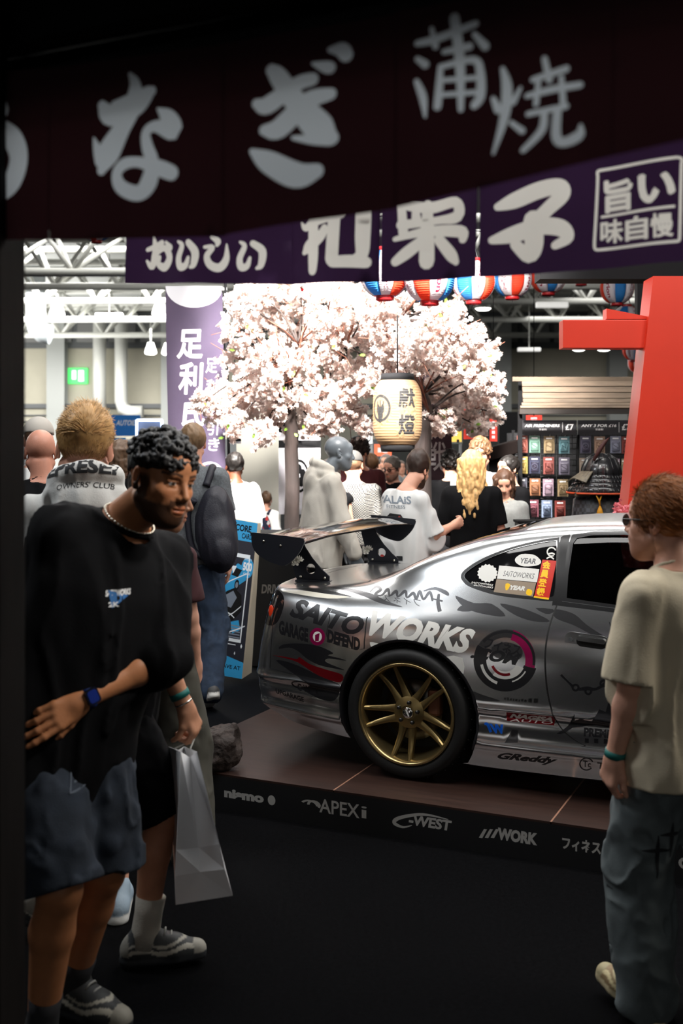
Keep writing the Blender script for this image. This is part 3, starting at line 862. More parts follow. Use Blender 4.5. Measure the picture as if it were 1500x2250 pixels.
def print_on(name, target, root, prints, M, mats, step=.012, lift=.0025, far=.4):
    """print 2-D shapes (metres in frame M) onto a cloth surface, following it"""
    tree = bvh_of(target); n = (M.to_3x3() @ Vector((0, 0, 1))).normalized()
    bm = bmesh.new()
    for mi, polys in enumerate(prints):
        b2 = bmesh.new()
        for p in polys:
            if len(p) < 3: continue
            try: b2.faces.new([b2.verts.new((x, y, 0)) for x, y in p])
            except Exception: pass
        bmesh.ops.remove_doubles(b2, verts=b2.verts, dist=1e-5)
        if b2.verts:
            xs = [v.co.x for v in b2.verts]; ys = [v.co.y for v in b2.verts]
            x = min(xs)+step
            while x < max(xs):
                bmesh.ops.bisect_plane(b2, geom=b2.verts[:]+b2.edges[:]+b2.faces[:], plane_co=(x, 0, 0), plane_no=(1, 0, 0)); x += step
            y = min(ys)+step
            while y < max(ys):
                bmesh.ops.bisect_plane(b2, geom=b2.verts[:]+b2.edges[:]+b2.faces[:], plane_co=(0, y, 0), plane_no=(0, 1, 0)); y += step
        vm = {}
        for v in b2.verts:
            p = M @ v.co; hit, nn, ix, ds = tree.ray_cast(p+n*far, -n, far*2)
            vm[v] = bm.verts.new(hit+n*lift) if hit is not None else None
        for fc in b2.faces:
            vs = [vm[v] for v in fc.verts]
            if any(v is None for v in vs): continue
            try: q = bm.faces.new(vs)
            except Exception: continue
            q.material_index = mi; q.smooth = True
        b2.free()
    return obj(name, bm, mats, root)
# ================================================================== the stand's own axes (car, platform and stall share one direction)
ANG = R(24.7)
FW = Vector((math.cos(ANG), -math.sin(ANG), 0)); LF = Vector((math.sin(ANG), math.cos(ANG), 0)); UP = Vector((0, 0, 1))
CO = Vector((.311+.85*LF.x, 5.333+.85*LF.y, .175))
def on_plane(px, py, p0, nrm):
    d = Vector(((px-750)/FPX, 1, (HOR-py)/FPX)); o = Vector((0, 0, EYE)); p0 = Vector(p0); nrm = Vector(nrm)
    return o+d*((p0-o).dot(nrm)/d.dot(nrm))
# ------------------------------------------------------------------ setting
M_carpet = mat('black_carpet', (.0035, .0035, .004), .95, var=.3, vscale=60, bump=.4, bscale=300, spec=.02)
M_conc = mat('hall_floor', (.10, .10, .10), .8, var=.2, vscale=2)
M_steel = mat('white_steel', (.62, .62, .58), .5)
M_dsteel = mat('grey_steel', (.10, .105, .11), .6)
M_panel = mat('beige_panel', (.40, .375, .30), .7, var=.05, vscale=1)
M_blackp = mat('black_paint', (.006, .006, .007), .55)
M_black = mat('matt_black', (.006, .006, .007), .8, spec=.2)
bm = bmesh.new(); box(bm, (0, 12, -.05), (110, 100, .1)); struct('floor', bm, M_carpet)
def corr():
    m = mat('ceiling_sheet', (.52, .53, .52), .6); return m
bm = bmesh.new()
for i in range(56): box(bm, (-55+i*2, 12, 9.5+(.06 if i % 2 else 0)), (1.98, 100, .1))
struct('ceiling', bm, corr())
bm = bmesh.new(); box(bm, (0, 62.1, 4.7), (110, .2, 9.6)); struct('wall_back', bm, M_panel)
bm = bmesh.new(); box(bm, (-55, 12, 4.7), (.2, 100, 9.6)); struct('wall_left', bm, M_panel)
bm = bmesh.new(); box(bm, (55, 12, 4.7), (.2, 100, 9.6)); struct('wall_right', bm, M_panel)
bm = bmesh.new(); box(bm, (0, -38, 4.7), (110, .2, 9.6)); struct('wall_front', bm, M_panel)
# bands and panels on the far wall
def wallrect(name, x0, x1, z0, z1, m, d=.12):
    bm = bmesh.new(); box(bm, ((x0+x1)/2, 62-d/2, (z0+z1)/2), (x1-x0, d, z1-z0)); return struct(name, bm, m)
wallrect('trim_1', -54, 54, 7.35, 9.4, M_dsteel, .1)
wallrect('trim_2', -54, 54, 3.95, 4.2, M_dsteel, .2)
wallrect('trim_3', -54, 54, 0, 2.2, M_dsteel, .15)
bm = bmesh.new()
for z in (2.5, 2.85, 3.2, 3.55): box(bm, (0, 61.9, z), (108, .12, .07))
struct('trim_4', bm, M_dsteel)
bm = bmesh.new()
for i in range(60):
    if abs(-52+i*1.8) < 54: box(bm, (-52+i*1.8, 61.85, 8.3), (1.5, .12, 1.3), Matrix.Rotation(R(-14), 3, 'X'))
struct('trim_5', bm, mat('grey_flap', (.2, .2, .2), .6))
for k, x in enumerate((-27, -16.0, -9.6, 3, 9, 15.5, 22, 28)):
    bm = bmesh.new(); box(bm, (x, 61.5, 4.4), (.62, .6, 8.8)); box(bm, (x, 61.15, 4.4), (1.0, .08, 8.8)); box(bm, (x, 61.85, 4.4), (1.0, .08, 8.8))
    struct('trim_%d' % (6+k), bm, mat('column_grey', (.30, .31, .30), .5))
# roof trusses
def truss(D, x0, x1, z0, z1, n, label, thick=.16, zag=.09):
    t = thing('roof_truss', label, 'roof truss', (0, D, z0), 0, 'white roof trusses')
    bm = bmesh.new(); tube(bm, [(x0, 0, 0), (x1, 0, 0)], thick, 8); obj('bottom_chord', bm, M_steel, t)
    bm = bmesh.new(); tube(bm, [(x0, 0, z1-z0), (x1, 0, z1-z0)], thick, 8); tube(bm, [(x0, 1.6, z1-z0), (x1, 1.6, z1-z0)], thick, 8); obj('top_chord', bm, M_steel, t)
    bm = bmesh.new(); w_ = (x1-x0)/n
    for i in range(n):
        a = x0+w_*i
        for q in ((a, 0), (a, 1.6), (a+w_, 0), (a+w_, 1.6)): tube(bm, [(a+w_/2, 0, 0), (q[0], q[1], z1-z0)], zag, 6)
    obj('brace', bm, M_steel, t)
lab = ['white steel roof truss nearest the stalls, high on the left', 'second white roof truss behind the nearest one', 'white tubular roof truss in the middle of the hall ceiling',
       'white roof truss above the exit sign side of the hall', 'farthest white roof truss close to the back wall']
for (D, z0, z1, n), l in zip(((21, 5.15, 6.2, 16), (29, 6.05, 7.3, 18), (38, 6.85, 8.2, 20), (47, 7.25, 8.7, 22), (56, 7.5, 9.1, 24)), lab):
    truss(D, -D*.42-3, D*.42+3, z0, z1, n, l, .05+D*.0017, .03+D*.001)
# ducts
t = thing('ventilation_duct', 'fat grey ventilation duct hanging at the left with a curved lower end', 'duct', (-11.2, 40, 0))
bm = bmesh.new(); tube(bm, [(0, 0, 8.28), (0, 0, 5.2), (.06, 0, 4.95), (.25, 0, 4.75), (.55, 0, 4.68)], .36, 14); obj('duct_pipe', bm, mat('duct_grey', (.38, .41, .43), .45), t)
t.location.z = 1.2
for k, (x, l) in enumerate(((-13.4, 'white vertical air pipe on the back wall, left of a pair'), (-12.2, 'white vertical air pipe on the back wall, right of a pair'))):
    t = thing('air_pipe', l, 'pipe', (x, 60.5, 0))
    bm = bmesh.new(); tube(bm, [(0, 0, 9.5), (0, 0, 3.0)] if k == 0 else [(0, 0, 9.5), (0, 0, 4.3), (.1, 0, 3.9), (.5, 0, 3.7), (1.2, 0, 3.7)], .36, 14); obj('pipe_run', bm, mat('pipe_white', (.55, .55, .52), .5), t)
# exit sign
t = thing('exit_sign', 'green running-man exit sign on the beige back wall', 'sign', (-14.92, 61.9, 5.78))
bm = bmesh.new(); box(bm, (0, 0, 0), (1.1, .2, .9)); obj('sign_box', bm, mat('exit_green', (.02, .5, .08), .4, emit=(.05, .75, .12), estr=1.1), t)
bm = bmesh.new(); box(bm, (-.2, -.13, .05), (.22, .03, .5)); box(bm, (.2, -.13, 0), (.3, .03, .62)); obj('pictogram', bm, mat('exit_white', (.9, .9, .9), .4, emit=(.8, 1, .8), estr=1.4), t)
# ceiling lamps
M_lampon = mat('lamp_face', (1, 1, 1), .3, emit=(1, .98, .9), estr=9)
def downlight(px, py, D, label, r=.28):
    p = at(px, py, D); t = thing('ceiling_lamp', label, 'lamp', p, 0, 'round hall lamps')
    bm = bmesh.new(); lathe(bm, [(r*.5, .5), (r*1.0, .1), (r*1.05, 0)], 18, caps=False); tube(bm, [(0, 0, .5), (0, 0, 1.6)], .04, 6); obj('lamp_housing', bm, M_steel, t)
    bm = bmesh.new(); lathe(bm, [(r, .0), (r*.7, -.06), (.001, -.08)], 18); obj('lamp_lens', bm, M_lampon, t)
for (px, py, D, l) in ((125, 694, 40, 'round hall lamp hanging on a stem at the far left'), (351, 691, 40, 'round hall lamp left of the purple banner top'), (331, 776, 52, 'small round hall lamp left of the banner middle'),
                    (368, 777, 52, 'small round hall lamp touching the banner edge'), (1061, 678, 40, 'round hall lamp right of the cherry tree'), (1271, 768, 50, 'left one of two round hall lamps under the red beam'), (1326, 768, 50, 'right one of two round hall lamps under the red beam')):
    downlight(px, py, D, l)
for (px, py, D, wpx, l) in ((1212, 670, 30, 70, 'long strip lamp under the dark roof right of the tree'), (1162, 768, 45, 50, 'strip lamp on the truss above the wooden shop roof'), (548, 640, 35, 50, 'strip lamp behind the top of the banner pole'), (240, 693, 40, 60, 'strip lamp beside the hanging round lamp')):
    p = at(px, py, D); t = thing('strip_lamp', l, 'lamp', p, 0, 'strip lamps')
    bm = bmesh.new(); box(bm, (0, 0, 0), (wpx/FPX*D, .2, .16), bev=.03); obj('lamp_tube', bm, mat('strip_face', (.9, .9, .9), .4, emit=(1, .98, .92), estr=.5), t)
    bm = bmesh.new(); tube(bm, [(0, 0, .08), (0, 0, 9.5-p.z)], .02, 6); obj('suspension', bm, M_steel, t)
# far stands
def signboard(px0, py0, px1, py1, D, m, label, cat='sign', name='sign_board', prints=None, mats=(), depth=.06, group=None, post=False):
    a, b = at(px0, py1, D), at(px1, py0, D); W, H_ = b.x-a.x, b.z-a.z
    t = thing(name, label, cat, (a.x+W/2, D, a.z), 0, group)
    bm = bmesh.new(); box(bm, (0, depth/2+.002, H_/2), (W, depth, H_)); obj('panel', bm, m, t)
    if post:
        for x in (-W*.4, W*.4):
            bm = bmesh.new(); tube(bm, [(x, depth/2, -a.z), (x, depth/2, .02)], .02, 6); obj('post', bm, M_dsteel, t)
    if prints:
        M = frame((-W/2, 0, 0), (1, 0, 0), (0, 0, 1))
        o = printed('print', rect(0, 0, W, H_), max(W, H_), [([[(x*W, y*H_) for x, y in p] for p in ps], i+1) for i, ps in enumerate(prints)], [m]+list(mats), flat(M), t, False)
    return t
M_white = mat('print_white', (.8, .8, .8), .5)
signboard(243, 912, 307, 958, 22, mat('board_blue', (.02, .18, .55), .5), 'blue sign board reading AUTOID at the far left', prints=[text_in('AUTOID', .18, .5, .9, .76, .02, .3)], mats=[M_white], post=True)
signboard(250, 962, 275, 985, 21.5, mat('board_blue2', (.03, .25, .6), .5), 'small blue board below the AUTOID sign', post=True)
t = thing('light_frame', 'square frame of glowing blue-white tubes behind the crowd', 'light', at(328, 976, 20))
bm = bmesh.new(); W, H_ = .46, .44
for a, b in (((-W/2, 0, 0), (-W/2, 0, H_)), ((W/2, 0, 0), (W/2, 0, H_)), ((-W/2, 0, H_), (W/2, 0, H_))): tube(bm, [a, b], .022, 8)
obj('neon_tube', bm, mat('neon', (.7, .8, 1), .4, emit=(.45, .6, 1), estr=6), t)
bm = bmesh.new(); box(bm, (0, .15, H_/2), (W*.95, .05, H_*.95)); box(bm, (0, .15, -.92), (.06, .06, 1.85)); obj('back_panel', bm, mat('neon_back', (.2, .22, .26), .5), t)

# ------------------------------------------------------------------ stage and platform
def SM(x, y, z=0): return CO+FW*x+LF*y+UP*z
ROT = Matrix.Rotation(-ANG, 3, 'Z')
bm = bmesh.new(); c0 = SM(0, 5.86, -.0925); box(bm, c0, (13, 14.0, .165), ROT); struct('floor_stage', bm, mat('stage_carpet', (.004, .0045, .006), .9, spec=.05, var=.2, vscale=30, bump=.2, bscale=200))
def wood(name, col, sc=(.6, 9, 9), rough=.5, dark=.45):
    m = mat(name, col, rough, var=.0); nt = m.node_tree; L = nt.links; b = nt.nodes['Principled BSDF']
    tc = nt.nodes.new('ShaderNodeTexCoord'); mp = nt.nodes.new('ShaderNodeMapping'); mp.inputs['Scale'].default_value = sc; L.new(tc.outputs['Object'], mp.inputs[0])
    n = nt.nodes.new('ShaderNodeTexNoise'); n.inputs['Scale'].default_value = 3; n.inputs['Detail'].default_value = 8; n.inputs['Distortion'].default_value = .6; L.new(mp.outputs[0], n.inputs[0])
    cr = nt.nodes.new('ShaderNodeValToRGB'); cr.color_ramp.elements[0].position = .3; cr.color_ramp.elements[1].position = .7
    cr.color_ramp.elements[0].color = (*[c*dark for c in col], 1); cr.color_ramp.elements[1].color = (*[min(1, c*1.3) for c in col], 1)
    L.new(n.outputs[0], cr.inputs[0]); L.new(cr.outputs[0], b.inputs['Base Color'])
    bp = nt.nodes.new('ShaderNodeBump'); bp.inputs['Strength'].default_value = .15; L.new(n.outputs[0], bp.inputs['Height']); L.new(bp.outputs[0], b.inputs['Normal'])
    return m
M_deck = wood('brown_deck', srgb(50, 32, 26), (1.2, 14, 14), .45, .7)
plat = thing('display_platform', 'low brown wooden display platform with black front under the silver car', 'platform', SM(0, 0, -.175), -ANG)
x = -1.298-0.0
for i in range(6):
    bm = bmesh.new(); box(bm, (x+1.043/2, .93, .17), (1.037, 4.12, .012)); obj('deck_board', bm, M_deck, plat); x += 1.043
bm = bmesh.new()
for i in range(1, 6): box(bm, (-1.298+1.043*i, .93, .1755), (.008, 4.12, .0015))
obj('joint_strip', bm, mat('joint_light', srgb(150, 110, 90), .5), plat)
o = None
fas = []
def fx(px, py): p = on_plane(px, py, SM(0, -1.143), LF)-CO; return p.dot(FW), p.z+.175
def ftext(s, px0, px1, yb0, yb1, hpx, bold=.02, shear=0):
    (a, za), (b, zb) = fx(px0, yb0), fx(px1, yb1); h = fx(px0, yb0-hpx)[1]-za; z = (za+zb)/2
    return text_in(s, a, z, b, z+h, bold, shear)
fas += ftext('nismo', 493, 580, 1752, 1764, 20, .06) + [disc(fx(597, 1758)[0], fx(597, 1758)[1], .021, 20, .024)]
for q in ((-.004,),): fas += ring(fx(680, 1768)[0], fx(680, 1768)[1]-.004, .036, .05, 20, .1, 2.6, .55)
fas += ring(fx(690, 1768)[0], fx(690, 1768)[1], .022, .036, 20, -.6, 3.3, .6)
fas += ftext('APEX', 702, 790, 1786, 1796, 30, .015) + ftext('i', 794, 806, 1797, 1798, 26, 0)
fas += stroke([(fx(985, 1806)[0], fx(985, 1806)[1]+.012), (fx(930, 1793)[0], fx(930, 1793)[1]+.008), (fx(880, 1796)[0], fx(880, 1796)[1]), (fx(866, 1806)[0], fx(866, 1806)[1]-.002), (fx(885, 1815)[0], fx(885, 1815)[1]-.004), (fx(905, 1813)[0], fx(905, 1813)[1])], [.003, .012, .016, .018, .01, .004])
fas += ftext('-WEST', 898, 993, 1814, 1824, 23, .04, .15)
fas += ftext('WORK', 1094, 1180, 1848, 1854, 27, .06, .1)
for k in range(3): (a, z) = fx(1052+k*13, 1837); fas += [[(a, z-.006), (a+.016, z-.006), (a+.038, z+.036), (a+.024, z+.036)]]
fas += ftext('フィネス', 1235, 1320, 1868, 1876, 28, .04)
fas += ftext('O', 1490, 1520, 1908, 1912, 26, .05)
fo = printed('fascia_board', rect(-1.9, 0, 5.2, .172), (.5, .2), [(fas, 1)], [mat('fascia_black', (.006, .006, .007), .5), mat('fascia_print', (.36, .35, .33), .6)], flat(frame(Vector((0, -1.146, 0)), (1, 0, 0), (0, 0, 1))), plat, False)
# rock on the corner
def rock(name, label, loc, size, seed):
    P = [ell((0, 0, .12), (.115, .105, .12), .03), ell((.03, .02, .18), (.07, .07, .06), .03), ell((-.05, -.02, .05), (.08, .09, .07), .03), half((0, 0, 0), (0, 0, 1), .002)]
    P.append(half((0, 0, .215), (.2, .1, -1), .006)); P.append(half((-.09, 0, .1), (1, .2, .15), .01)); P.append(half((.1, -.02, .1), (-1, .3, -.1), .006))
    def dp(Pp): return .018*vnoise(Pp+seed, 12)+.010*vnoise(Pp+seed, 30)+.006*np.abs(vnoise(Pp+seed, 60))
    o = solid(name, P, .006, mat('dark_rock', srgb(52, 42, 38), .8, var=.4, vscale=20, bump=.8, bscale=50), None, (), dp)
    o.location = loc; o.scale = (size,)*3; tag(o, label, 'rock'); return o
rk = at(482, 1688, 5.52); rk.z = .172
rock('rock', 'dark rough lava rock on the front corner of the brown platform', rk, 1.0, 3)

# ------------------------------------------------------------------ dark stall around the photographer
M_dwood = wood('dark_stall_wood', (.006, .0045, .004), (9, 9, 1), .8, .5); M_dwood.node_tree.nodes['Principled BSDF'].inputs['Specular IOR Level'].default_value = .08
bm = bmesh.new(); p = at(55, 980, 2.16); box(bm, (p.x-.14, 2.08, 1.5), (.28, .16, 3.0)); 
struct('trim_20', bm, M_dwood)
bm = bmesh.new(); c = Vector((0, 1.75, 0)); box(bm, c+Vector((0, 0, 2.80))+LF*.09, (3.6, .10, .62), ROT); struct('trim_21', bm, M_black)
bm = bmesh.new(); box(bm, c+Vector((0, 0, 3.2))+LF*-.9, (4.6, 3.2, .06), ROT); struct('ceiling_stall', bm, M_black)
# curtains ---------------------------------------------------------
class Cloth:
    def __init__(s, dmid, tan=.46):
        s.p0 = Vector((0, dmid, 0)); s.d = Vector((math.cos(math.atan(tan)), -math.sin(math.atan(tan)), 0)); s.n = Vector((s.d.y, -s.d.x, 0))
    def uv(s, px, py):
        p = on_plane(px, py, s.p0, s.n); return ((p-s.p0).dot(s.d), p.z)
    def fn(s, amp=.012, f=11, ph=0, top=2.5):
        def g(u, v):
            k = min(1, max(.12, (top-v)*3.2))
            w_ = amp*k*(math.sin(u*f+ph)+.5*math.sin(u*f*2.3+1.3+ph)+.5*math.sin(v*9+u*4))
            return s.p0+s.d*u+UP*v+s.n*w_
        return g
    def strokes(s, S, ox, oy, sc, wscale=None):
        out = []
        for st in S:
            pts = []; ws = []
            for (x, y, w_) in st:
                a = s.uv(ox+x/sc, oy+y/sc); b = s.uv(ox+(x+1)/sc, oy+y/sc); c_ = s.uv(ox+x/sc, oy+(y+1)/sc)
                pts.append(a); ws.append(w_*math.sqrt(abs(b[0]-a[0])*abs(c_[1]-a[1])))
            Q = stroke(pts, ws, 5); out += Q
            # round brush ends
            for e in (0, -1):
                out.append(disc(pts[e][0], pts[e][1], ws[e]/2*.98, 10))
        return out
    def text(s, t, quad, bold=0, shear=0):
        """writing inside a 4-corner pixel area (bl, br, tr, tl)"""
        P, W = text2d(t, bold, shear); (x0, y0), (x1, y1), (x2, y2), (x3, y3) = quad; out = []
        for p in P:
            q = []
            for x, y in p:
                a = x/W; px = (x0*(1-a)+x1*a)*(1-y)+(x3*(1-a)+x2*a)*y; py = (y0*(1-a)+y1*a)*(1-y)+(y3*(1-a)+y2*a)*y
                q.append(s.uv(px, py))
            out.append(q)
        return out
M_brown = mat('brown_noren', srgb(46, 22, 26), .9, trans=.25, var=.08, vscale=6)
M_cream = mat('undyed_noren', srgb(196, 206, 214), .9, trans=.42)
M_purple = mat('purple_noren', srgb(58, 38, 68), .9, trans=.35, var=.08, vscale=6)
M_cream2 = mat('undyed_cloth', srgb(228, 226, 220), .9, trans=.5)
n1 = Cloth(1.75)
nor = thing('noren_curtain', 'dark brown noren curtain with big white eel-shop brush letters across the top', 'curtain', (0, 1.75, 2.2))
def rel(f, base): return lambda u, v: f(u, v)-base
KA = [[(-95, 400, 60), (-30, 415, 80), (5, 455, 70)], [(-90, 560, 40), (-20, 525, 60), (50, 570, 85), (78, 650, 88), (50, 745, 85), (-15, 805, 55), (-70, 830, 20)]]
NA = [[(420, 435, 40), (455, 470, 90), (555, 430, 95), (610, 385, 60), (625, 375, 40)], [(535, 305, 16), (556, 350, 50), (548, 430, 80), (500, 530, 78), (445, 630, 100), (415, 700, 40)], [(386, 570, 10), (400, 615, 40), (415, 660, 60)],
      [(650, 448, 10), (690, 485, 70), (710, 535, 80), (640, 520, 45), (602, 545, 40), (605, 600, 50), (625, 670, 60), (610, 750, 75), (565, 795, 60), (495, 770, 55), (478, 715, 45), (510, 675, 45), (570, 668, 40), (650, 690, 60), (705, 712, 60)]]
GI = [[(1290, 263, 14), (1335, 275, 45), (1360, 280, 50)], [(1360, 205, 24), (1405, 205, 60), (1425, 225, 62)], [(1060, 430, 40), (1110, 435, 75), (1225, 350, 60), (1290, 328, 52)], [(1095, 540, 45), (1160, 530, 85), (1270, 420, 75), (1365, 388, 48)],
      [(1120, 290, 50), (1150, 320, 75), (1220, 420, 88), (1320, 530, 120), (1370, 570, 60)], [(1365, 575, 55), (1290, 578, 40), (1215, 572, 18)], [(1045, 628, 25), (1110, 670, 85), (1230, 727, 100), (1310, 708, 62)]]
KB = [[(405, 178, 25), (480, 160, 34), (645, 97, 28)], [(465, 118, 20), (480, 190, 28)], [(640, 140, 22), (685, 190, 36)], [(558, 72, 40), (580, 250, 42), (584, 450, 24)], [(515, 213, 22), (620, 190, 32)], [(405, 242, 22), (438, 265, 34)], [(402, 335, 22), (428, 400, 34), (438, 480, 12)],
      [(500, 272, 22), (496, 350, 32), (488, 438, 34)], [(500, 275, 24), (635, 245, 30), (664, 300, 36), (664, 395, 40), (640, 432, 34)], [(510, 330, 20), (660, 318, 20)], [(505, 390, 20), (660, 378, 20)]]
YA = [[(756, 282, 20), (774, 360, 44), (764, 480, 40), (718, 633, 12)], [(717, 405, 20), (738, 450, 38)], [(830, 362, 15), (800, 420, 28)], [(792, 505, 20), (838, 540, 28)], [(930, 242, 24), (950, 330, 30)], [(882, 328, 24), (1020, 285, 30)], [(857, 395, 22), (960, 370, 30), (1078, 352, 28)],
      [(905, 330, 22), (895, 430, 24)], [(1000, 320, 22), (1008, 425, 26)], [(862, 470, 22), (1020, 440, 26)], [(930, 470, 30), (918, 540, 34), (842, 620, 24)], [(985, 450, 34), (980, 560, 40), (1010, 590, 40), (1075, 562, 44), (1082, 520, 14)]]
panels1 = [([(-120, 160), (112, 150), (112, 528), (-120, 524)], [(KA, 0, 0, 1.875)], 0), ([(110, 150), (492, 96), (492, 517), (110, 528)], [(NA, 0, 0, 1.875)], 1.2),
           ([(489, 96), (870, 30), (870, 458), (489, 517)], [(GI, 0, 0, 1.875)], 2.6), ([(867, 25), (1350, -60), (1350, 345), (867, 456)], [(KB, 700, 0, 1.875), (YA, 700, 0, 1.875)], 4.0), ([(1346, -60), (1700, -120), (1700, 255), (1349, 343)], [], 5.1)]
n1base = Vector((0, 1.75, 2.2))
for ol, gl, ph in panels1:
    pr = []
    for S, ox, oy, sc in gl: pr += n1.strokes(S, ox, oy, sc)
    oo = [n1.uv(*p) for p in ol][::-1]
    printed('cloth_panel', oo, .03, [(pr, 1)], [M_brown, M_cream], rel(n1.fn(.006, 9, ph), n1base), nor)
bm = bmesh.new(); tube(bm, [n1.p0+n1.d*-1.3+UP*2.545-n1base, n1.p0+n1.d*.75+UP*2.545-n1base], .014, 10); obj('rod', bm, M_dwood, nor)
n2 = Cloth(2.7)
n2base = Vector((0, 2.7, 2.3))
nor2 = thing('noren_curtain', 'purple noren curtain with white sweet-shop lettering below the brown one', 'curtain', n2base)
WA = [[(1012, 128, 12), (1040, 155, 40), (1120, 110, 60), (1240, 80, 50)], [(1030, 290, 30), (1060, 260, 70), (1130, 200, 60), (1150, 160, 40)], [(1085, 100, 60), (1085, 300, 64), (1080, 390, 52)], [(1205, 60, 66), (1190, 330, 72)], [(1195, 345, 60), (1290, 340, 66), (1370, 345, 60)], [(1352, 40, 84), (1350, 200, 84), (1345, 300, 70), (1300, 335, 50)], [(1180, 30, 40), (1380, 10, 40)]]
KW = [[(368, 795, 14), (388, 850, 26), (395, 900, 40)], [(335, 842, 34), (450, 852, 46), (560, 832, 44), (572, 890, 52), (480, 905, 32), (335, 925, 40)], [(335, 835, 34), (345, 960, 40)], [(312, 985, 20), (440, 950, 40), (585, 955, 50), (598, 985, 40)], [(440, 840, 40), (440, 960, 60), (440, 1075, 66)], [(425, 985, 44), (360, 1040, 50), (315, 1078, 38)], [(490, 985, 44), (545, 1050, 52), (568, 1080, 30)]]
KO = [[(735, 850, 34), (800, 822, 66), (900, 780, 70), (985, 765, 66), (995, 800, 66), (930, 865, 60), (870, 930, 70)], [(715, 990, 34), (800, 962, 70), (900, 930, 70), (990, 935, 70), (1020, 975, 50), (970, 1008, 36)], [(875, 900, 78), (882, 1000, 80), (862, 1050, 64), (805, 1005, 44)]]
OI = [[(145, 268, 22), (235, 235, 35)], [(184, 198, 14), (192, 280, 45), (168, 360, 36), (140, 330, 16)], [(175, 305, 22), (250, 262, 32), (284, 315, 45), (250, 365, 45), (208, 348, 32), (216, 312, 26)], [(262, 232, 18), (292, 262, 34)],
      [(345, 232, 14), (368, 255, 30), (345, 320, 36), (352, 368, 40), (385, 362, 34), (402, 320, 20)], [(405, 238, 34), (440, 290, 44), (430, 355, 36), (412, 372, 18)], [(525, 208, 16), (556, 228, 34), (552, 248, 22)], [(490, 262, 18), (530, 262, 26), (500, 310, 32), (515, 358, 40), (562, 372, 44), (598, 325, 38), (602, 245, 10)],
      [(675, 232, 14), (700, 255, 30), (672, 320, 36), (678, 368, 40), (712, 362, 34), (728, 320, 20)], [(745, 240, 34), (795, 280, 44), (788, 355, 36), (765, 375, 18)]]
M2 = [rel(n2.fn(.012, 12, ph, 2.68), n2base) for ph in (0, 1.4, 2.9, 4.4)]
hole = lambda: None
stamp = []
def q2(x, y): return n2.uv(x, y)
for a, b in (((1312, 372), (1490, 348)), ((1498, 360), (1494, 520)), ((1482, 532), (1318, 546)), ((1302, 530), (1310, 385))):
    stamp += stroke([q2(*a), q2((a[0]+b[0])/2, (a[1]+b[1])/2), q2(*b)], .0065, 4)
for a, m_, b in (((1490, 348), (1499, 352), (1498, 362)), ((1494, 520), (1492, 530), (1480, 532)), ((1318, 546), (1304, 545), (1302, 530)), ((1310, 385), (1310, 374), (1320, 371))): stamp += stroke([q2(*a), q2(*m_), q2(*b)], .0065, 4)
stamp += stroke([q2(1316, 474), q2(1400, 464), q2(1484, 455)], .006, 3)
stamp += n2.text('旨', [(1325, 465), (1388, 458), (1388, 388), (1325, 396)], .035)+n2.text('い', [(1404, 448), (1482, 438), (1482, 378), (1404, 388)], .06)
for k, ch in enumerate('味自慢'): stamp += n2.text(ch, [(1316+k*57, 534-k*5), (1366+k*57, 530-k*5), (1366+k*57, 478-k*5), (1316+k*57, 482-k*5)], .03)
for ol, pr, ph in (([(280, 380), (638, 350), (640, 625), (268, 621)], n2.strokes(OI, 260, 440, 2.5), 0), ([(639, 350), (838, 330), (837, 621), (640, 625)], n2.strokes(WA, 260, 440, 2.5), 1),
                 ([(836, 330), (1051, 300), (1051, 611), (836, 621)], n2.strokes(KW, 700, 0, 1.875), 2), ([(1054, 300), (1700, 170), (1700, 560), (1280, 592), (1056, 611)], n2.strokes(KO, 700, 0, 1.875)+stamp, 3)):
    oo = [n2.uv(*p) for p in ol][::-1]
    printed('cloth_panel', oo, .035, [(pr, 1)], [M_purple, M_cream2], M2[ph], nor2)
bm = bmesh.new(); tube(bm, [n2.p0+n2.d*-.55+UP*2.565-n2base, n2.p0+n2.d*1.3+UP*2.60-n2base], .014, 10); obj('rod', bm, M_dwood, nor2)

# ------------------------------------------------------------------ round beer lanterns
M_lr = mat('lantern_red', srgb(225, 62, 30), .7, trans=.35); M_lw = mat('lantern_white', srgb(226, 218, 222), .7, trans=.35)
M_lb = mat('lantern_blue', srgb(40, 122, 190), .7, trans=.35); M_lp = mat('lantern_plum', srgb(140, 22, 52), .7, trans=.2); M_rim = mat('lantern_rim', srgb(150, 26, 30), .4)
def lantern_mesh():
    R0, Hh = .18, .32; W = 2*PI
    pr = {1: [], 2: [], 3: []}; n = 8
    for k in range(n):
        a, b = W*k/n, W*(k+1)/n
        (pr[1] if k in (0, 4) else pr[2] if k in (2, 6) else []).append(rect(a, 0, b, 1)) if k in (0, 2, 4, 6) else None
    for k, s in ((1, 0), (5, 0)):
        P, w_ = text2d('Orion', .03)
        c = W*(k+.5)/n
        pr[3] += [[(c-.14+y*.28, .86-.72*(x/w_)) for x, y in p] for p in P]
    for k in (3, 7):
        c = W*(k+.5)/n
        for i, ch in enumerate('オリオンビール'):
            P, w_ = text2d('丨' if ch == 'ー' else ch, .02); hh = .085
            pr[3] += [[(c-.13+.26*x/w_ if ch != 'ー' else c-.02+.04*x/w_, .84-(i+1)*.1+y*hh) for x, y in p] for p in P]
    def fn(u, v):
        t = (v-.5)*2; r = R0*math.sqrt(max(0, 1-(abs(t)*.9)**2.2)); r = max(r, .055)*(1-.012*(1+math.cos(v*2*PI*22)))
        return Vector((r*math.cos(u), r*math.sin(u), t*Hh/2))
    return printed('lantern_shell', rect(0, 0, W, 1), (.16, .0114), [(pr[1], 1), (pr[2], 2), (pr[3], 3)], [M_lw, M_lr, M_lb, M_lp], fn, None)
shell = lantern_mesh()
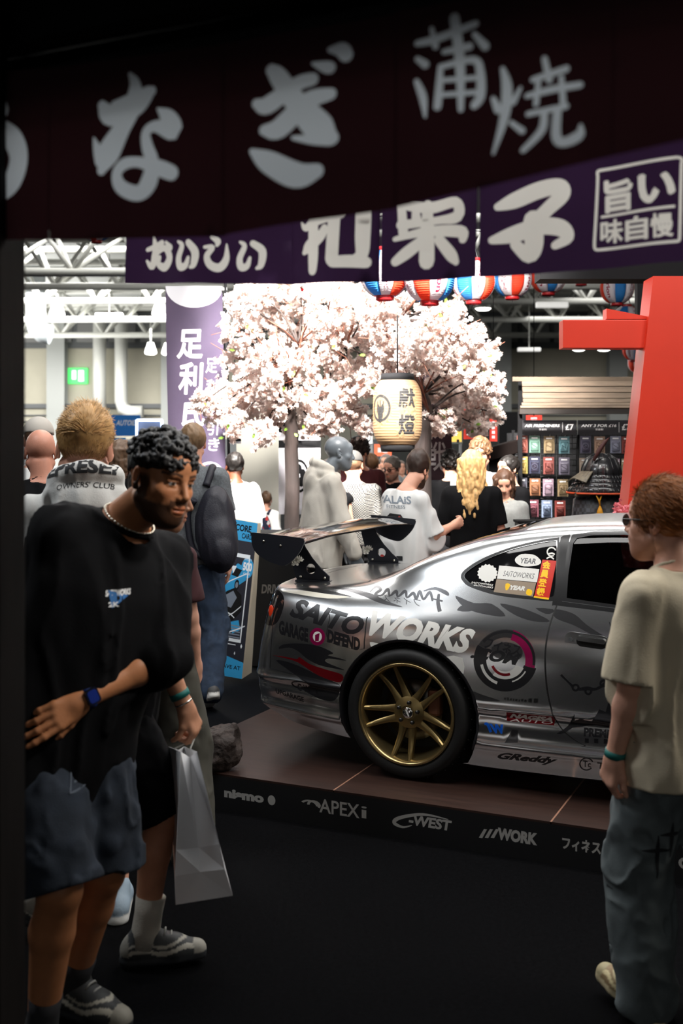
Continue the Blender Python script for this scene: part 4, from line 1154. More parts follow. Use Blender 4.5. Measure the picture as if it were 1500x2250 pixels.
def rim_bm(z0, z1, r=.066):
    bm = bmesh.new(); lathe(bm, [(r*.96, z0), (r, z0+.003), (r, z1-.003), (r*.96, z1)], 24, caps=False); lathe(bm, [(r*.9, z1), (r*.9, z0)], 24, caps=False); return bm
L0 = None
lan = [(845, 660, 110, 'left end of the visible row, red face forward', 2.0), (943, 671, 112, 'with broad blue stripe, hanging lowest', .75), (1040, 668, 95, 'third from left, right of the lowest one', 2.1), (1125, 658, 86, 'showing white beer writing, third from the row end', 1.35),
       (1204, 649, 80, 'with sideways Orion writing, second from the row end', 2.9), (1276, 628, 68, 'small one closing the row beside the dark beam', 2.3), (1355, 672, 74, 'whole round one hanging beside the red post', 2.75), (1376, 739, 66, 'upper half showing over the red beam', 2.3),
       (1392, 795, 50, 'below the red beam touching the red post', 2.9), (1402, 822, 46, 'half hidden behind the red post, lowest of the column', 3.2), (672, 641, 82, 'peeking out under the curtain gap above the cherry blossom', 1.6), (212, 534, 64, 'showing only its red bottom ring at the upper left', 1.0)]
for i, (px, pyb, wpx, l, rz) in enumerate(lan):
    D = .36/wpx*FPX; p = at(px, pyb, D); p.z += .19
    lbl = 'red, white and blue paper lantern '+l
    if i == 0:
        L0 = thing('paper_lantern', lbl, 'lantern', p, rz, 'beer lanterns'); shell.parent = L0
        obj('rim', rim_bm(-.19, -.15), M_rim, L0); obj('rim', rim_bm(.15, .19), M_rim, L0)
        bm = bmesh.new(); tube(bm, [(0, 0, .42), (0, 0, .3), (.05, 0, .19)], .003, 5); tube(bm, [(0, 0, .3), (-.05, 0, .19)], .003, 5); tube(bm, [(.03, 0, -.15), (.02, 0, -.2), (0, 0, -.215), (-.02, 0, -.2), (-.03, 0, -.15)], .002, 5); obj('hanging_wire', bm, M_dsteel, L0)
    else: dup(L0, p, rz, lbl, 'beer lanterns')
# string they hang on
o = bmesh.new(); pts = []
for (px, pyb, wpx, l, rz) in sorted(lan[:6]):
    D = .36/wpx*FPX; p = at(px, pyb, D); p.z += .61; pts.append(p)
tube(o, [at(560, 470, 11.2), at(672, 641, .36/82*FPX)+Vector((0, 0, .61))]+pts+[at(1330, 560, 12.5)], .005, 6); tag(obj('lantern_string', o, M_black), 'thin black string the row of beer lanterns hangs from', 'string')
o = bmesh.new(); pts = []
for (px, pyb, wpx, l, rz) in lan[6:10]: p = at(px, pyb, .36/wpx*FPX); p.z += .61; pts.append(p)
tube(o, [Vector((pts[0].x, pts[0].y, 9.5))]+pts, .005, 6); tag(obj('lantern_string', o, M_black), 'thin black string of the lantern column beside the red post', 'string')
o = bmesh.new(); p = at(212, 534, .36/64*FPX); tube(o, [p+Vector((0, 0, .60)), Vector((p.x, p.y, 9.5))], .005, 6); tag(obj('lantern_string', o, M_black), 'thin black string of the lone lantern at the upper left', 'string')
# dark beam over the stand
bm = bmesh.new(); a, b = at(1180, 585, 7.6), at(1640, 585, 7.6); box(bm, (a+b)/2, (b.x-a.x, .22, .21)); struct('trim_22', bm, M_black)
bm = bmesh.new(); a = at(1408, 600, 8.6); box(bm, (a.x, 8.6, (a.z+.17)/2), (.08, .08, a.z-.17)); struct('trim_23', bm, M_black)
# ================================================================== the silver coupe
# stations along the body; each: 9 points (x, half width, z) from the sill up to the centre line
ST = [
 (-1.40, [(-.88,0,.21),(-.945,0,.27),(-.965,0,.43),(-.955,0,.60),(-.915,0,.75),(-.875,0,.885),(-.865,0,.895),(-.858,0,.90),(-.85,0,.905)]),
 (-1.12, [(-.875,.42,.21),(-.94,.44,.27),(-.957,.46,.43),(-.945,.45,.60),(-.905,.43,.75),(-.865,.40,.882),(-.855,.34,.893),(-.85,.25,.898),(-.842,0,.903)]),
 (-.98, [(-.85,.60,.21),(-.91,.64,.27),(-.925,.66,.43),(-.905,.65,.60),(-.875,.63,.75),(-.845,.58,.878),(-.835,.48,.89),(-.832,.3,.896),(-.828,0,.90)]),
 (-.90, [(-.81,.665,.21),(-.865,.715,.268),(-.88,.735,.43),(-.862,.725,.60),(-.84,.705,.74),(-.815,.65,.872),(-.81,.54,.888),(-.808,.3,.896),(-.806,0,.90)]),
 (-.80, [(-.75,.70,.20),(-.79,.755,.265),(-.80,.775,.43),(-.79,.765,.60),(-.78,.745,.735),(-.765,.68,.866),(-.76,.57,.888),(-.76,.3,.898),(-.76,0,.902)]),
 (-.65, [(-.65,.735,.185),(-.65,.785,.258),(-.65,.80,.43),(-.65,.795,.60),(-.65,.775,.73),(-.65,.70,.862),(-.65,.59,.892),(-.65,.32,.902),(-.65,0,.906)]),
 (-.45, [(-.45,.77,.165),(-.45,.805,.245),(-.45,.825,.425),(-.45,.825,.60),(-.45,.805,.735),(-.45,.715,.862),(-.45,.61,.905),(-.45,.4,.914),(-.45,0,.918)]),
 (-.28, [(-.28,.78,.15),(-.28,.81,.235),(-.28,.835,.42),(-.28,.842,.60),(-.28,.822,.74),(-.28,.73,.866),(-.28,.63,.92),(-.28,.57,.935),(-.28,0,.945)]),
 (0.0, [(0,.785,.12),(0,.815,.22),(0,.84,.41),(0,.852,.60),(0,.83,.74),(0,.742,.872),(0,.665,.975),(0,.575,1.062),(0,0,1.085)]),
 (.20, [(.2,.79,.105),(.2,.83,.215),(.2,.838,.40),(.2,.846,.60),(.2,.826,.735),(.2,.746,.876),(.2,.66,1.02),(.2,.56,1.142),(.2,0,1.165)]),
 (.40, [(.4,.79,.098),(.4,.835,.21),(.4,.832,.395),(.4,.84,.60),(.4,.822,.728),(.4,.75,.880),(.4,.652,1.055),(.4,.54,1.20),(.4,0,1.225)]),
 (.70, [(.7,.79,.10),(.7,.838,.21),(.7,.828,.395),(.7,.834,.60),(.7,.818,.718),(.7,.752,.878),(.7,.646,1.08),(.7,.525,1.242),(.7,0,1.268)]),
 (1.0, [(1.0,.79,.105),(1.0,.838,.212),(1.0,.826,.396),(1.0,.83,.595),(1.0,.815,.708),(1.0,.754,.868),(1.0,.645,1.075),(1.0,.525,1.252),(1.0,0,1.283)]),
 (1.4, [(1.4,.79,.11),(1.4,.836,.215),(1.4,.826,.398),(1.4,.828,.59),(1.4,.814,.695),(1.4,.758,.85),(1.4,.648,1.055),(1.4,.535,1.228),(1.4,0,1.268)]),
 (1.75, [(1.75,.79,.115),(1.75,.834,.218),(1.75,.828,.40),(1.75,.828,.585),(1.75,.814,.685),(1.75,.76,.835),(1.75,.68,.98),(1.75,.60,1.10),(1.75,0,1.15)]),
 (2.1, [(2.1,.79,.12),(2.1,.83,.22),(2.1,.832,.40),(2.1,.832,.58),(2.1,.815,.675),(2.1,.765,.80),(2.1,.71,.88),(2.1,.55,.93),(2.1,0,.965)]),
 (2.5, [(2.5,.79,.13),(2.5,.82,.23),(2.5,.84,.40),(2.5,.845,.57),(2.5,.82,.665),(2.5,.75,.76),(2.5,.64,.80),(2.5,.42,.835),(2.5,0,.86)]),
 (2.9, [(2.9,.77,.13),(2.9,.80,.23),(2.9,.80,.40),(2.9,.79,.52),(2.9,.76,.61),(2.9,.69,.685),(2.9,.58,.715),(2.9,.38,.745),(2.9,0,.765)]),
 (3.15, [(3.15,.70,.13),(3.17,.73,.22),(3.18,.72,.36),(3.16,.70,.48),(3.14,.67,.55),(3.1,.6,.62),(3.08,.5,.65),(3.05,.33,.675),(3.05,0,.695)]),
 (3.35, [(3.32,.5,.13),(3.36,.52,.21),(3.36,.52,.34),(3.32,.5,.46),(3.28,.48,.53),(3.23,.43,.585),(3.2,.36,.605),(3.17,.24,.62),(3.16,0,.64)]),
 (3.6, [(3.42,0,.13),(3.47,0,.21),(3.47,0,.33),(3.42,0,.45),(3.37,0,.52),(3.3,0,.565),(3.27,0,.58),(3.23,0,.595),(3.2,0,.61)]),
]
def pchip(x, y, xi):
    x = np.asarray(x, float); y = np.asarray(y, float); h = np.diff(x); dl = np.diff(y)/h; m = np.zeros_like(y)
    for i in range(1, len(x)-1):
        if dl[i-1]*dl[i] > 0:
            w1, w2 = 2*h[i]+h[i-1], h[i]+2*h[i-1]; m[i] = (w1+w2)/(w1/dl[i-1]+w2/dl[i])
    m[0], m[-1] = dl[0], dl[-1]
    k = np.clip(np.searchsorted(x, xi)-1, 0, len(x)-2); t = (xi-x[k])/h[k]
    return (2*t**3-3*t**2+1)*y[k]+(t**3-2*t**2+t)*h[k]*m[k]+(-2*t**3+3*t**2)*y[k+1]+(t**3-t**2)*h[k]*m[k+1]
NU, NS = 501, 321
UU = np.linspace(-1.40, 3.6, NU); SS = np.linspace(0, 8, NS)
us_ = [a for a, _ in ST]; K = np.array([b for _, b in ST])          # stations x 9 x 3
TB = np.zeros((NU, 9, 3))
for k in range(9):
    for c in range(3): TB[:, k, c] = pchip(us_, K[:, k, c], UU)
TAB = np.zeros((NU, NS, 3))
for c in range(3):
    # straight pieces between the lines, plus a little crown, then rounded
    for i in range(NU): TAB[i, :, c] = pchip(np.arange(9), TB[i, :, c], SS)
bul = np.zeros(NS); 
def blur(A, sig, ax):
    n = int(sig*3)+1; k = np.exp(-.5*(np.arange(-n, n+1)/sig)**2); k /= k.sum()
    pad = [(0, 0)]*A.ndim; pad[ax] = (n, n)
    P_ = np.pad(A, pad, mode='reflect', reflect_type='odd'); return np.apply_along_axis(lambda v: np.convolve(v, k, 'valid'), ax, P_)
SOFT = blur(blur(TAB, 9, 1), 3, 0)
# keep the sill edge, side crease and window line crisp
wgt = np.zeros(NS)
for s0, wd in ((1.0, .16), (2.0, .13), (0, .3)): wgt = np.maximum(wgt, np.exp(-((SS-s0)/wd)**2))
TAB = SOFT*(1-.75*wgt[None, :, None])+TAB*.75*wgt[None, :, None]
# pressed step under the trim line (side crease) on the flanks
step = np.exp(-((SS-1.97)/.075)**2)*.013-np.exp(-((SS-1.80)/.10)**2)*.008+np.exp(-((SS-1.03)/.13)**2)*.012-np.exp(-((SS-1.35)/.16)**2)*.006
TAB[:, :, 1] += step[None, :]*np.clip((TAB[:, :, 1]-.3)*4, 0, 1)
DU = np.gradient(TAB, UU, axis=0); DS = np.gradient(TAB, SS, axis=1)
NRM = np.cross(DU, DS)                                               # with y = +half width
NRM /= np.linalg.norm(NRM, axis=2, keepdims=True)+1e-12
def samp(T, u, s):
    fu = np.clip((np.asarray(u)+1.40)/5.0*(NU-1), 0, NU-1.001); fs = np.clip(np.asarray(s)/8*(NS-1), 0, NS-1.001)
    i, j = fu.astype(int), fs.astype(int); a, b = (fu-i)[..., None], (fs-j)[..., None]
    return T[i, j]*(1-a)*(1-b)+T[i+1, j]*a*(1-b)+T[i, j+1]*(1-a)*b+T[i+1, j+1]*a*b
# where each body point of the visible flank shows in the photo, used to trace the graphics onto the body
_W = np.array(CO)[None, None]+TAB[..., 0:1]*np.array(FW)-TAB[..., 1:2]*np.array(LF)+TAB[..., 2:3]*np.array((0, 0, 1))
PXT = np.stack([750+_W[..., 0]/_W[..., 1]*FPX, HOR-(_W[..., 2]-EYE)/_W[..., 1]*FPX], -1)
_view = _W-np.array((0, 0, EYE)); _nw = NRM[..., 0:1]*np.array(FW)-NRM[..., 1:2]*np.array(LF)+NRM[..., 2:3]*np.array((0, 0, 1))
_sgn = np.sign(NRM[NU//3, NS//3, 1]); _facing = ((_nw*_sgn*_view).sum(-1) < 0)
PXM = np.where(_facing[..., None], PXT, 1e6)
PXC = PXM[::4, ::4].copy()
def car_us(px, py):
    d = (PXC[..., 0]-px)**2+(PXC[..., 1]-py)**2; k = int(d.argmin()); i, j = divmod(k, PXC.shape[1]); a0, b0 = max(0, i*4-6), max(0, j*4-6)
    w_ = PXM[a0:i*4+7, b0:j*4+7]; d = (w_[..., 0]-px)**2+(w_[..., 1]-py)**2; k = int(d.argmin()); i, j = divmod(k, w_.shape[1]); i, j = i+a0, j+b0
    i = min(max(i, 1), NU-2); j = min(max(j, 1), NS-2)
    J = np.stack([(PXT[i+1, j]-PXT[i-1, j])/2, (PXT[i, j+1]-PXT[i, j-1])/2], 1); r = np.array([px, py])-PXT[i, j]
    try: t = np.clip(np.linalg.solve(J, r), -1.5, 1.5)
    except Exception: t = (0, 0)
    return (UU[0]+(i+t[0])*(UU[1]-UU[0]), SS[0]+(j+t[1])*(SS[1]-SS[0]))
_us_cache = {}
def cu(pts): return [_us_cache.setdefault((round(a, 2), round(b, 2)), car_us(a, b)) for a, b in pts]
def csp(pts, k=5): return cu([tuple(p) for p in spline(pts, k, True)])
def cpoly(*pts): return cu(pts)
def cz(x, z):
    """flank point at side position x and height z"""
    i = int(round((x+1.40)/5*(NU-1))); zz = np.maximum.accumulate(TAB[i, :281, 2]); return (x, float(np.interp(z, zz, SS[:281])))
def ctext(s, bl, br, tl, bold=.02, shear=0, mirror=False):
    """writing placed by three photo corners on the flank"""
    P, W = text2d(s, bold, shear); bl, br, tl = map(np.array, (bl, br, tl)); out = []
    for p in P:
        q = []
        for x, y in p:
            a = x/W; a = 1-a if mirror else a
            q.append(tuple(bl+(br-bl)*a+(tl-bl)*y))
        out.append(cu(q))
    return out
def cstroke(pts, w, k=5):
    return [cu([tuple(p) for p in q]) for q in stroke(pts, w, k)]
def cring(cx, cy, r0, r1, a0=0, a1=360, n=30, ry=1.0, tilt=0.0):
    out = []
    for q in ring(0, 0, r0, r1, n, R(a0), R(a1), ry): out.append(cu([(cx+x+tilt*y*0, cy-y) for x, y in q]))
    return out

# ---- materials
M_paint = mat('liquid_silver', (.72, .73, .74), .2, .97)
M_pblack = mat('vinyl_black', (.012, .012, .014), .28, spec=.5)
M_pgrey = mat('vinyl_charcoal', (.10, .10, .105), .25, .8)
M_pwhite = mat('vinyl_white', (.78, .77, .73), .3)
M_pcream = mat('vinyl_cream', (.72, .69, .60), .35)
M_pred = mat('vinyl_red', (.22, .006, .012), .2, .5)
M_ppink = mat('vinyl_magenta', (.38, .01, .10), .2, .5)
M_pblue = mat('vinyl_blue', (.01, .13, .72), .3, emit=None)
M_gap = mat('panel_gap', (.003, .003, .003), .6)
M_rub = mat('window_rubber', (.006, .006, .007), .3)
M_chrome = mat('chrome_trim', (.7, .7, .7), .12, 1.0)
M_dred = mat('sticker_red', srgb(205, 38, 20), .3); M_yel = mat('sticker_yellow', srgb(250, 200, 20), .3); M_tan = mat('sticker_tan', srgb(150, 132, 112), .35)
M_glass = glass_mat('car_glass', .16, (.75, .9, .85)); M_priv = mat('privacy_glass', (.006, .006, .007), .03, spec=.6)
M_lens = mat('lamp_lens', (.012, .010, .011), .05, spec=.8, coat=1)
M_lred = mat('lamp_red', (.5, .03, .01), .15, emit=(1, .08, .02), estr=.12)
MATS = [M_paint, M_pblack, M_pgrey, M_pwhite, M_pcream, M_pred, M_ppink, M_pblue, M_gap, M_rub, M_chrome, M_dred, M_yel, M_tan]
PA, BK, GY, WH, CR, RD, PK, BL, GP, RB, CH, SR, SY, ST_ = range(14)

# ---- outlines in body coordinates
arch = [cz(.372*math.cos(a), .318+.372*math.sin(a)) for a in np.linspace(0, PI, 25)]
def arch_hole(cx, r, zc=.318):
    return [(cx+r*math.cos(a), ) for a in ()]
def arch_poly(cx, r):
    pts = []
    for a in np.linspace(R(-42), R(222), 37):
        x, z = cx+r*math.cos(a), .318+r*math.sin(a)
        i = int(round((x+1.40)/5*(NU-1))); zmin = TAB[i, 0, 2]
        pts.append(cz(x, max(z, zmin)) if z > zmin else (x, 0.0))
    pts[0] = (pts[0][0], 0.0); pts[-1] = (pts[-1][0], 0.0)
    return [(pts[0][0], -.05)]+pts+[(pts[-1][0], -.05)]
A_rear, A_front = arch_poly(0, .368), arch_poly(2.525, .345)
# windows, traced
qwin = csp([(1012, 1267), (1022, 1252), (1060, 1228), (1120, 1204), (1180, 1189), (1222, 1183), (1229, 1188), (1228, 1250), (1224, 1310), (1214, 1322), (1160, 1318), (1090, 1309), (1035, 1292), (1018, 1280)], 4)
qwin_in = csp([(1020, 1266), (1030, 1254), (1064, 1233), (1120, 1210), (1180, 1195), (1216, 1190), (1222, 1195), (1221, 1250), (1217, 1303), (1206, 1313), (1160, 1310), (1092, 1300), (1040, 1285), (1026, 1276)], 4)
def side(pts): return [cz(x, z) for x, z in pts]
dwin = side([(.745, .905), (.74, 1.02), (.745, 1.17), (.755, 1.205), (.85, 1.222), (1.0, 1.228), (1.2, 1.22), (1.38, 1.20), (1.48, 1.17), (1.62, 1.09), (1.80, .965), (1.92, .865), (1.85, .85), (1.4, .868), (1.0, .888)])
dwin_in = side([(.765, .92), (.76, 1.02), (.765, 1.165), (.78, 1.19), (.85, 1.205), (1.0, 1.212), (1.2, 1.203), (1.37, 1.183), (1.46, 1.155), (1.6, 1.075), (1.77, .955), (1.86, .88), (1.8, .868), (1.4, .883), (1.0, .902)])
rail = side([(.70, .882), (.70, 1.19), (.715, 1.20), (.745, 1.205), (.745, .90)])
dtrim = side([(.705, .885), (1.0, .868), (1.4, .848), (1.94, .822), (1.93, .845), (1.4, .866), (1.0, .886), (.72, .905)])
door = [cz(*p) for p in [(.722, .885), (.70, .80), (.688, .70), (.69, .58), (.705, .46), (.74, .36), (.80, .30), (.87, .265), (.95, .258), (1.9, .262), (1.95, .30), (1.97, .45), (1.965, .70), (1.95, .83)]]
# end glass and roof line (u, s)
def lane(x0, x1, n, f): return [(x0+(x1-x0)*i/n, f(x0+(x1-x0)*i/n)) for i in range(n+1)]
rglass = lane(-.27, .47, 10, lambda x: 7.05)+[(.49, 7.4), (.50, 8.05), (-.30, 8.05)]
rtrim = lane(-.30, .50, 10, lambda x: 6.93)+[(.53, 7.3), (.54, 8.06), (-.33, 8.06)]
wglass = lane(1.50, 2.06, 10, lambda x: 7.06)+[(2.08, 8.05), (1.47, 8.05)]
wtrim = lane(1.46, 2.10, 10, lambda x: 6.95)+[(2.12, 8.06), (1.44, 8.06)]
tail = csp([(588, 1302), (600, 1298), (611, 1298), (622, 1310), (623, 1330), (614, 1358), (602, 1373), (584, 1372), (580, 1345), (582, 1318)], 3)
def closed_line(poly, w):
    """thin gap following an outline in (u, s)"""
    return stroke(list(poly)+[poly[0]], w, 1)
prints = []
def P_(m, polys): prints.append((polys, m))
def gap(pts, w=.006): P_(GP, [q for q in stroke(pts, [w*1.0]*len(pts), 1)])
# flowing flame shapes ------------------------------------------------
P_(GY, [csp([(720, 1292), (770, 1294), (815, 1305), (850, 1322), (885, 1335), (840, 1328), (800, 1312), (760, 1299)], 4),
        csp([(620, 1296), (660, 1293), (720, 1298), (772, 1312), (730, 1307), (670, 1302)], 3)])
P_(CR, [csp([(618, 1299), (660, 1298), (730, 1308), (768, 1313), (720, 1316), (650, 1306)], 3)])
P_(BK, [csp([(612, 1427), (622, 1417), (660, 1415), (700, 1421), (732, 1436), (720, 1441), (745, 1447), (760, 1453), (722, 1448), (716, 1456), (756, 1473), (735, 1470), (700, 1462), (672, 1447), (655, 1432), (635, 1424)], 3),
        csp([(606, 1452), (640, 1458), (690, 1480), (735, 1500), (748, 1510), (735, 1540), (700, 1536), (660, 1512), (680, 1508), (640, 1478)], 3)])
P_(RD, [csp([(598, 1441), (625, 1444), (652, 1449), (658, 1445), (680, 1460), (715, 1472), (752, 1484), (748, 1500), (720, 1494), (690, 1480), (655, 1457), (625, 1447)], 3)])
P_(GY, [csp([(1000, 1310), (1040, 1326), (1080, 1328), (1110, 1355), (1060, 1350), (1020, 1336)], 3), csp([(1098, 1327), (1160, 1342), (1208, 1366), (1170, 1366), (1130, 1352)], 3), csp([(1176, 1337), (1215, 1340), (1213, 1348), (1198, 1350)], 2),
        csp([(1222, 1340), (1260, 1350), (1290, 1375), (1330, 1400), (1366, 1412), (1310, 1400), (1262, 1376), (1225, 1362), (1216, 1352)], 4),
        csp([(1003, 1342), (1022, 1328), (1050, 1336), (1030, 1345)], 2)])
P_(WH, [csp([(812, 1412), (830, 1415), (858, 1426), (838, 1432), (818, 1440), (816, 1425)], 2), csp([(980, 1444), (1016, 1447), (1018, 1482), (1005, 1470)], 2)])
P_(GY, [csp([(1036, 1520), (1060, 1528), (1100, 1542), (1060, 1541), (1040, 1535)], 3)])
# main lettering -------------------------------------------------------
P_(BK, ctext('SAITO', (634, 1355), (790, 1402), (648, 1313), .045, .25))
P_(WH, ctext('WORKS', (800, 1396), (1028, 1440), (818, 1341), .05, .2))
P_(BK, ctext('GARAGE', (612, 1394), (676, 1413), (613, 1363), .06)+ctext('DEFEND', (718, 1412), (790, 1432), (720, 1384), .06))
P_(PK, cring(697, 1400, 10, 17, 0, 360, 20, 1.15)); P_(WH, cring(697, 1400, 0.5, 10, 0, 360, 14, 1.15)); P_(PK, [cu([(692, 1410), (700, 1410), (702, 1392), (692, 1396)])])
# brush circle
CX, CY = 1110, 1452
P_(BK, cring(CX, CY, 42, 70, 150, 345, 26, .98)); P_(PK, cring(CX, CY, 44, 66, -15, 75, 14, 1.05)); P_(GY, cring(CX, CY, 50, 68, 75, 150, 12, 1.0)); P_(BK, cring(CX, CY, 60, 66, -10, 140, 20, 1.0))
P_(WH, cring(CX, CY, 50, 56, 190, 250, 9, 1.0)+cring(CX+2, CY, 47, 50, 285, 330, 8, 1.0)+cring(CX, CY, 26, 44, 230, 335, 14, .95)); P_(RD, cring(CX, CY+2, 27, 33, 200, 290, 12, 1))
P_(GY, [csp([(1080, 1424), (1110, 1412), (1145, 1425), (1140, 1450), (1090, 1446)], 4)])
for k, ch in enumerate('フィネス'): P_(BK, ctext(ch, (1063+k*20, 1424+k*5), (1081+k*20, 1429+k*5), (1066+k*20, 1402+k*5), .03, .1))
P_(BK, ctext('.COM', (1032, 1447), (1138, 1464), (1040, 1421), .05, .2))
# flowing mirrored script, with its mirrored kana
fs = [(812, 1302), (826, 1290), (836, 1296), (824, 1307), (838, 1309), (852, 1296), (856, 1310), (870, 1300), (874, 1312), (890, 1300), (894, 1314), (908, 1304), (914, 1318), (922, 1300), (930, 1318), (944, 1302), (950, 1322)]
P_(GY, cstroke(fs, [2, 6, 7, 6, 4, 7, 4, 7, 4, 7, 4, 7, 5, 7, 5, 7, 4], 5)+cstroke([(966, 1345), (962, 1325), (964, 1306)], [9, 8, 5], 4)+cstroke([(930, 1300), (955, 1294), (980, 1304), (984, 1310)], [3, 7, 9, 4], 4)+cstroke([(946, 1316), (972, 1322)], [3, 4], 2))
for k, ch in enumerate('スネィフ'): P_(GY, ctext(ch, (842+k*22, 1322+k*3), (858+k*22, 1325+k*3), (842+k*22, 1308+k*3), .0, 0, True))
P_(GY, cstroke([(1338, 1368), (1345, 1383), (1355, 1384), (1356, 1372), (1346, 1369)], [2, 4, 4, 4, 2], 4)+cstroke([(1364, 1366), (1370, 1380), (1360, 1390)], [3, 5, 3], 4))
# lower stickers
P_(RD, [cu([(1112, 1566), (1219, 1576), (1217, 1595), (1113, 1585)])]); P_(WH, ctext('NAGISA', (1119, 1578), (1213, 1587), (1123, 1569), .06, .15)+ctext('AUTO', (1119, 1586), (1213, 1592), (1121, 1580), .0, .1))
P_(BL, ctext('W', (1076, 1612), (1107, 1614), (1074, 1591), .06, -.2)+cstroke([(1078, 1610), (1070, 1592), (1064, 1593)], [6, 6, 5], 3))
P_(GY, [cu([(1108, 1634), (1125, 1604), (1138, 1606), (1137, 1633)])])
P_(BK, ctext('GReddy', (1088, 1672), (1218, 1684), (1098, 1654), .05, .25))
P_(BK, cring(1288, 1680, 13, 16, 20, 320, 18, .9)+ctext('Tc', (1280, 1686), (1298, 1688), (1280, 1672), .02)+ctext('Tandem', (1310, 1690), (1400, 1698), (1312, 1676), .03))
P_(BK, ctext('PREMIUM', (1282, 1619), (1368, 1626), (1283, 1600), .05)); P_(BK, [cu([(x, 1633+i), (x+9, 1634+i), (x+9, 1624+i), (x, 1623+i)]) for i, x in enumerate((1284, 1305, 1326, 1347))])
P_(CH, [cu([(x, y), (x+w0, y+1), (x+w0+1, y-h0), (x+1, y-h0)]) for x, y, w0, h0 in ((1106, 1538, 5, 4), (1113, 1540, 4, 7), (1119, 1540, 5, 4), (1126, 1541, 3, 5), (1131, 1541, 5, 4), (1138, 1542, 4, 4), (1144, 1542, 5, 5), (1151, 1543, 5, 4), (1160, 1544, 8, 8), (1172, 1545, 9, 9))])
P_(BK, ctext('C-WEST', (655, 1518), (702, 1530), (652, 1502), .03, .2)+cstroke([(700, 1512), (668, 1500), (642, 1500), (648, 1510), (668, 1516)], [1.5, 2, 3, 3, 1.5], 4)+ctext('UPGARAGE', (606, 1524), (668, 1544), (605, 1513), .03))
# chain and dragon claw on the door
P_(BK, cstroke([(1232, 1484), (1246, 1498), (1258, 1510)], [5, 4, 6], 3)+[q for cx, cy in ((1264, 1512), (1292, 1520), (1325, 1503)) for q in cring(cx, cy, 4, 9, 0, 360, 10)]+cstroke([(1270, 1516), (1290, 1514), (1310, 1515), (1335, 1500), (1370, 1486)], [6, 9, 6, 8, 7], 4))
P_(BK, [csp([(1222, 1614), (1240, 1602), (1252, 1590), (1262, 1570), (1262, 1585), (1275, 1580), (1300, 1586), (1316, 1560), (1330, 1566), (1336, 1545), (1346, 1556), (1352, 1530), (1360, 1545), (1372, 1520), (1376, 1590), (1340, 1600), (1310, 1594), (1280, 1598), (1258, 1600), (1240, 1612)], 2)])
# gaps ------------------------------------------------------------------
dl = [tuple(p) for p in spline(door, 5)]
P_(GP, stroke(dl, .008, 1))
fuelp = cu([(727, 1346), (800, 1356), (805, 1362), (800, 1412), (792, 1428), (722, 1410), (724, 1360)])
P_(GP, closed_line([tuple(p) for p in spline(fuelp, 3, True)], .0065))
P_(GP, stroke(cu([(599, 1374), (597, 1400), (594, 1440), (593, 1469)]), .006, 1)+stroke(cu([(593, 1469), (640, 1482), (690, 1493), (745, 1506)]), [.004, .02, .02, .02], 1))
P_(GP, stroke([(-.70, 5.9), (-.79, 6.0), (-.80, 8)], .012, 2)+stroke([(-.70, 5.9), (-.45, 5.96), (-.31, 6.3), (-.31, 6.9)], .012, 3)+stroke([(2.14, 6.4), (2.10, 8)], .01, 1)+stroke([(2.14, 6.4), (2.5, 5.9), (3.0, 5.8), (3.1, 6.5), (3.12, 8)], .01, 3))
# window surrounds
P_(RB, [qwin, rail, dwin, dtrim, rtrim, wtrim])
P_(CH, stroke(qwin_in+[qwin_in[0]], .008, 1))
PARTS = {20: ('quarter_window', M_priv), 21: ('door_window', M_glass), 22: ('rear_window', M_glass), 23: ('windscreen', M_glass), 24: ('tail_lamp', M_lens), 30: None}
P_(20, [qwin_in]); P_(21, [dwin_in]); P_(22, [rglass]); P_(23, [wglass]); P_(24, [tail])
P_(30, [A_rear, A_front])
# stickers in the quarter window
P_(WH, [[p for p in cu([(1070+20*(1+.14*(i % 2))*math.cos(2*PI*i/32), 1260-18*(1+.14*(i % 2))*math.sin(2*PI*i/32)) for i in range(32)])]])
P_(WH, [cu([(1096, 1243), (1184, 1251), (1179, 1280), (1091, 1272)]), csp([(1131, 1228), (1145, 1218), (1170, 1219), (1183, 1227), (1188, 1236), (1178, 1243), (1150, 1245), (1134, 1238)], 3)])
P_(ST_, [cu([(1090, 1273), (1177, 1281), (1170, 1312), (1084, 1302)])]); P_(WH, ctext('YEAR', (1118, 1296), (1152, 1299), (1120, 1286), .06, .2)); P_(SY, [csp([(1158, 1295), (1168, 1298), (1166, 1309), (1155, 1306)], 3), csp([(1110, 1283), (1120, 1284), (1116, 1295), (1110, 1297)], 2)])
P_(GY, ctext('SAITOWORKS', (1104, 1266), (1172, 1273), (1106, 1254), .0, .2)+ctext('YEAR', (1142, 1238), (1176, 1240), (1143, 1226), .03, .2))
P_(SR, [cu([(1191, 1230), (1222, 1233), (1205, 1319), (1172, 1314)])]); P_(SY, [cu([(1173, 1310), (1206, 1315), (1205, 1319), (1172, 1314)])])
for k, ch in enumerate('会員登録'): P_(SY, ctext(ch, (1190-k*4.3, 1249+k*19.5), (1207-k*4.3, 1251+k*19.5), (1193-k*4.3, 1232.5+k*19.5), .045))
P_(WH, ctext('SAITOWORKS', (1034, 1282), (1082, 1288), (1035, 1278), .02, .2)+ctext('SAITOWORKS', (1040, 1288), (1082, 1294), (1041, 1284), .02, .2))
P_(WH, cring(1211, 1213, 8, 11, 20, 300, 12)+cstroke([(1203, 1218), (1212, 1216), (1218, 1219)], [3, 4, 3], 2)+cstroke([(1200, 1228), (1208, 1224), (1216, 1229)], [3, 3, 3], 2))

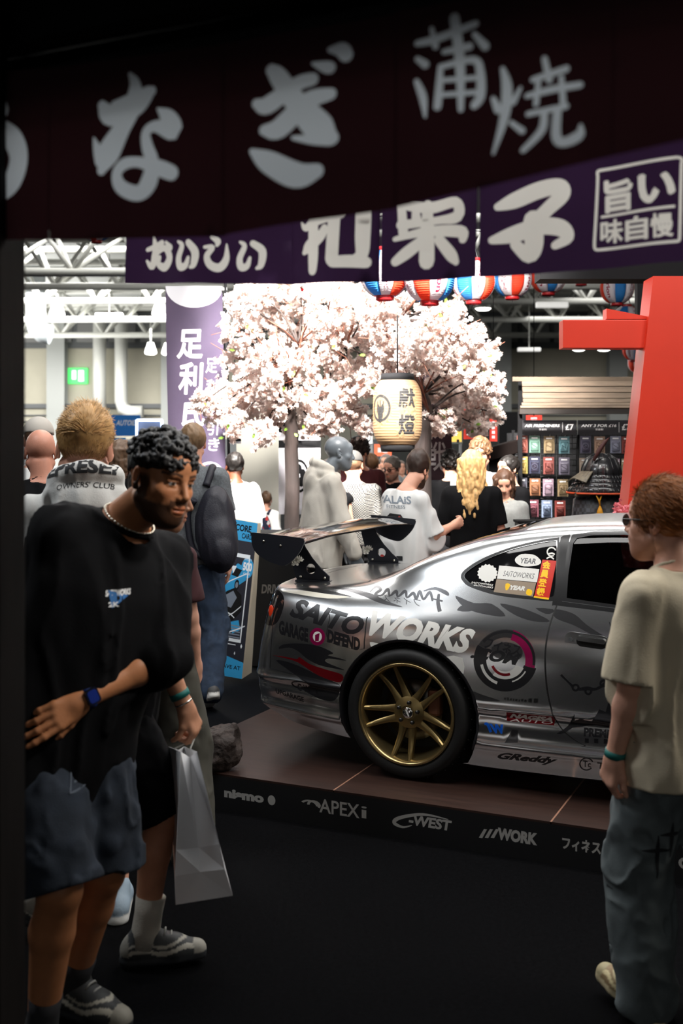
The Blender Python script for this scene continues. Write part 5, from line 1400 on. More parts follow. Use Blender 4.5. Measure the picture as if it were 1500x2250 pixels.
# ---- build ---------------------------------------------------------------
car = thing('car', 'silver drift coupe with bronze wheels and big black and white lettering on the platform', 'car', CO+Vector((0, 0, .0025)), -ANG)
outl = [(-1.40, 0), (3.6, 0), (3.6, 8), (-1.40, 8)]
def border(n_u, n_s):
    b = [(-1.40+5*i/n_u, 0) for i in range(n_u)]+[(3.6, 8*i/n_s) for i in range(n_s)]+[(3.6-5*i/n_u, 8) for i in range(n_u)]+[(-1.40, 8-8*i/n_s) for i in range(n_s)]
    return b
def build_shell(side, prints, extra):
    gridp = [(-1.40+5*(i+.5*(j % 2)*.98)/110, 8*j/64) for i in range(1, 110) for j in range(1, 64)]
    v, f, ft = cdt(border(110, 64), gridp, prints)
    A = np.array(v); P3 = samp(TAB, A[:, 0], A[:, 1]); N3 = samp(NRM, A[:, 0], A[:, 1])*_sgn
    N3 /= np.linalg.norm(N3, axis=1, keepdims=True)+1e-12
    P3 = P3*np.array((1, -side, 1)); N3 = N3*np.array((1, -side, 1))
    ft = np.array(ft); F = np.array(f)
    # orientation
    n_ = np.cross(P3[F[:, 1]]-P3[F[:, 0]], P3[F[:, 2]]-P3[F[:, 0]]); flip = (n_*N3[F].mean(1)).sum(1) < 0; F[flip] = F[flip][:, ::-1]
    def emit(name, mask, mats, midx, parent, push=0):
        fs = F[mask]; used = np.unique(fs)
        if len(used) == 0: return None
        mp = -np.ones(len(v), int); mp[used] = np.arange(len(used))
        me = bpy.data.meshes.new(name); pts = P3[used]-N3[used]*push
        me.from_pydata([tuple(p) for p in pts], [], [tuple(int(q) for q in mp[t]) for t in fs])
        me.polygons.foreach_set('use_smooth', [True]*len(fs))
        o = link_mesh(name, me, mats, parent)
        if midx is not None: me.polygons.foreach_set('material_index', midx[mask].tolist())
        me.normals_split_custom_set_from_vertices([tuple(p) for p in N3[used]])
        return o
    # which part each face belongs to: the door outline, the lamps and the windows
    cen = A[F].mean(1); dpoly = door+[(1.94, 4.9)]
    ind = np.array([inside(door+dtop, c[0], c[1]) for c in cen])
    body = ft < 20
    qs = np.array([inside(qwin_in, c[0], c[1]) for c in cen])
    out = {}
    out['shell'] = emit('body_shell', body & ~ind & ~(qs & (ft != RB) & (ft != CH)), MATS, ft, car)
    out['door'] = emit('door', body & ind, MATS, ft, car)
    for k, nm in PARTS.items():
        if nm is None: continue
        out[k] = emit(nm[0], ft == k, [nm[1]], None, out['door'] if k == 21 and out['door'] else car, .004 if k != 24 else -.002)
    if side > 0:
        out['st'] = emit('window_sticker', body & qs & (ft != RB) & (ft != CH), MATS, ft, out[20], .0035)
    return out
dtop = [cz(1.9, .86), cz(1.80, .975), cz(1.62, 1.10), cz(1.48, 1.18), cz(1.38, 1.21), cz(1.2, 1.235), cz(1.0, 1.24), cz(.85, 1.235), cz(.74, 1.21), cz(.715, 1.19), cz(.71, .90)]
near = build_shell(1, prints, True)
plain = [(p, m) for p, m in prints if m in (GP, RB) or m >= 20]
far_ = build_shell(-1, plain, False)
# underbody, inner wheel houses, lips
bm = bmesh.new(); box(bm, (1.40, 0, .2), (3.8, 1.2, .1)); box(bm, (1.26, 0, .42), (1.55, 1.5, .34)); box(bm, (-.60, 0, .46), (.30, 1.2, .3)); obj('underbody', bm, M_gap, car)
for sd in (-1, 1):
    for cx, r in ((0, .368), (2.525, .345)):
        bm = bmesh.new(); rows = []
        for a in np.linspace(R(-22), R(202), 33):
            x, z = cx+r*math.cos(a), .318+r*math.sin(a)
            u_, s_ = cz(x, max(z, .14)); y = float(samp(TAB, np.array(u_), np.array(s_))[1])
            rows.append([bm.verts.new((x, sd*(y+.003), z)), bm.verts.new((cx+(x-cx)*.97, sd*(y+.004), .318+(z-.318)*.97)), bm.verts.new((cx+(x-cx)*.955, sd*(y-.03), .318+(z-.318)*.955)), bm.verts.new((cx+(x-cx)*.95, sd*.42, .318+(z-.318)*.95))])
        for i in range(len(rows)-1):
            for k in range(3):
                fce = bm.faces.new((rows[i][k], rows[i+1][k], rows[i+1][k+1], rows[i][k+1])); fce.material_index = 0; fce.smooth = True
        obj('wheel_arch', bm, [M_pblack], car)
# rear bumper end towards the wheel and skirt end: thickness returns
for x0, s0, s1 in ((-.245, 0, 1.9), (.27, 0, 1.7)):
    bm = bmesh.new()
    pts = [samp(TAB, np.array(x0), np.array(s)) for s in np.linspace(s0, s1, 10)]
    a = [bm.verts.new((p[0], -p[1], p[2])) for p in pts]; b = [bm.verts.new((p[0], -p[1]+.25, p[2])) for p in pts]
    for i in range(9): bm.faces.new((a[i], a[i+1], b[i+1], b[i]))
    obj('bumper_return', bm, M_gap, car)
# red reflector behind the lamp lens and lens highlight bars
tl = near[24]
bm = bmesh.new()
for (px, py, rx, rz) in ((597, 1344, .012, .03),):
    u_, s_ = car_us(px, py); p = samp(TAB, np.array(u_), np.array(s_)); n_ = samp(NRM, np.array(u_), np.array(s_))*_sgn
    bmesh.ops.create_icosphere(bm, subdivisions=2, radius=1, matrix=Matrix.Translation((p[0]+n_[0]*.004, -(p[1]+n_[1]*.004), p[2])) @ Matrix.Diagonal((.016, .008, .035, 1)))
obj('red_bulb', bm, M_lred, tl, True)
# door handle
hd = Vector(on_plane(1288, 1412, SM(0, -.822), LF)-CO); hd = Vector((hd.dot(FW), -.822, hd.z))
u_, s_ = cz(hd.x, hd.z); yy = float(samp(TAB, np.array(u_), np.array(s_))[1])
HMx = Matrix.Translation((hd.x, -yy, hd.z)) @ Matrix.Rotation(R(4), 4, 'Y')
bm = bmesh.new()
def rr(w_, h_, r, n=6):
    o = []
    for cx, cy, a0 in ((w_/2-r, h_/2-r, 0), (-w_/2+r, h_/2-r, 90), (-w_/2+r, -h_/2+r, 180), (w_/2-r, -h_/2+r, 270)):
        o += [(cx+r*math.cos(R(a0+90*i/n)), cy+r*math.sin(R(a0+90*i/n))) for i in range(n+1)]
    return o
FR = HMx @ Matrix.Rotation(R(90), 4, 'X')
prism(bm, rr(.205, .072, .034), .006, FR @ Matrix.Translation((0, 0, .002)))
h = obj('door_handle', bm, M_paint, near['door'], False, 30)
bm = bmesh.new(); prism(bm, rr(.135, .05, .024), .004, FR @ Matrix.Translation((.02, 0, .006))); obj('handle_recess', bm, M_gap, h)
bm = bmesh.new(); prism(bm, rr(.13, .022, .01), .012, FR @ Matrix.Translation((.02, .012, .012))); obj('handle_grip', bm, M_paint, h)
bm = bmesh.new(); prism(bm, disc(0, 0, .009, 16), .004, FR @ Matrix.Translation((-.075, 0, .006))); obj('key_hole', bm, M_dsteel, h)
# seats and dash inside
for y in (-.36, .36):
    bm = bmesh.new(); box(bm, (1.0, y, .62), (.5, .5, .16), None, .05); box(bm, (.76, y*.9, .82), (.13, .42, .5), Matrix.Rotation(R(-14), 3, 'Y'), .05); obj('seat', bm, M_black, car)
bm = bmesh.new(); box(bm, (1.75, 0, .74), (.36, 1.35, .2), None, .04); obj('dashboard', bm, M_black, car)
bm = bmesh.new(); M_ = Matrix.Translation((1.42, .36, .86)) @ Matrix.Rotation(R(65), 4, 'Y')
for i in range(24):
    a, b = 2*PI*i/24, 2*PI*(i+1)/24; tube(bm, [M_ @ Vector((.17*math.cos(a), .17*math.sin(a), 0)), M_ @ Vector((.17*math.cos(b), .17*math.sin(b), 0))], .014, 6, False)
obj('steering_wheel', bm, M_black, car)
# ---- wheels
M_tyre = mat('tyre_rubber', (.012, .012, .012), .55, bump=.1, bscale=60, spec=.35); M_bronze = mat('bronze_wheel', srgb(150, 130, 86), .34, .85)
M_lipb = mat('bronze_lip', srgb(172, 150, 104), .24, .9); M_disc = mat('brake_steel', (.15, .14, .13), .35, 1); M_nut = mat('lug_nut', (.01, .01, .01), .15, spec=.7)
def wheel(name, x, side, rt=.322, wd=.27):
    """axis along local y; outer face towards -y for the near side"""
    O_ = Matrix.Translation((x, -side*.855, rt)) @ Matrix.Diagonal((1, side, 1, 1)); Z = O_ @ Matrix.Rotation(R(-90), 4, 'X')
    bm = bmesh.new(); lathe(bm, [(.244, .03), (.247, .012), (.262, .004), (.285, .001), (.303, .008), (.315, .024), (.321, .05), (.322, .10), (.322, wd-.06), (.315, wd-.02), (.29, wd), (.25, wd-.02)], 72, Z, 0, False)
    ty = obj('tyre', bm, M_tyre, car)
    bm = bmesh.new()      # tread grooves as raised dark bars
    for i in range(40):
        a = 2*PI*i/40
        p0 = Z @ Vector((.3225*math.cos(a), .3225*math.sin(a), .05)); p1 = Z @ Vector((.3225*math.cos(a+.10), .3225*math.sin(a+.10), .13)); tube(bm, [p0, p1], .0035, 4)
    obj('tread_groove', bm, M_gap, ty)
    bm = bmesh.new(); lathe(bm, [(.249, .012), (.252, .006), (.247, .0), (.238, .004), (.232, .016), (.226, .03), (.222, .06), (.216, .10), (.205, .17), (.205, .25)], 72, Z, 0, False); obj('rim', bm, M_lipb, car)
    # five pairs of curved spokes
    bm = bmesh.new()
    lathe(bm, [(.001, .045), (.034, .045), (.036, .04), (.066, .048), (.078, .054), (.078, .09)], 40, Z, 0, False)
    for k in range(5):
        for sg in (-1, 1):
            ang0 = R(98+72*k)
            path = []
            for t in np.linspace(0, 1, 9):
                r = .055+.175*t; off = sg*(.024+.006*t+.016*t*t)
                a = ang0+math.atan2(off, r)
                zc = .055-.032*t+.012*math.sin(t*PI)
                path.append((r, a, zc, .0185-.0085*t+.012*max(0, .35-t)))
            L_, R_ = [], []
            prev = None
            rows = []
            for i, (r, a, zc, hw) in enumerate(path):
                c = Vector((r*math.cos(a), r*math.sin(a), zc)); 
                a2 = path[min(i+1, 8)]; a1 = path[max(i-1, 0)]
                tv = Vector((a2[0]*math.cos(a2[1])-a1[0]*math.cos(a1[1]), a2[0]*math.sin(a2[1])-a1[0]*math.sin(a1[1]), 0)).normalized(); nn = Vector((-tv.y, tv.x, 0))
                prof = [(-hw, .034), (-hw, .006), (-hw*.45, 0), (hw*.45, 0), (hw, .006), (hw, .034)]
                rows.append([bm.verts.new(Z @ (c+nn*q+Vector((0, 0, d)))) for q, d in prof])
            for i in range(8):
                for j in range(5):
                    fce = bm.faces.new((rows[i][j], rows[i][j+1], rows[i+1][j+1], rows[i+1][j])); fce.smooth = True
    obj('spoke_set', bm, M_bronze, car, False, 40)
    bm = bmesh.new(); lathe(bm, [(.001, .034), (.024, .034), (.028, .038), (.028, .05)], 28, Z, 0, False); cc = obj('centre_cap', bm, M_chrome, car)
    bm = bmesh.new(); prism(bm, [(-.003, -.018), (.003, -.018), (.003, .018), (-.003, .018)], .002, Z @ Matrix.Translation((0, 0, .0325)) @ Matrix.Rotation(R(-25), 4, 'Z')); obj('cap_mark', bm, M_pwhite, cc)
    for k in range(5):
        a = R(98+36+72*k); bm = bmesh.new(); lathe(bm, [(.001, .026), (.008, .027), (.0105, .034), (.0105, .06)], 14, Z @ Matrix.Translation((.051*math.cos(a), .051*math.sin(a), 0)), 0, False); obj('lug_nut', bm, M_nut, car)
    bm = bmesh.new(); lathe(bm, [(.08, .12), (.15, .12), (.15, .145), (.08, .145)], 40, Z, 0, False); dc = obj('brake_disc', bm, M_disc, car)
    bm = bmesh.new(); box(bm, (x+.12, -side*.75, rt+.05), (.07, .06, .13), None, .015); obj('brake_caliper', bm, mat('caliper_bronze', srgb(120, 80, 60), .4, .6), car)
    bm = bmesh.new(); lathe(bm, [(.204, .19), (.001, .2)], 40, Z, 0, False); obj('inner_barrel', bm, M_gap, car)
for x in (0, 2.525):
    for sd in (1, -1): wheel('wheel', x, sd)
# ---- rear wing
M_carb = mat('black_carbon', (.012, .011, .011), .12, coat=1); M_plate = mat('satin_black_plate', (.012, .014, .02), .4); M_bolt = mat('steel_bolt', (.6, .58, .5), .25, 1)
wing = obj('rear_wing', bmesh.new(), M_carb, car)
def wing_blade():
    bm = bmesh.new(); secs = []
    prof = [(0, 0), (.02, .012), (.07, .02), (.14, .018), (.20, .008), (.25, -.004), (.27, -.012), (.25, -.012), (.18, -.012), (.10, -.016), (.04, -.014), (.01, -.008)]
    for i in range(25):
        y = -.80+1.6*i/24; c = math.cos(y/.8*PI/2); drop = -.0+.018*min(1, c*1.6)
        tip = 1.0
        secs.append([bm.verts.new((-.86+a*tip*1.02, y, 1.135+drop-.05*(a-.27)+b)) for a, b in prof])
    n = len(prof)
    for i in range(24):
        for k in range(n):
            fce = bm.faces.new((secs[i][k], secs[i+1][k], secs[i+1][(k+1) % n], secs[i][(k+1) % n])); fce.smooth = True
    bm.faces.new(secs[0]); bm.faces.new(secs[-1][::-1]); return bm
obj('wing_blade', wing_blade(), M_carb, wing)
epl = [(-.885, 1.165), (-.87, 1.178), (-.60, 1.160), (-.578, 1.15), (-.575, 1.135), (-.60, 1.085), (-.655, 1.03), (-.70, 1.012), (-.78, 1.03), (-.84, 1.06), (-.875, 1.10)]
for sd in (-1, 1):
    bm = bmesh.new(); pl = [tuple(p) for p in spline(epl, 3, True)]
    prism(bm, [(a, b) for a, b in pl], .008, Matrix.Translation((0, sd*.803, 0)) @ Matrix.Rotation(R(90), 4, 'X'))
    e = obj('endplate', bm, M_plate, wing, False, 30)
    for x, z in ((-.81, 1.135), (-.71, 1.115)):
        bm = bmesh.new(); bmesh.ops.create_icosphere(bm, subdivisions=2, radius=.007, matrix=Matrix.Translation((x, sd*.808, z)) @ Matrix.Diagonal((1, .6, 1, 1))); obj('bolt', bm, M_bolt, e, True)
    # swan stand with holes
    so_ = [(-.765, .893), (-.575, .898), (-.575, .93), (-.62, .965), (-.675, 1.02), (-.72, 1.08), (-.74, 1.125), (-.83, 1.12), (-.82, 1.07), (-.80, 1.0), (-.785, .94)]
    y = sd*.50
    hole_ = disc(-.685, .965, .028, 20)
    vs, fs, ft = cdt(so_, [], [([hole_], 1)])
    bm = bmesh.new()
    va = [bm.verts.new((a, y-.005, b)) for a, b in vs]; vb = [bm.verts.new((a, y+.005, b)) for a, b in vs]
    for t, g in zip(fs, ft):
        if g == 1: continue
        bm.faces.new([va[q] for q in t]); bm.faces.new([vb[q] for q in t][::-1])
    bm.edges.ensure_lookup_table(); be = [e_ for e_ in bm.edges if len(e_.link_faces) == 1]
    for e_ in be:
        i0, i1 = e_.verts[0], e_.verts[1]
        if i0 in va and i1 in va:
            try: bm.faces.new((i0, i1, vb[va.index(i1)], vb[va.index(i0)]))
            except Exception: pass
    bmesh.ops.recalc_face_normals(bm, faces=bm.faces)
    st = obj('wing_stand', bm, M_plate, wing)
    bm = bmesh.new(); box(bm, (-.67, y, .898), (.2, .05, .012)); obj('stand_foot', bm, M_plate, st)
    for x in (-.745, -.60):
        bm = bmesh.new(); bmesh.ops.create_icosphere(bm, subdivisions=2, radius=.009, matrix=Matrix.Translation((x, y-.007*1, .92))); obj('bolt', bm, M_bolt, st, True)
# door mirror on the far front
for sd in (-1, 1):
    bm = bmesh.new(); bmesh.ops.create_icosphere(bm, subdivisions=3, radius=1, matrix=Matrix.Translation((1.83, sd*.86, .93)) @ Matrix.Diagonal((.07, .11, .065, 1))); obj('door_mirror', bm, M_paint, car, True)
# ================================================================== stand furniture, tree, banners, shop
STG = .175
# cherry trees -------------------------------------------------------
M_bark = mat('dark_bark', srgb(36, 26, 23), .85, var=.4, vscale=12, bump=.9, bscale=25, stretch=(1, 1, .25))
M_twig = mat('red_twig', srgb(120, 72, 56), .7)
M_petal = mat('blossom_petal', (.8, .7, .68), .7, attr='col', trans=.5)
M_leaf = mat('young_leaf', srgb(120, 160, 60), .6, trans=.3)
def flower_template(rg):
    V, Q = [], []
    for layer, (n, r, lift, cup) in enumerate(((6, 1.0, .05, .25), (6, .8, .4, .3), (5, .5, .75, .3))):
        for k in range(n):
            a = 2*PI*(k+.5*layer)/n+rg.uniform(-.2, .2); c, s = math.cos(a), math.sin(a); w_ = .38*r
            b = len(V)
            for (u, v, z) in ((0, 0, 0), (.55*r, w_*.8, lift*.6), (1.0*r, 0, lift+cup*.3), (.55*r, -w_*.8, lift*.6), (.93*r, w_*.45, lift+cup*.35), (.93*r, -w_*.45, lift+cup*.1)):
                V.append((u*c-v*s, u*s+v*c, z))
            Q += [(b, b+1, b+4, b+2), (b, b+2, b+5, b+3)]
    return np.array(V), np.array(Q)
def blossom_mesh(name, centers, radii, parent, seed):
    rg = np.random.default_rng(seed); T = [flower_template(rg) for _ in range(6)]
    V, Q, Cc, off = [], [], [], 0
    for c, r in zip(centers, radii):
        tv, tq = T[rg.integers(6)]
        n = rg.normal(size=3); n /= np.linalg.norm(n); a = np.cross(n, rg.normal(size=3)); a /= np.linalg.norm(a); b = np.cross(n, a)
        V.append((tv*r)@np.stack([a, b, n])+c); Q.append(tq+off); off += len(tv)
        k = rg.uniform(); col = np.array((.92, .84-.10*k*k, .80-.12*k*k))*rg.uniform(.94, 1.04)
        Cc.append(np.tile(np.clip(col, 0, .95), (len(tv), 1)))
    o = np_mesh(name, np.concatenate(V), np.concatenate(Q), M_petal, parent, True, np.concatenate(Cc)); o['kind'] = 'stuff'; return o
def cherry(label, trunk, blobs, seed, forks):
    rg = np.random.default_rng(seed)
    D0 = trunk[0][2]; base = at(trunk[0][0], trunk[0][1], D0); base.z = STG
    t = thing('cherry_tree', label, 'tree', base, 0, None)
    bm = bmesh.new(); pts = [Vector((0, 0, 0))]+[at(px, py, D)-base for px, py, D, r in trunk]; rr_ = [trunk[0][3]*1.15]+[q[3] for q in trunk]
    tube(bm, spline([(*p, r) for p, r in zip(pts, rr_)], 4) and [Vector(q[:3])+Vector((rg.normal()*.006, rg.normal()*.006, 0)) for q in spline([tuple(p) for p in pts], 4)], [float(q[0]) for q in spline([(r,) for r in rr_], 4)], 12)
    obj('trunk', bm, M_bark, t)
    cen, rad, tips = [], [], []
    for (px, py, rpx) in blobs:
        D = 9.0+rg.uniform(-.45, .45); c = np.array(at(px, py, D)-base); r = rpx/FPX*D; tips.append((c, r))
        n = int(34*(rpx/40)**2)+12
        v = rg.normal(size=(n, 3)); v /= np.linalg.norm(v, axis=1)[:, None]; q = c+v*r*rg.uniform(.55, 1.05, (n, 1))*np.array((1, 1.2, 1))
        # clumps on the shell
        for p in q:
            for _ in range(3): cen.append(p+rg.normal(size=3)*.026); rad.append(rg.uniform(.024, .036))
    blossom_mesh('blossom', cen, rad, t, seed+1)
    bmb, bmt = bmesh.new(), bmesh.new()
    fk = [at(px, py, D)-base for px, py, D in forks]
    for c, r in tips:
        f = min(fk, key=lambda q: (q-Vector(c)).length); c = Vector(c); mid = (f+c)/2+Vector((rg.normal()*.05, rg.normal()*.05, .05))
        mid.y += .12; tube(bmb, [Vector(q) for q in spline([tuple(f+Vector((0, .1, 0))), tuple(mid), tuple(c)], 4)], [.011-.0009*i for i in range(9)], 6)
        for _ in range(4):
            e = c+Vector(rg.normal(size=3))*r*.9; m = c+(e-c)*.5+Vector(rg.normal(size=3))*.03
            tube(bmt, [c, m, e], [.006, .004, .0025], 5)
    for f in fk:
        for _ in range(4):
            e = f+Vector((rg.uniform(-.28, .28), rg.uniform(-.5, -.1), rg.uniform(.12, .4))); tube(bmt, [f, (f+e)/2+Vector((rg.normal()*.02, 0, .02)), e], [.009, .006, .003], 5)
    a = obj('branches', bmb, M_bark, t); a['kind'] = 'stuff'; b = obj('twigs', bmt, M_twig, t); b['kind'] = 'stuff'
    bml = bmesh.new()
    for i in range(38):
        c, r = tips[rg.integers(len(tips))]; p = Vector(c+rg.normal(size=3)*r*.75); p.y -= r*.5
        M = Matrix.Translation(p) @ Matrix.Rotation(rg.uniform(0, 6), 4, 'Y') @ Matrix.Rotation(rg.uniform(-1, 1), 4, 'X')
        fce = bml.faces.new([bml.verts.new(M @ Vector(q)) for q in ((0, 0, 0), (.012, .004, .018), (.010, 0, .035), (0, -.004, .05), (-.010, 0, .035), (-.012, .004, .018))])
    l = obj('leaves', bml, M_leaf, t); l['kind'] = 'stuff'
    return t
BL_ = [(448, 882, 24), (478, 900, 34), (505, 868, 40), (540, 900, 36), (555, 850, 46), (525, 790, 40), (525, 730, 40), (530, 670, 40), (560, 640, 40), (590, 720, 52), (590, 800, 52), (610, 660, 48), (610, 880, 42), (650, 720, 55), (660, 640, 45), (665, 800, 50), (655, 900, 42), (690, 930, 24), (605, 915, 22), (585, 945, 17), (575, 965, 12), (640, 950, 18), (700, 870, 46), (720, 680, 55), (720, 760, 55), (515, 935, 22)]
BR_ = [(740, 640, 45), (760, 850, 46), (780, 700, 60), (790, 780, 58), (770, 905, 30), (800, 935, 20), (745, 890, 34), (815, 840, 38), (840, 660, 55), (850, 740, 60), (860, 805, 42), (905, 690, 52), (915, 770, 55), (950, 700, 40), (985, 690, 30), (1000, 682, 20), (960, 755, 48), (1010, 740, 38), (1040, 735, 24), (1010, 790, 40), (1060, 780, 28), (1075, 770, 18), (975, 830, 42), (1040, 830, 32), (1080, 850, 24), (1095, 848, 12), (1010, 870, 40), (1055, 890, 30), (1085, 905, 18), (965, 870, 30), (985, 920, 30), (1030, 925, 28), (1055, 940, 16), (950, 925, 18), (955, 945, 14), (725, 930, 22)]
cherry('artificial cherry tree in white-pink bloom on the left, beside the purple banner', [(640, 1120, 9.0, .062), (640, 960, 9.0, .056), (638, 900, 9.0, .05), (634, 850, 9.0, .036), (625, 800, 9.0, .02)], BL_, 11, [(636, 845, 8.95), (634, 825, 8.9), (612, 806, 8.9), (655, 755, 8.9)])
cherry('artificial cherry tree in white-pink bloom on the right, behind the beige paper lantern', [(925, 1120, 9.0, .085), (928, 960, 9.0, .078), (934, 910, 9.0, .062), (930, 870, 9.0, .046), (912, 835, 9.05, .032), (890, 800, 9.1, .02)], BR_, 23, [(930, 865, 8.95), (942, 905, 8.9), (880, 700, 8.9), (760, 760, 8.9)])
# big paper lantern ---------------------------------------------------
def paper_barrel():
    D = 8.4; c = at(873, 907, D); W = 2*PI; R0, Hh = .19, .50; root = thing('paper_lantern', 'large beige paper lantern with black characters hanging in front of the right cherry tree', 'lantern', c, 0)
    pr = []
    cx = W*.75+.36
    for k, ch in enumerate('獻燈'):
        P, w_ = text2d(ch, .035)
        pr += [[(cx-.36+.72*x/w_, (.56-k*.40)+y*.30) for x, y in p] for p in P]
    cb = W*.75-.82; cre = []
    cre += ring(cb, .56, .40, .50, 30, 0, 2*PI, .42)
    cre += [disc(cb+dx, .52+dy, .085, 12, .075) for dx, dy in ((0, 0), (-.12, .03), (.12, .03), (-.06, -.06), (.06, -.06), (0, -.11))]
    cre += stroke([(cb, .58), (cb, .68)], .05, 2)+stroke([(cb-.16, .6), (cb-.16, .67)], .05, 2)+stroke([(cb+.16, .6), (cb+.16, .67)], .05, 2)
    def fn(u, v):
        t = (v-.5)*2; r = R0*(1-.30*abs(t)**4.5)*(1-.008*(1+math.cos(v*2*PI*24))); return Vector((r*math.cos(u), r*math.sin(u), t*Hh/2))
    printed('paper_shell', rect(0, 0, W, 1), (.13, .0105), [(pr+cre, 1)], [mat('lantern_paper', srgb(146, 118, 86), .7, trans=.2), mat('lantern_ink', (.012, .011, .011), .7)], fn, root)
    bm = bmesh.new(); lathe(bm, [(.11, -.30), (.125, -.30), (.135, -.25), (.12, -.24)], 28); obj('bottom_cap', bm, M_black, root)
    bm = bmesh.new(); lathe(bm, [(.12, .24), (.135, .25), (.125, .30), (.11, .30)], 28); obj('top_cap', bm, M_black, root)
    bm = bmesh.new(); tube(bm, [(0, 0, .30), (0, 0, .75)], .006, 6); obj('hanging_cord', bm, M_black, root)
paper_barrel()
# cloth banners --------------------------------------------------------
def banner(label, x0, x1, y0, y1, D, m, prints, mats, name='banner', pole=True, tilt=0, group=None, px_pole=None, wave=.012):
    a, b = at(x0, y1, D), at(x1, y0, D); W, H_ = b.x-a.x, b.z-a.z
    t = thing(name, label, 'banner', (a.x, D, a.z), 0, group)
    def fn(u, v): return Vector((u+tilt*(H_-v), -wave*(math.sin(u*7/W*1.1+v*2)+.6*math.sin(v*5+1)), v))
    pr = [([[(x*W, y*H_) for x, y in p] for p in ps], i+1) for i, ps in enumerate(prints)]
    printed('banner_cloth', rect(0, 0, W, H_), (W/14, H_/26), pr, [m]+mats, fn, t)
    if pole:
        zp = STG-a.z; xr = W+.028
        bm = bmesh.new(); tube(bm, [(xr+tilt*(H_-zp), 0, zp), (xr-tilt*.05, 0, H_+.03)], .013, 10); obj('pole', bm, M_black, t)
        for k in range(9):
            bm = bmesh.new(); z = H_*(.985-k*.115); box(bm, (W+.012+tilt*(H_-z), 0, z), (.06, .012, .022)); obj('clip', bm, M_white, t)
        bm = bmesh.new(); box(bm, (xr+tilt*(H_-zp), 0, zp+.015), (.34, .3, .03)); obj('base', bm, M_black, t)
    else:
        bm = bmesh.new(); tube(bm, [(W*.5, 0, H_-.01), (W*.5, 0, 9.47-a.z)], .004, 5); obj('hanging_cord', bm, M_black, t)
    return t
M_pband = mat('banner_purple', srgb(82, 70, 94), .8, trans=.25, var=.1, vscale=3); M_bw = mat('banner_white', srgb(232, 232, 238), .8, trans=.2)
pr = []
for ch, x, y, w_, h_ in (('足', .18, .655, .45, .135), ('利', .20, .485, .44, .15), ('氏', .24, .335, .42, .12), ('足', .68, .585, .20, .07), ('利', .68, .49, .2, .065), ('二', .69, .425, .2, .05), ('つ', .69, .36, .2, .05), ('引', .69, .29, .2, .06), ('き', .70, .215, .2, .06)):
    P, ww = text2d(ch, .03 if w_ > .3 else .015, .1); pr += [[(x+w_*a/ww, y+h_*b) for a, b in p] for p in P]
pr += [[(0, 1)]+[(.5+.5*math.cos(a), .995+.10*math.sin(a)*1) for a in np.linspace(PI, 2*PI, 16)]+[(1, 1)]]
pr += ring(.72, .08, .24, .28, 30, 0, 2*PI, .30)+[rect(.50, .10, .94, .115), rect(.50, .045, .94, .06)]
banner('tall purple cloth banner with white brush characters on a black pole', 363, 488, 628, 1090, 9.6, M_pband, [pr], [M_bw], tilt=-.012*0+.02)
# white crest banner behind the left trunk
cr = [rect(0, .52, 1, .58), rect(0, .64, 1, .72)]+ring(.48, .30, .20, .24, 28, 0, 2*PI, .55)+[disc(.48+.10*math.cos(a), .30+.055*math.sin(a), .07, 12, .04) for a in np.arange(5)*2*PI/5+.3]
banner('white cloth banner with black stripes and a round crest behind the left cherry trunk', 612, 704, 850, 1130, 9.9, M_bw, [cr, []], [M_black], pole=False, wave=.008)
dk = []
for ch, y in (('戦', .26),):
    P, ww = text2d(ch, .01, .1); dk += [[(.3+.55*a/ww, y+.22*b) for a, b in p] for p in P]
banner('dark maroon banner with pale characters behind the right cherry trunk', 905, 992, 820, 1110, 9.7, mat('banner_maroon', srgb(52, 32, 40), .8, trans=.2), [dk], [mat('banner_print_grey', srgb(170, 165, 165), .8)], pole=False, wave=.008)
banner('black and white striped flag behind the banner pole', 500, 530, 920, 975, 11, M_bw, [[rect(0, .1, 1, .22), rect(0, .36, 1, .48), rect(0, .62, 1, .74), rect(0, .86, 1, .95)]], [M_black], pole=False)
M_redb = mat('banner_red', srgb(205, 58, 44), .8, trans=.2)
for x0, x1, y0, y1, l in ((1018, 1040, 880, 965, 'slim red banner hanging under the right blossoms, left of two'), (1075, 1092, 905, 970, 'slim red banner hanging under the right blossoms, right of two'), (1155, 1190, 912, 945, 'small red pennant behind the shop sign'), (700, 722, 905, 945, 'small red patterned cloth behind the left cherry tree')):
    banner(l, x0, x1, y0, y1, 12 if x0 > 800 else 10.2, M_redb, [[rect(.3, .1+.16*k, .7, .2+.16*k) for k in range(5)]], [M_bw], pole=False, wave=.004)
# white wall panel, orange sign and posters beyond
t = thing('partition_wall', 'plain pale partition wall between banner and crest flag', 'wall panel', at(568, 980, 13)); t.location.z = STG
bm = bmesh.new(); box(bm, (0, 0, 1.25), (.52, .1, 2.5)); obj('panel', bm, mat('partition_paint', srgb(206, 204, 192), .7), t)
signboard(822, 976, 860, 1002, 16, mat('orange_sign', srgb(235, 80, 30), .5, emit=(1, .2, .04), estr=.4), 'orange sign board with a white mark beyond the paper lantern', prints=[ring(.62, .5, .12, .24, 18, 0, 2*PI, 1.0)+[rect(.2, .3, .4, .7)]], mats=[M_white], post=True)
signboard(975, 925, 1016, 975, 14, mat('poster_dark', srgb(40, 52, 46), .6), 'poster of a yellow truck behind the right blossoms', cat='poster', name='poster', prints=[[rect(.05, .08, .95, .55)], [rect(.15, .3, .5, .5), disc(.25, .12, .08, 12), disc(.75, .12, .08, 12)]], mats=[mat('truck_yellow', srgb(225, 175, 50), .5), M_black], post=True)
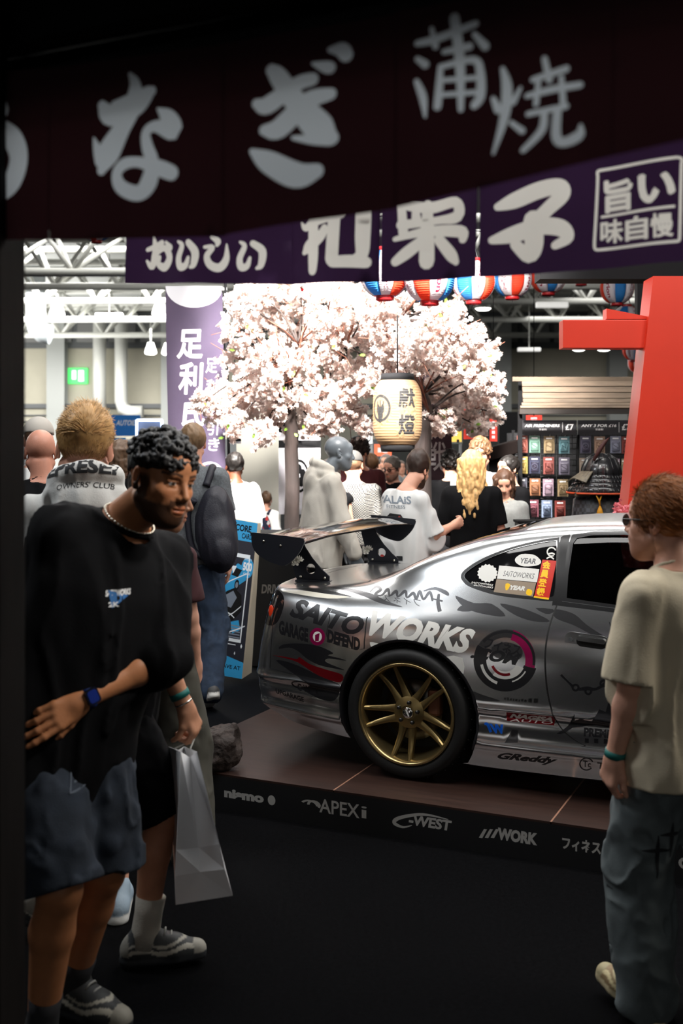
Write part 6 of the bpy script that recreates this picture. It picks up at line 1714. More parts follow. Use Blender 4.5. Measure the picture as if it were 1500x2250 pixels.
signboard(803, 935, 818, 975, 12, M_white, 'white vertical sign with a black letter left of the paper lantern', prints=[text_in('D', .2, .1, .8, .6, .02)], mats=[M_black], post=True)
# far dark stand walls so that the crowd has something behind it
for x0, x1, y0, y1, D, m, l in ((860, 1130, 905, 1010, 22, mat('stall_grey', srgb(70, 72, 70), .7), 'grey back wall of a far stand right of the trees'), (705, 800, 925, 1000, 23, mat('stall_pale', srgb(150, 148, 136), .7), 'pale back wall of a far stand behind the mannequin'), (1095, 1160, 905, 1000, 20.5, mat('stall_dark', srgb(40, 40, 42), .7), 'dark far stand beside the wooden shop roof')):
    p = at((x0+x1)/2, y0, D); t = thing('stand_wall', l, 'wall panel', (p.x, D, 0)); bm = bmesh.new(); box(bm, (0, 0, p.z/2), ((x1-x0)/FPX*D, .1, p.z)); obj('panel', bm, m, t)

# red gate ------------------------------------------------------------
M_red = mat('gate_red', srgb(198, 42, 14), .45, var=.05, vscale=3)
gate = thing('torii_gate', 'bright orange-red shrine gate post with its cross beam on the right', 'gate', Vector((at(1440, 980, 7.0).x, 7.0, STG)))
def gp(px, py, D=7.0): return at(px, py, D)-gate.location
bm = bmesh.new()
top = [(1425, 612), (1492, 612)]; bot = [(1322, 1560), (1494, 1560)]
v = []
for (l, r), z in ((bot, None), (top, None)):
    a, b = gp(*l), gp(*r); 
    for q, dy in ((a, -.1), (b, -.1), (b, .12), (a, .12)): v.append(bm.verts.new((q.x, dy, max(q.z, 0) if z is None and q.z < .3 else q.z)))
for f in ((0, 1, 5, 4), (1, 2, 6, 5), (2, 3, 7, 6), (3, 0, 4, 7), (0, 3, 2, 1), (4, 5, 6, 7)): bm.faces.new([v[i] for i in f])
bmesh.ops.recalc_face_normals(bm, faces=bm.faces); obj('gate_post', bm, M_red, gate)
bm = bmesh.new(); a, b = gp(1234, 766, 6.97), gp(1640, 704, 6.97); box(bm, ((a.x+b.x)/2, .0, (a.z+b.z)/2), (b.x-a.x, .13, b.z-a.z), None, .004); obj('tie_beam', bm, M_red, gate)
bm = bmesh.new(); prism(bm, [tuple(gp(*q).xz) for q in ((1328, 703), (1328, 680), (1420, 698), (1420, 703))], .1, Matrix.Rotation(R(90), 4, 'X')); obj('wedge', bm, M_red, gate)
bm = bmesh.new(); a, b = gp(1476, 765), gp(1494, 1560); 
prism(bm, [tuple(gp(*q).xz) for q in ((1482, 766), (1497, 766), (1500, 1560), (1462, 1560))], .05, Matrix.Translation((0, .2, 0)) @ Matrix.Rotation(R(90), 4, 'X')); obj('brace_board', bm, M_red, gate)
# red plinth with pink blossoms
t = thing('flower_plinth', 'red plinth topped with small pink blossoms behind the car roof', 'plinth', at(1392, 1132, 6.78)); zt = t.location.z-STG; t.location.z = STG
bm = bmesh.new(); box(bm, (0, 0, zt/2), (.31, .16, zt), None, .004); obj('plinth_box', bm, M_red, t)
M_pink = mat('pink_petal', srgb(232, 140, 150), .7, trans=.2)
rg = np.random.default_rng(4); T = flower_template(rg)
def pinks(name, cen, r, parent, m=M_pink):
    V, Q, off = [], [], 0
    for c in cen:
        n = rg.normal(size=3); n /= np.linalg.norm(n); a = np.cross(n, rg.normal(size=3)); a /= np.linalg.norm(a)
        V.append((T[0]*r)@np.stack([a, np.cross(n, a), n])+c); Q.append(T[1]+off); off += len(T[0])
    o = np_mesh(name, np.concatenate(V), np.concatenate(Q), m, parent, False); o['kind'] = 'stuff'
pinks('blossom', [np.array((rg.uniform(-.13, .13), rg.uniform(-.06, .06), zt+.02+abs(rg.normal())*.028)) for _ in range(120)]+[np.array((rg.uniform(-.1, .14), -.09+rg.normal()*.008, zt-.12-abs(rg.normal())*.12)) for _ in range(130)], .014, t)

# wooden-roofed shop ---------------------------------------------------
M_plank = wood('weathered_plank', srgb(112, 96, 80), (1.0, 7, 7), .7, .62)
shop = thing('shop_stall', 'shop stall with a curved roof of weathered wooden planks on the right', 'stall', (at(1290, 980, 9.5).x, 9.5, STG))
def sp(px, py, D=9.5): return at(px, py, D)-shop.location
rows = [(826, 838, 1128, .52), (838, 851, 1146, .44), (851, 865, 1144, .37), (865, 879, 1141, .29), (879, 889, 1138, .20), (889, 896, 1132, .12), (896, 902, 1126, .05)]
xr = sp(1520, 900).x
for i, (y0, y1, xl, back) in enumerate(rows):
    a, b = sp(xl, y0), sp(xl, y1); dz = a.z-b.z
    bm = bmesh.new(); M = Matrix.Translation(((a.x+xr)/2, back-.45+.04*0, (a.z+b.z)/2)); tiltA = math.atan2(.08, max(dz, .01)) if i else 0
    box(bm, (0, 0, 0), (xr-a.x, .022, dz*.84/ max(.5, math.cos(tiltA*.6))), Matrix.Rotation(-tiltA*.6, 3, 'X'), .002)
    bmesh.ops.transform(bm, matrix=M, verts=bm.verts); obj('roof_plank', bm, M_plank, shop)
bm = bmesh.new(); a, b = sp(1140, 900), sp(1142, 832); box(bm, ((a.x+xr)/2, .2, (a.z+b.z)/2), (xr-a.x-.05, .02, b.z-a.z)); obj('roof_lining', bm, M_black, shop)
bm = bmesh.new(); a, b = sp(1124, 912), sp(1520, 903); box(bm, ((a.x+b.x)/2, -.40, (a.z+b.z)/2), (b.x-a.x, .06, .04)); obj('eaves_board', bm, wood('dark_plank', srgb(48, 42, 38), (1, 7, 7), .7, .6), shop)
for px in (1127, 1158, 1400):
    bm = bmesh.new(); p = sp(px, 905); box(bm, (p.x, -.36 if px < 1150 else .2, p.z/2), (.035, .035, p.z)); obj('stall_post', bm, M_black, shop)
bm = bmesh.new(); a = sp(1135, 950); box(bm, ((a.x+xr)/2, .55, a.z/2), (xr-a.x, .04, a.z)); obj('back_wall', bm, mat('stall_back', (.012, .012, .014), .8), shop)
# wire rack
M_wire = mat('black_wire', (.008, .008, .008), .5)
rack = thing('wire_rack', 'black wire grid rack full of hanging air freshener packs', 'rack', (at(1270, 980, 9.42).x, 9.42, STG))
rp = lambda px, py: at(px, py, 9.42)-rack.location
for (xa, xb) in ((1130, 1268), (1272, 1440)):
    bm = bmesh.new(); a, b = rp(xa, 1180), rp(xb, 950)
    for k in range(13): x = a.x+(b.x-a.x)*k/12; tube(bm, [(x, 0, max(a.z, .1)), (x, 0, b.z)], .003, 5)
    for k in range(20): z = a.z+(b.z-a.z)*k/19; tube(bm, [(a.x, 0, z), (b.x, 0, z)], .003, 5)
    g = obj('wire_grid', bm, M_wire, rack)
for xa in (1128, 1270, 1442):
    bm = bmesh.new(); p = rp(xa, 945); box(bm, (p.x, .02, p.z/2), (.025, .025, p.z)); obj('upright', bm, M_black, rack)
M_sgn = mat('shop_sign_black', srgb(38, 38, 42), .5)
for px0, px1, txt, pr_, l in ((1145, 1266, 'AIR FRESHENERS', '£7', 'dark shop sign reading AIR FRESHENERS £7'), (1269, 1390, 'ANY 3 FOR £16', '£7', 'dark shop sign reading ANY 3 FOR £16')):
    pp_ = text_in(txt, .06, .52, .70, .72, .02, .2)+text_in('芳香剤', .32, .28, .46, .42, .01)+text_in(pr_, .80, .30, .95, .74, .03)+[rect(.745, .15, .752, .85)]
    signboard(px0, 923, px1, 955, 9.36, M_sgn, l, prints=[pp_], mats=[M_white], depth=.02)
# packs ----------------------------------------------------------------
cols = dict(coral=(205, 90, 70), mint=(110, 175, 150), tan=(180, 145, 90), teal=(90, 160, 175), violet=(105, 100, 135), peach=(205, 150, 115), silver=(150, 155, 190), crimson=(185, 60, 50), mustard=(215, 175, 60), navy=(60, 65, 100), rose=(185, 75, 65), lilac=(140, 130, 160), cream=(215, 180, 150), pink=(190, 150, 175), rust=(190, 110, 60), sky=(135, 160, 205), plum=(160, 70, 90), slate=(85, 88, 105), sand=(190, 165, 120))
packs = [('coral', 1147, 995), ('mint', 1174, 995), ('tan', 1206, 996), ('teal', 1239, 997), ('violet', 1286, 996), ('peach', 1317, 997), ('silver', 1352, 996), ('crimson', 1377, 997),
         ('mustard', 1147, 1041), ('navy', 1174, 1041), ('rose', 1205, 1042), ('lilac', 1239, 1043), ('cream', 1284, 1044), ('pink', 1353, 1046), ('sand', 1373, 1046),
         ('slate', 1146, 1088), ('rust', 1175, 1089), ('pink', 1204, 1090), ('tan', 1236, 1091), ('plum', 1171, 1136), ('sky', 1201, 1137), ('crimson', 1230, 1138)]
rown = ['in the top row', 'in the second row', 'in the third row', 'in the bottom row']
first = None; rg2 = random.Random(3)
for i, (cn, px, yb) in enumerate(packs):
    p = at(px, yb, 9.37); row = 0 if yb < 1000 else 1 if yb < 1050 else 2 if yb < 1100 else 3
    side_ = 'left' if px < 1262 else 'right'
    t = thing('air_freshener_pack', '%s air freshener pack on the %s half of the rack, %s' % (cn, side_, rown[row]), 'pack', p, 0, 'air freshener packs')
    g_ = sum(cols[cn])/3; c = srgb(*[.62*q+.38*g_ for q in cols[cn]]); mm = mat('pack_'+cn, tuple(q*.55 for q in c), .35, coat=.6); m2 = mat('pack_print_'+cn, tuple(min(1, q*1.5+.08) for q in c), .4)
    W, H_ = .092, .148
    sh = []; k = i % 5; cx, cy = W/2, H_*.42
    if k == 0: sh = ring(cx, cy, .014, .02, 14)+stroke([(cx-.03, cy-.03), (cx, cy+.04), (cx+.03, cy-.02)], .006, 3)
    elif k == 1: sh = [disc(cx, cy, .026, 6)]+stroke([(cx-.03, cy+.035), (cx+.03, cy+.035)], .005, 2)
    elif k == 2: sh = [disc(cx, cy+.012, .02, 14), rect(cx-.022, cy-.04, cx+.022, cy-.008)]
    elif k == 3: sh = stroke([(cx-.03, cy-.02), (cx-.01, cy+.03), (cx+.01, cy-.03), (cx+.03, cy+.025)], .009, 4)
    else: sh = ring(cx, cy, .022, .029, 16)+[disc(cx, cy, .012, 5)]
    dk_ = stroke([(cx-.034, cy-.04), (cx-.02, cy-.045), (cx, cy-.043), (cx+.034, cy-.04)], .004, 2)+stroke([(cx-.02, cy+.01), (cx+.02, cy-.015)], .004, 2)
    printed('card', rect(0, 0, W, H_), .05, [([rect(.008, .01, W-.008, H_-.04)], 2), (sh, 1), (dk_, 3), ([rect(.02, H_-.026, W-.02, H_-.014)], 4)], [mm, m2, mat('pack_mid_'+cn, tuple(q*.9 for q in c), .3, coat=1), M_black, M_white], flat(frame((-W/2, 0, 0), (1, 0, 0), (0, 0, 1))), t, False, .002)
    bm = bmesh.new(); box(bm, (0, -.011, .058), (.066, .014, .09), None, .006); obj('blister', bm, glass_mat('clear_blister', .92, rough=.08), t)
    bm = bmesh.new(); tube(bm, [(0, .03, H_-.006), (0, -.03, H_-.002), (0, -.035, H_+.008)], .002, 5); obj('hook', bm, M_chrome, t)
# samurai armour ---------------------------------------------------------
M_lac = mat('black_lacquer', (.014, .014, .016), .25, coat=.5); M_gold = mat('gold_cord', srgb(214, 150, 30), .6); M_lace = mat('orange_lacing', srgb(190, 70, 30), .7)
arm = thing('samurai_armour', 'black samurai armour with ridged helmet and golden tassel in front of the rack', 'armour', (at(1320, 980, 8.7).x, 8.7, STG))
ap = lambda px, py: at(px, py, 8.7)-arm.location
bm = bmesh.new(); z0 = ap(0, 1050).z; 
lathe(bm, [(.155, z0), (.16, z0+.02), (.152, z0+.08), (.12, z0+.15), (.06, z0+.19), (.001, z0+.20)], 32)
for k in range(16):
    a = 2*PI*k/16; tube(bm, [(math.cos(a)*r, math.sin(a)*r, z) for r, z in ((.162, z0+.02), (.155, z0+.08), (.122, z0+.152), (.06, z0+.193))], .004, 5)
obj('helmet_bowl', bm, M_lac, arm)
for k in range(4):
    bm = bmesh.new(); r0 = .155+.028*k; zz = z0+.02-.033*k; lathe(bm, [(r0, zz+.012), (r0+.030, zz-.032), (r0+.024, zz-.036), (r0-.004, zz+.008)], 40, Matrix.Identity(4), 0, False)
    for q in range(40):
        a = 2*PI*q/40; tube(bm, [((r0+.01)*math.cos(a), (r0+.01)*math.sin(a), zz), ((r0+.028)*math.cos(a), (r0+.028)*math.sin(a), zz-.028)], .004, 4)
    obj('neck_guard', bm, M_lac, arm)
bm = bmesh.new(); r0 = .27; lathe(bm, [(r0-.004, z0-.115), (r0+.004, z0-.11), (r0+.004, z0-.124), (r0-.006, z0-.124)], 48, Matrix.Identity(4), 0, False); obj('lacing', bm, M_lace, arm)
bm = bmesh.new()
for k in range(7):
    a0 = PI+.1+.9*k/6-.45
for k in range(8):
    a = PI*1.15+(.9*k/7-.45)
    b = bm.verts.new((math.cos(a)*.15, math.sin(a)*.15, z0+.05)); c = bm.verts.new((math.cos(a)*.27, math.sin(a)*.25, z0+.0-.01*abs(k-3.5)))
    if k: bm.faces.new((pb, b, c, pc))
    pb, pc = b, c
md = obj('visor', bm, mat('visor_leather', srgb(92, 84, 70), .5, var=.5, vscale=40), arm).modifiers.new('t', 'SOLIDIFY'); md.thickness = .008
bm = bmesh.new(); q = [ap(1296, 1012), ap(1308, 990), ap(1320, 972), ap(1330, 962)]; tube(bm, [(p.x, -.12, p.z) for p in q], [.012, .018, .016, .003], 8); obj('plume', bm, mat('plume_brown', srgb(60, 24, 22), .7), arm)
bm = bmesh.new(); w0, w1 = .20, .27; zc = z0-.12; 
lathe(bm, [(.27, .55), (.25, .8), (.235, zc-.22), (.22, zc-.05), (.15, zc)], 28, Matrix.Diagonal((1, .75, 1, 1)))
def cheq():
    m = mat('lamellar', (.02, .022, .028), .4); nt = m.node_tree; tc = nt.nodes.new('ShaderNodeTexCoord'); ck = nt.nodes.new('ShaderNodeTexChecker'); ck.inputs['Scale'].default_value = 34
    ck.inputs[1].default_value = (.010, .011, .014, 1); ck.inputs[2].default_value = (.05, .055, .07, 1); nt.links.new(tc.outputs['Object'], ck.inputs[0]); nt.links.new(ck.outputs[0], nt.nodes['Principled BSDF'].inputs['Base Color']); return m
obj('chest_plate', bm, cheq(), arm)
bm = bmesh.new(); a, b = ap(1300, 1086), ap(1302, 1108); y = -.24
tube(bm, [(a.x-.02, y, a.z), (a.x, y, (a.z+b.z)/2), (b.x, y, b.z)], .006, 6); tube(bm, [(a.x+.02, y, a.z), (a.x+.004, y, (a.z+b.z)/2), (b.x, y, b.z)], .006, 6); obj('cord', bm, M_gold, arm)
bm = bmesh.new(); 
for k in range(14): a_ = 2*PI*k/14; tube(bm, [(b.x, y, b.z), (b.x+.016*math.cos(a_), y+.016*math.sin(a_), b.z-.04), (b.x+.03*math.cos(a_), y+.03*math.sin(a_), b.z-.11)], .006, 5)
obj('tassel', bm, M_gold, arm)
bm = bmesh.new(); box(bm, (0, 0, .3), (.06, .06, .6)); box(bm, (0, 0, .02), (.4, .4, .04)); obj('stand', bm, M_black, arm)
bm = bmesh.new(); a = ap(1265, 1085); box(bm, (a.x+.02, -.05, a.z), (.12, .2, .03)); box(bm, (-a.x+.05, -.05, a.z), (.12, .2, .03)); obj('shoulder_guard', bm, mat('shoulder_cloth', srgb(70, 60, 48), .8), arm)
# poster stand, black counters -------------------------------------------
Dp = 7.75
tl_, tr_, br_, bl_ = at(486, 1136, Dp+.1), at(566, 1150, Dp+.1), at(531, 1492, Dp-.15), at(419, 1472, Dp-.15)
ps = thing('poster_stand', 'blue and black card-game poster board with a round 500 badge left of the car', 'poster board', (bl_+br_)/2)
ps.location.z = STG; zl = ps.location
def pq(u, v): return (bl_*(1-u)+br_*u)*(1-v)+(tl_*(1-u)+tr_*u)*v-zl
nv = (br_-bl_).cross(tl_-bl_).normalized()
B = lambda *p: [tuple(q) for q in p]
W_ = [rect(.13, .22, .90, .24), rect(.13, .76, .90, .785), rect(.13, .22, .155, .785), rect(.875, .22, .90, .785)]
carA = B((.2, .55), (.3, .60), (.45, .66), (.62, .72), (.8, .70), (.86, .62), (.7, .58), (.5, .53), (.3, .48)); carB = B((.18, .40), (.3, .47), (.45, .53), (.62, .56), (.8, .52), (.84, .42), (.7, .36), (.45, .30), (.25, .33))
winA = B((.5, .64), (.6, .69), (.74, .68), (.66, .63)); winB = B((.42, .50), (.6, .54), (.7, .50), (.6, .43), (.45, .44))
lines = sum([stroke(p, .008, 2) for p in (B((.2, .53), (.5, .6), (.85, .66)), B((.2, .37), (.5, .36), (.82, .45)), B((.3, .33), (.5, .40), (.7, .37)), B((.22, .43), (.4, .45), (.48, .43)), B((.2, .60), (.35, .70), (.55, .74)), B((.1, .3), (.3, .25), (.6, .27), (.95, .33)))], [])
wheelsP = [disc(.3, .505, .05, 14, .03), disc(.66, .58, .055, 14, .035), disc(.30, .335, .05, 14, .03)]
badge = disc(.86, .70, .15, 26, .068)
blue = [rect(0, .87, 1, 1), B((0, 0), (1, 0), (1, .10), (.6, .13), (.3, .09), (0, .14)), carA, B((.2, .66), (.3, .74), (.42, .70), (.3, .62)), B((.62, .34), (.8, .36), (.86, .30), (.7, .27)), badge, B((.2, .24), (.45, .25), (.45, .27), (.2, .26))]
darkp = [carB, winA, rect(.16, .72, .5, .755)]+wheelsP+text_in('CORE', .42, .93, .85, .975, .04)+text_in('CARD', .62, .885, .9, .92, .03)+text_in('SAVE AT', .55, .05, .95, .075, .02)
whitep = W_+lines+text_in('500', .75, .68, .97, .735, .05)+text_in('CARDS', .78, .655, .94, .668, .02)+text_in('LIMITED TO', .76, .748, .95, .76, .0)+text_in('SWRKS', .14, .735, .48, .755, .05, .2)+[B((.47, .70), (.6, .70), (.54, .65))]+[disc(.92, .20, .02, 4, .015), disc(.8, .15, .015, 4, .012)]+[rect(.2+.22*k, .20, .36+.22*k, .205) for k in range(3)]
greyp = [winB]+[disc(.3, .505, .03, 12, .018), disc(.66, .58, .033, 12, .02), disc(.30, .335, .03, 12, .018)]+[rect(.6, .245+.018*k, .86, .253+.018*k) for k in range(5)]
printed('poster', rect(0, 0, 1, 1), .25, [(blue, 1), (darkp, 2), (greyp, 4), (whitep, 3)], [mat('poster_navy', srgb(24, 26, 40), .4), mat('poster_blue', srgb(40, 150, 205), .4), M_black, mat('poster_white', srgb(225, 232, 238), .4), mat('poster_grey', srgb(120, 130, 145), .4)], lambda u, v: pq(u, v), ps, False)
bm = bmesh.new(); q = [pq(0, 0), pq(1, 0), pq(1, 1), pq(0, 1)]; a = [bm.verts.new(p-nv*.004) for p in q]; b = [bm.verts.new(Vector((p.x+.05, p.y+.22, p.z)) if i < 2 else Vector((p.x+.02, p.y+.05, p.z))) for i, p in enumerate(q)]
bm.faces.new(a[::-1]); bm.faces.new(b)
for i in range(4): bm.faces.new((a[i], a[(i+1) % 4], b[(i+1) % 4], b[i]))
bmesh.ops.recalc_face_normals(bm, faces=bm.faces); obj('board_body', bm, mat('board_cream', srgb(200, 190, 170), .7), ps)
def counter(px0, px1, py_top, D, label, depth=.5, txt=None, m=M_blackp):
    a, b = at(px0, py_top, D), at(px1, py_top, D); h_ = a.z-STG
    t = thing('display_counter', label, 'counter', ((a.x+b.x)/2, D, STG)); bm = bmesh.new(); box(bm, (0, depth/2+.003, h_/2), (b.x-a.x, depth, h_-.0), None, .004); obj('counter_body', bm, m, t)
    bm = bmesh.new(); box(bm, (0, depth/2, h_+.008), (b.x-a.x+.02, depth+.02, .016)); obj('counter_top', bm, M_black, t)
    if txt: 
        s, x0, y0, x1, y1 = txt; P_a, P_b = at(x0, y1, D), at(x1, y0, D); pl = text_in(s, P_a.x-t.location.x, P_a.z-STG, P_b.x-t.location.x, P_b.z-STG, .03, .15)
        bm = bmesh.new()
        for p in pl: bm.faces.new([bm.verts.new((x, -.001, y)) for x, y in p])
        obj('lettering', bm, mat('counter_print', srgb(120, 116, 110), .6), t)
counter(548, 652, 1180, 8.1, 'black display counter lettered DRIVEN BY left of the rear wing', .5, ('DRIVEN BY', 574, 1284, 660, 1304))
counter(676, 800, 1205, 8.06, 'black display counter behind the rear wing uprights', .12, None, M_blackp)
counter(1140, 1500, 1150, 7.95, 'dark shop counter behind the car roof', .2, None, M_blackp)
# dark sloping speaker-like case at the shop entrance
t = thing('display_case', 'dark sloping display case lid beside the wooden shop', 'case', at(1100, 990, 9.4)); bm = bmesh.new(); box(bm, (0, 0, .0), (.30, .3, .11), Matrix.Rotation(R(-16), 3, 'Y'), .01); obj('lid', bm, mat('dark_brown_case', srgb(22, 17, 16), .95, spec=.05), t)
bm = bmesh.new(); h_ = t.location.z-STG; box(bm, (0, .05, -h_/2-.03), (.22, .22, h_-.06)); obj('case_body', bm, M_black, t)
# small white silk flowers tucked into the wing stands
for (px, py, D, l) in ((803, 1208, 6.75, 'white silk flower tucked on the far wing stand'), (648, 1232, 5.75, 'white silk flower tucked on the near wing stand')):
    p = at(px, py, D); bm = bmesh.new(); o = tag(np_mesh('silk_flower', np.concatenate([T[0]*.03, T[0]@np.array(Matrix.Rotation(1.2, 3, 'X'))*.028+np.array((.02, 0, .01)), T[0]@np.array(Matrix.Rotation(-1.3, 3, 'Y'))*.026+np.array((-.02, 0, -.005))]), np.concatenate([T[1], T[1]+len(T[0]), T[1]+2*len(T[0])]), mat('silk_petal', (.8, .78, .72), .7), None, False), l, 'flower'); o.location = p; o.rotation_euler = (R(80), 0, R(20))
# ================================================================== people
M_blk = mat('black_cotton', (.0042, .0042, .005), .9, bump=.15, bscale=300, spec=.12); M_wht = mat('white_cotton', (.66, .66, .65), .85, bump=.12, bscale=250)
M_crm = mat('cream_cotton', srgb(205, 192, 166), .85, bump=.15, bscale=250); M_gry = mat('grey_marl', srgb(96, 100, 104), .9, var=.25, vscale=90); M_lgry = mat('light_grey_cotton', srgb(150, 152, 150), .9, var=.08, vscale=60)
M_hood = mat('pale_hoodie', srgb(196, 190, 180), .9, bump=.15, bscale=200); M_hoodg = mat('grey_hoodie', srgb(205, 205, 202), .9, bump=.15, bscale=200)
M_den = mat('blue_denim', srgb(38, 52, 72), .9, var=.3, vscale=18, bump=.15, bscale=300); M_den2 = mat('grey_washed_denim', srgb(88, 96, 98), .9, var=.3, vscale=9, bump=.15, bscale=300); M_dend = mat('dark_denim', srgb(34, 40, 52), .9, var=.25, vscale=14)
M_trk = mat('dark_trousers', srgb(30, 30, 34), .9); M_olive = mat('olive_trousers', srgb(66, 64, 56), .9, var=.15, vscale=12); M_maroon = mat('maroon_cotton', srgb(78, 30, 36), .9); M_navy = mat('navy_cotton', srgb(30, 34, 52), .9)
def check(name, a, b, sc):
    m = mat(name, a, .9); nt = m.node_tree; tc = nt.nodes.new('ShaderNodeTexCoord'); ck = nt.nodes.new('ShaderNodeTexChecker'); ck.inputs['Scale'].default_value = sc
    ck.inputs[1].default_value = (*a, 1); ck.inputs[2].default_value = (*b, 1); nt.links.new(tc.outputs['Object'], ck.inputs[0]); nt.links.new(ck.outputs[0], nt.nodes['Principled BSDF'].inputs['Base Color']); return m
BLOND, BROWN, DARK, GINGER = srgb(196, 160, 104), srgb(82, 58, 42), srgb(26, 22, 20), srgb(150, 92, 44)
std_pants = dict(mat=M_trk, ease=.02); std_shoes = dict(color=(.05, .05, .05), sole=(.4, .4, .4))
def spot(px, D, z0=STG): return Vector(((px-750)/FPX*D, D, z0))
def hgt(ytop, D, z0=STG): return EYE+(HOR-ytop)/FPX*D-z0
def bg_person(label, px, ytop, D, rotz, shirt, hair, extra=.02, **kw):
    z0 = kw.pop('z0', STG); h = kw.pop('h', None) or hgt(ytop, D, z0)/(1.775)*1.78-extra
    sh = dict(mat=shirt) if not isinstance(shirt, dict) else shirt; sh.setdefault('ease', .025)
    kw.setdefault('pants', std_pants); kw.setdefault('shoes', std_shoes)
    return person(label, spot(px, D, z0), R(rotz), h=h, shirt=sh, hair=hair, **kw)
H_s = lambda c, **k: dict(style='short', color=c, **k)
# bearded man in the white printed tee behind the car -------------------
pal = bg_person('person in a white back-printed T-shirt with dark beard looking down at his hands', 884, 984, 7.45, 128, dict(mat=M_wht, ease=.05, hem=.74, sleeve=.95, sleeve_ease=.045, res=.009), H_s(srgb(48, 34, 28), t=.012, top=.02, low=-.03, front=-.08, slope=.7, freq=40), skin='fair', beard=dict(color=srgb(40, 28, 24), a=.95), head=(18, 18, 0), lean=(5, 0, 0), neckfwd=.07,
    armL=((.28, -.15, -1), (.0, -1, .22)), armR=((-.12, -.35, -1), (.1, -1, .3)), handL=dict(n=(-1, 0, .2), curl=(35, 40, 30)), handR=dict(curl=(35, 40, 30)), res=.008, group=None, pants=dict(mat=M_dend))
root, sh = pal['root'], pal['shirt']
root_inv = lambda r: (Matrix.Translation(r.location) @ Matrix.Rotation(r.rotation_euler.z, 4, 'Z')).inverted()
def back_print(info, px_area, D, prints, mats, name='shirt_print', view=None):
    """print seen from the camera side: frame at a photo pixel, sizes in metres"""
    r = info['root']; Mi = root_inv(r); O_ = at(*px_area, D); M = Mi @ frame(O_, (1, 0, 0), (0, 0, 1)); return print_on(name, info['shirt'], r, prints, M, mats)
M_inkg = mat('ink_grey', srgb(120, 130, 140), .8); M_inkb = mat('ink_black', srgb(24, 26, 30), .8); M_inkr = mat('ink_red', srgb(170, 50, 45), .8)
def tx(s, x, y, w_, h_, bold=.02, shear=0): return text_in(s, x, y, x+w_, y+h_, bold, shear)
sm = []
for k in range(6): sm += [rect(-.075+.032*q, -.42-.018*k, -.075+.032*q+.024-.006*((k+q) % 3), -.413-.018*k) for q in range(4)]
back_print(pal, (864, 1108), 7.3, [tx('PALAiS', -.09, -.0, .21, .052, .03)+tx('FITNESS', -.04, -.03, .12, .022, .0)+sm, [[(-.05, -.13), (.05, -.13), (.07, -.10), (.05, -.07), (-.02, -.065), (-.05, -.10)]]+[disc(-.03, -.36, .018, 14)]+[rect(.02, -.375, .06, -.345)], [disc(-.07, -.36, .014, 12)]+[rect(.035, -.125, .05, -.08)]], [M_inkg, M_inkb, M_inkr])
# woman with long curly blonde hair ---------------------------------------
bl_locks = dict(style='long', color=srgb(205, 165, 110), len=.37, wave=.010, locks=30, span=1.75, nt=20, lr=.018, lk=.011, wf=.85, taper=-1.1, t=.014, amp=.003, freq=70, low=-.09, cv=.75, front=-.078)
blo = bg_person('person with long wavy blonde hair in a black top seen from behind', 1036, 980, 7.95, 172, dict(mat=M_blk, ease=.02, sleeve=.85, res=.01), bl_locks, female=True, skin='fair', head=(5, -6, 0), pants=dict(mat=M_dend), armR=((-.2, 0, -1), (-.05, -.3, -1)), armL=((.25, -.1, -1), (-.3, -.8, -.2)), build=1.12)
bg_person('person with tousled brown hair in a white T-shirt behind the blonde one', 1052, 955, 8.7, 8, dict(mat=M_wht, ease=.03), dict(style='curly', color=srgb(112, 82, 58), blobs=300, blob=.014, t=.012, low=-.02, front=-.088, region=lambda p: p[2] > .02 and p[1] > -.10), skin='fair', head=(12, -25, 0), beard=None)
bg_person('person with straight brown hair in a grey T-shirt looking down beside the shop', 1108, 1022, 8.35, -22, dict(mat=M_lgry, ease=.03, sleeve=.8), dict(style='long', color=srgb(78, 54, 40), len=.30, locks=13, span=2.15, t=.008, front=-.082, low=-.03), female=True, skin='fair', head=(24, 15, 0), build=1.05)
bg_person('person with dark curly hair half hidden between the blonde one and the bearded one', 990, 982, 9.4, 180, M_blk, dict(style='curly', color=DARK, blobs=260, blob=.014, region=lambda p: p[2] > -.05))
bg_person('person with dark beard leaning in shadow behind the shop case', 1120, 992, 8.95, -60, M_blk, H_s(DARK, t=.01), skin='fair', beard=dict(color=DARK))
# mannequin -----------------------------------------------------------------
M_manq = mat('mannequin_grey', srgb(92, 98, 104), .35)
manq = person('grey mannequin dressed in a pale hooded sweatshirt behind the rear wing', spot(703, 7.75), R(102), h=hgt(938, 7.75)-.03, lean=(6, 0, 0), neckfwd=.045, skin='fair', facecol=False, skinmat=M_manq, shirt=dict(mat=M_hood, ease=.055, sleeve=1.95, sleeve_ease=.03, cuff=1, hem=.80, res=.009, fold=.012, ff=10, hoodup=.03, name='hoodie'), hood=True, pants=dict(mat=M_trk), shoes=std_shoes, cat='mannequin', name='mannequin',
    armL=((.14, -.3, -1), (.0, -.5, -1)), armR=((-.20, -.24, -1), (-.05, -.42, -1)), handL=dict(curl=(12, 14, 10)), handR=dict(curl=(12, 14, 10)), res=.009)
back_print(manq, (640, 1085), 7.6, [tx('WORKS', -.03, -.09, .06, .22, .03)], [M_inkb])
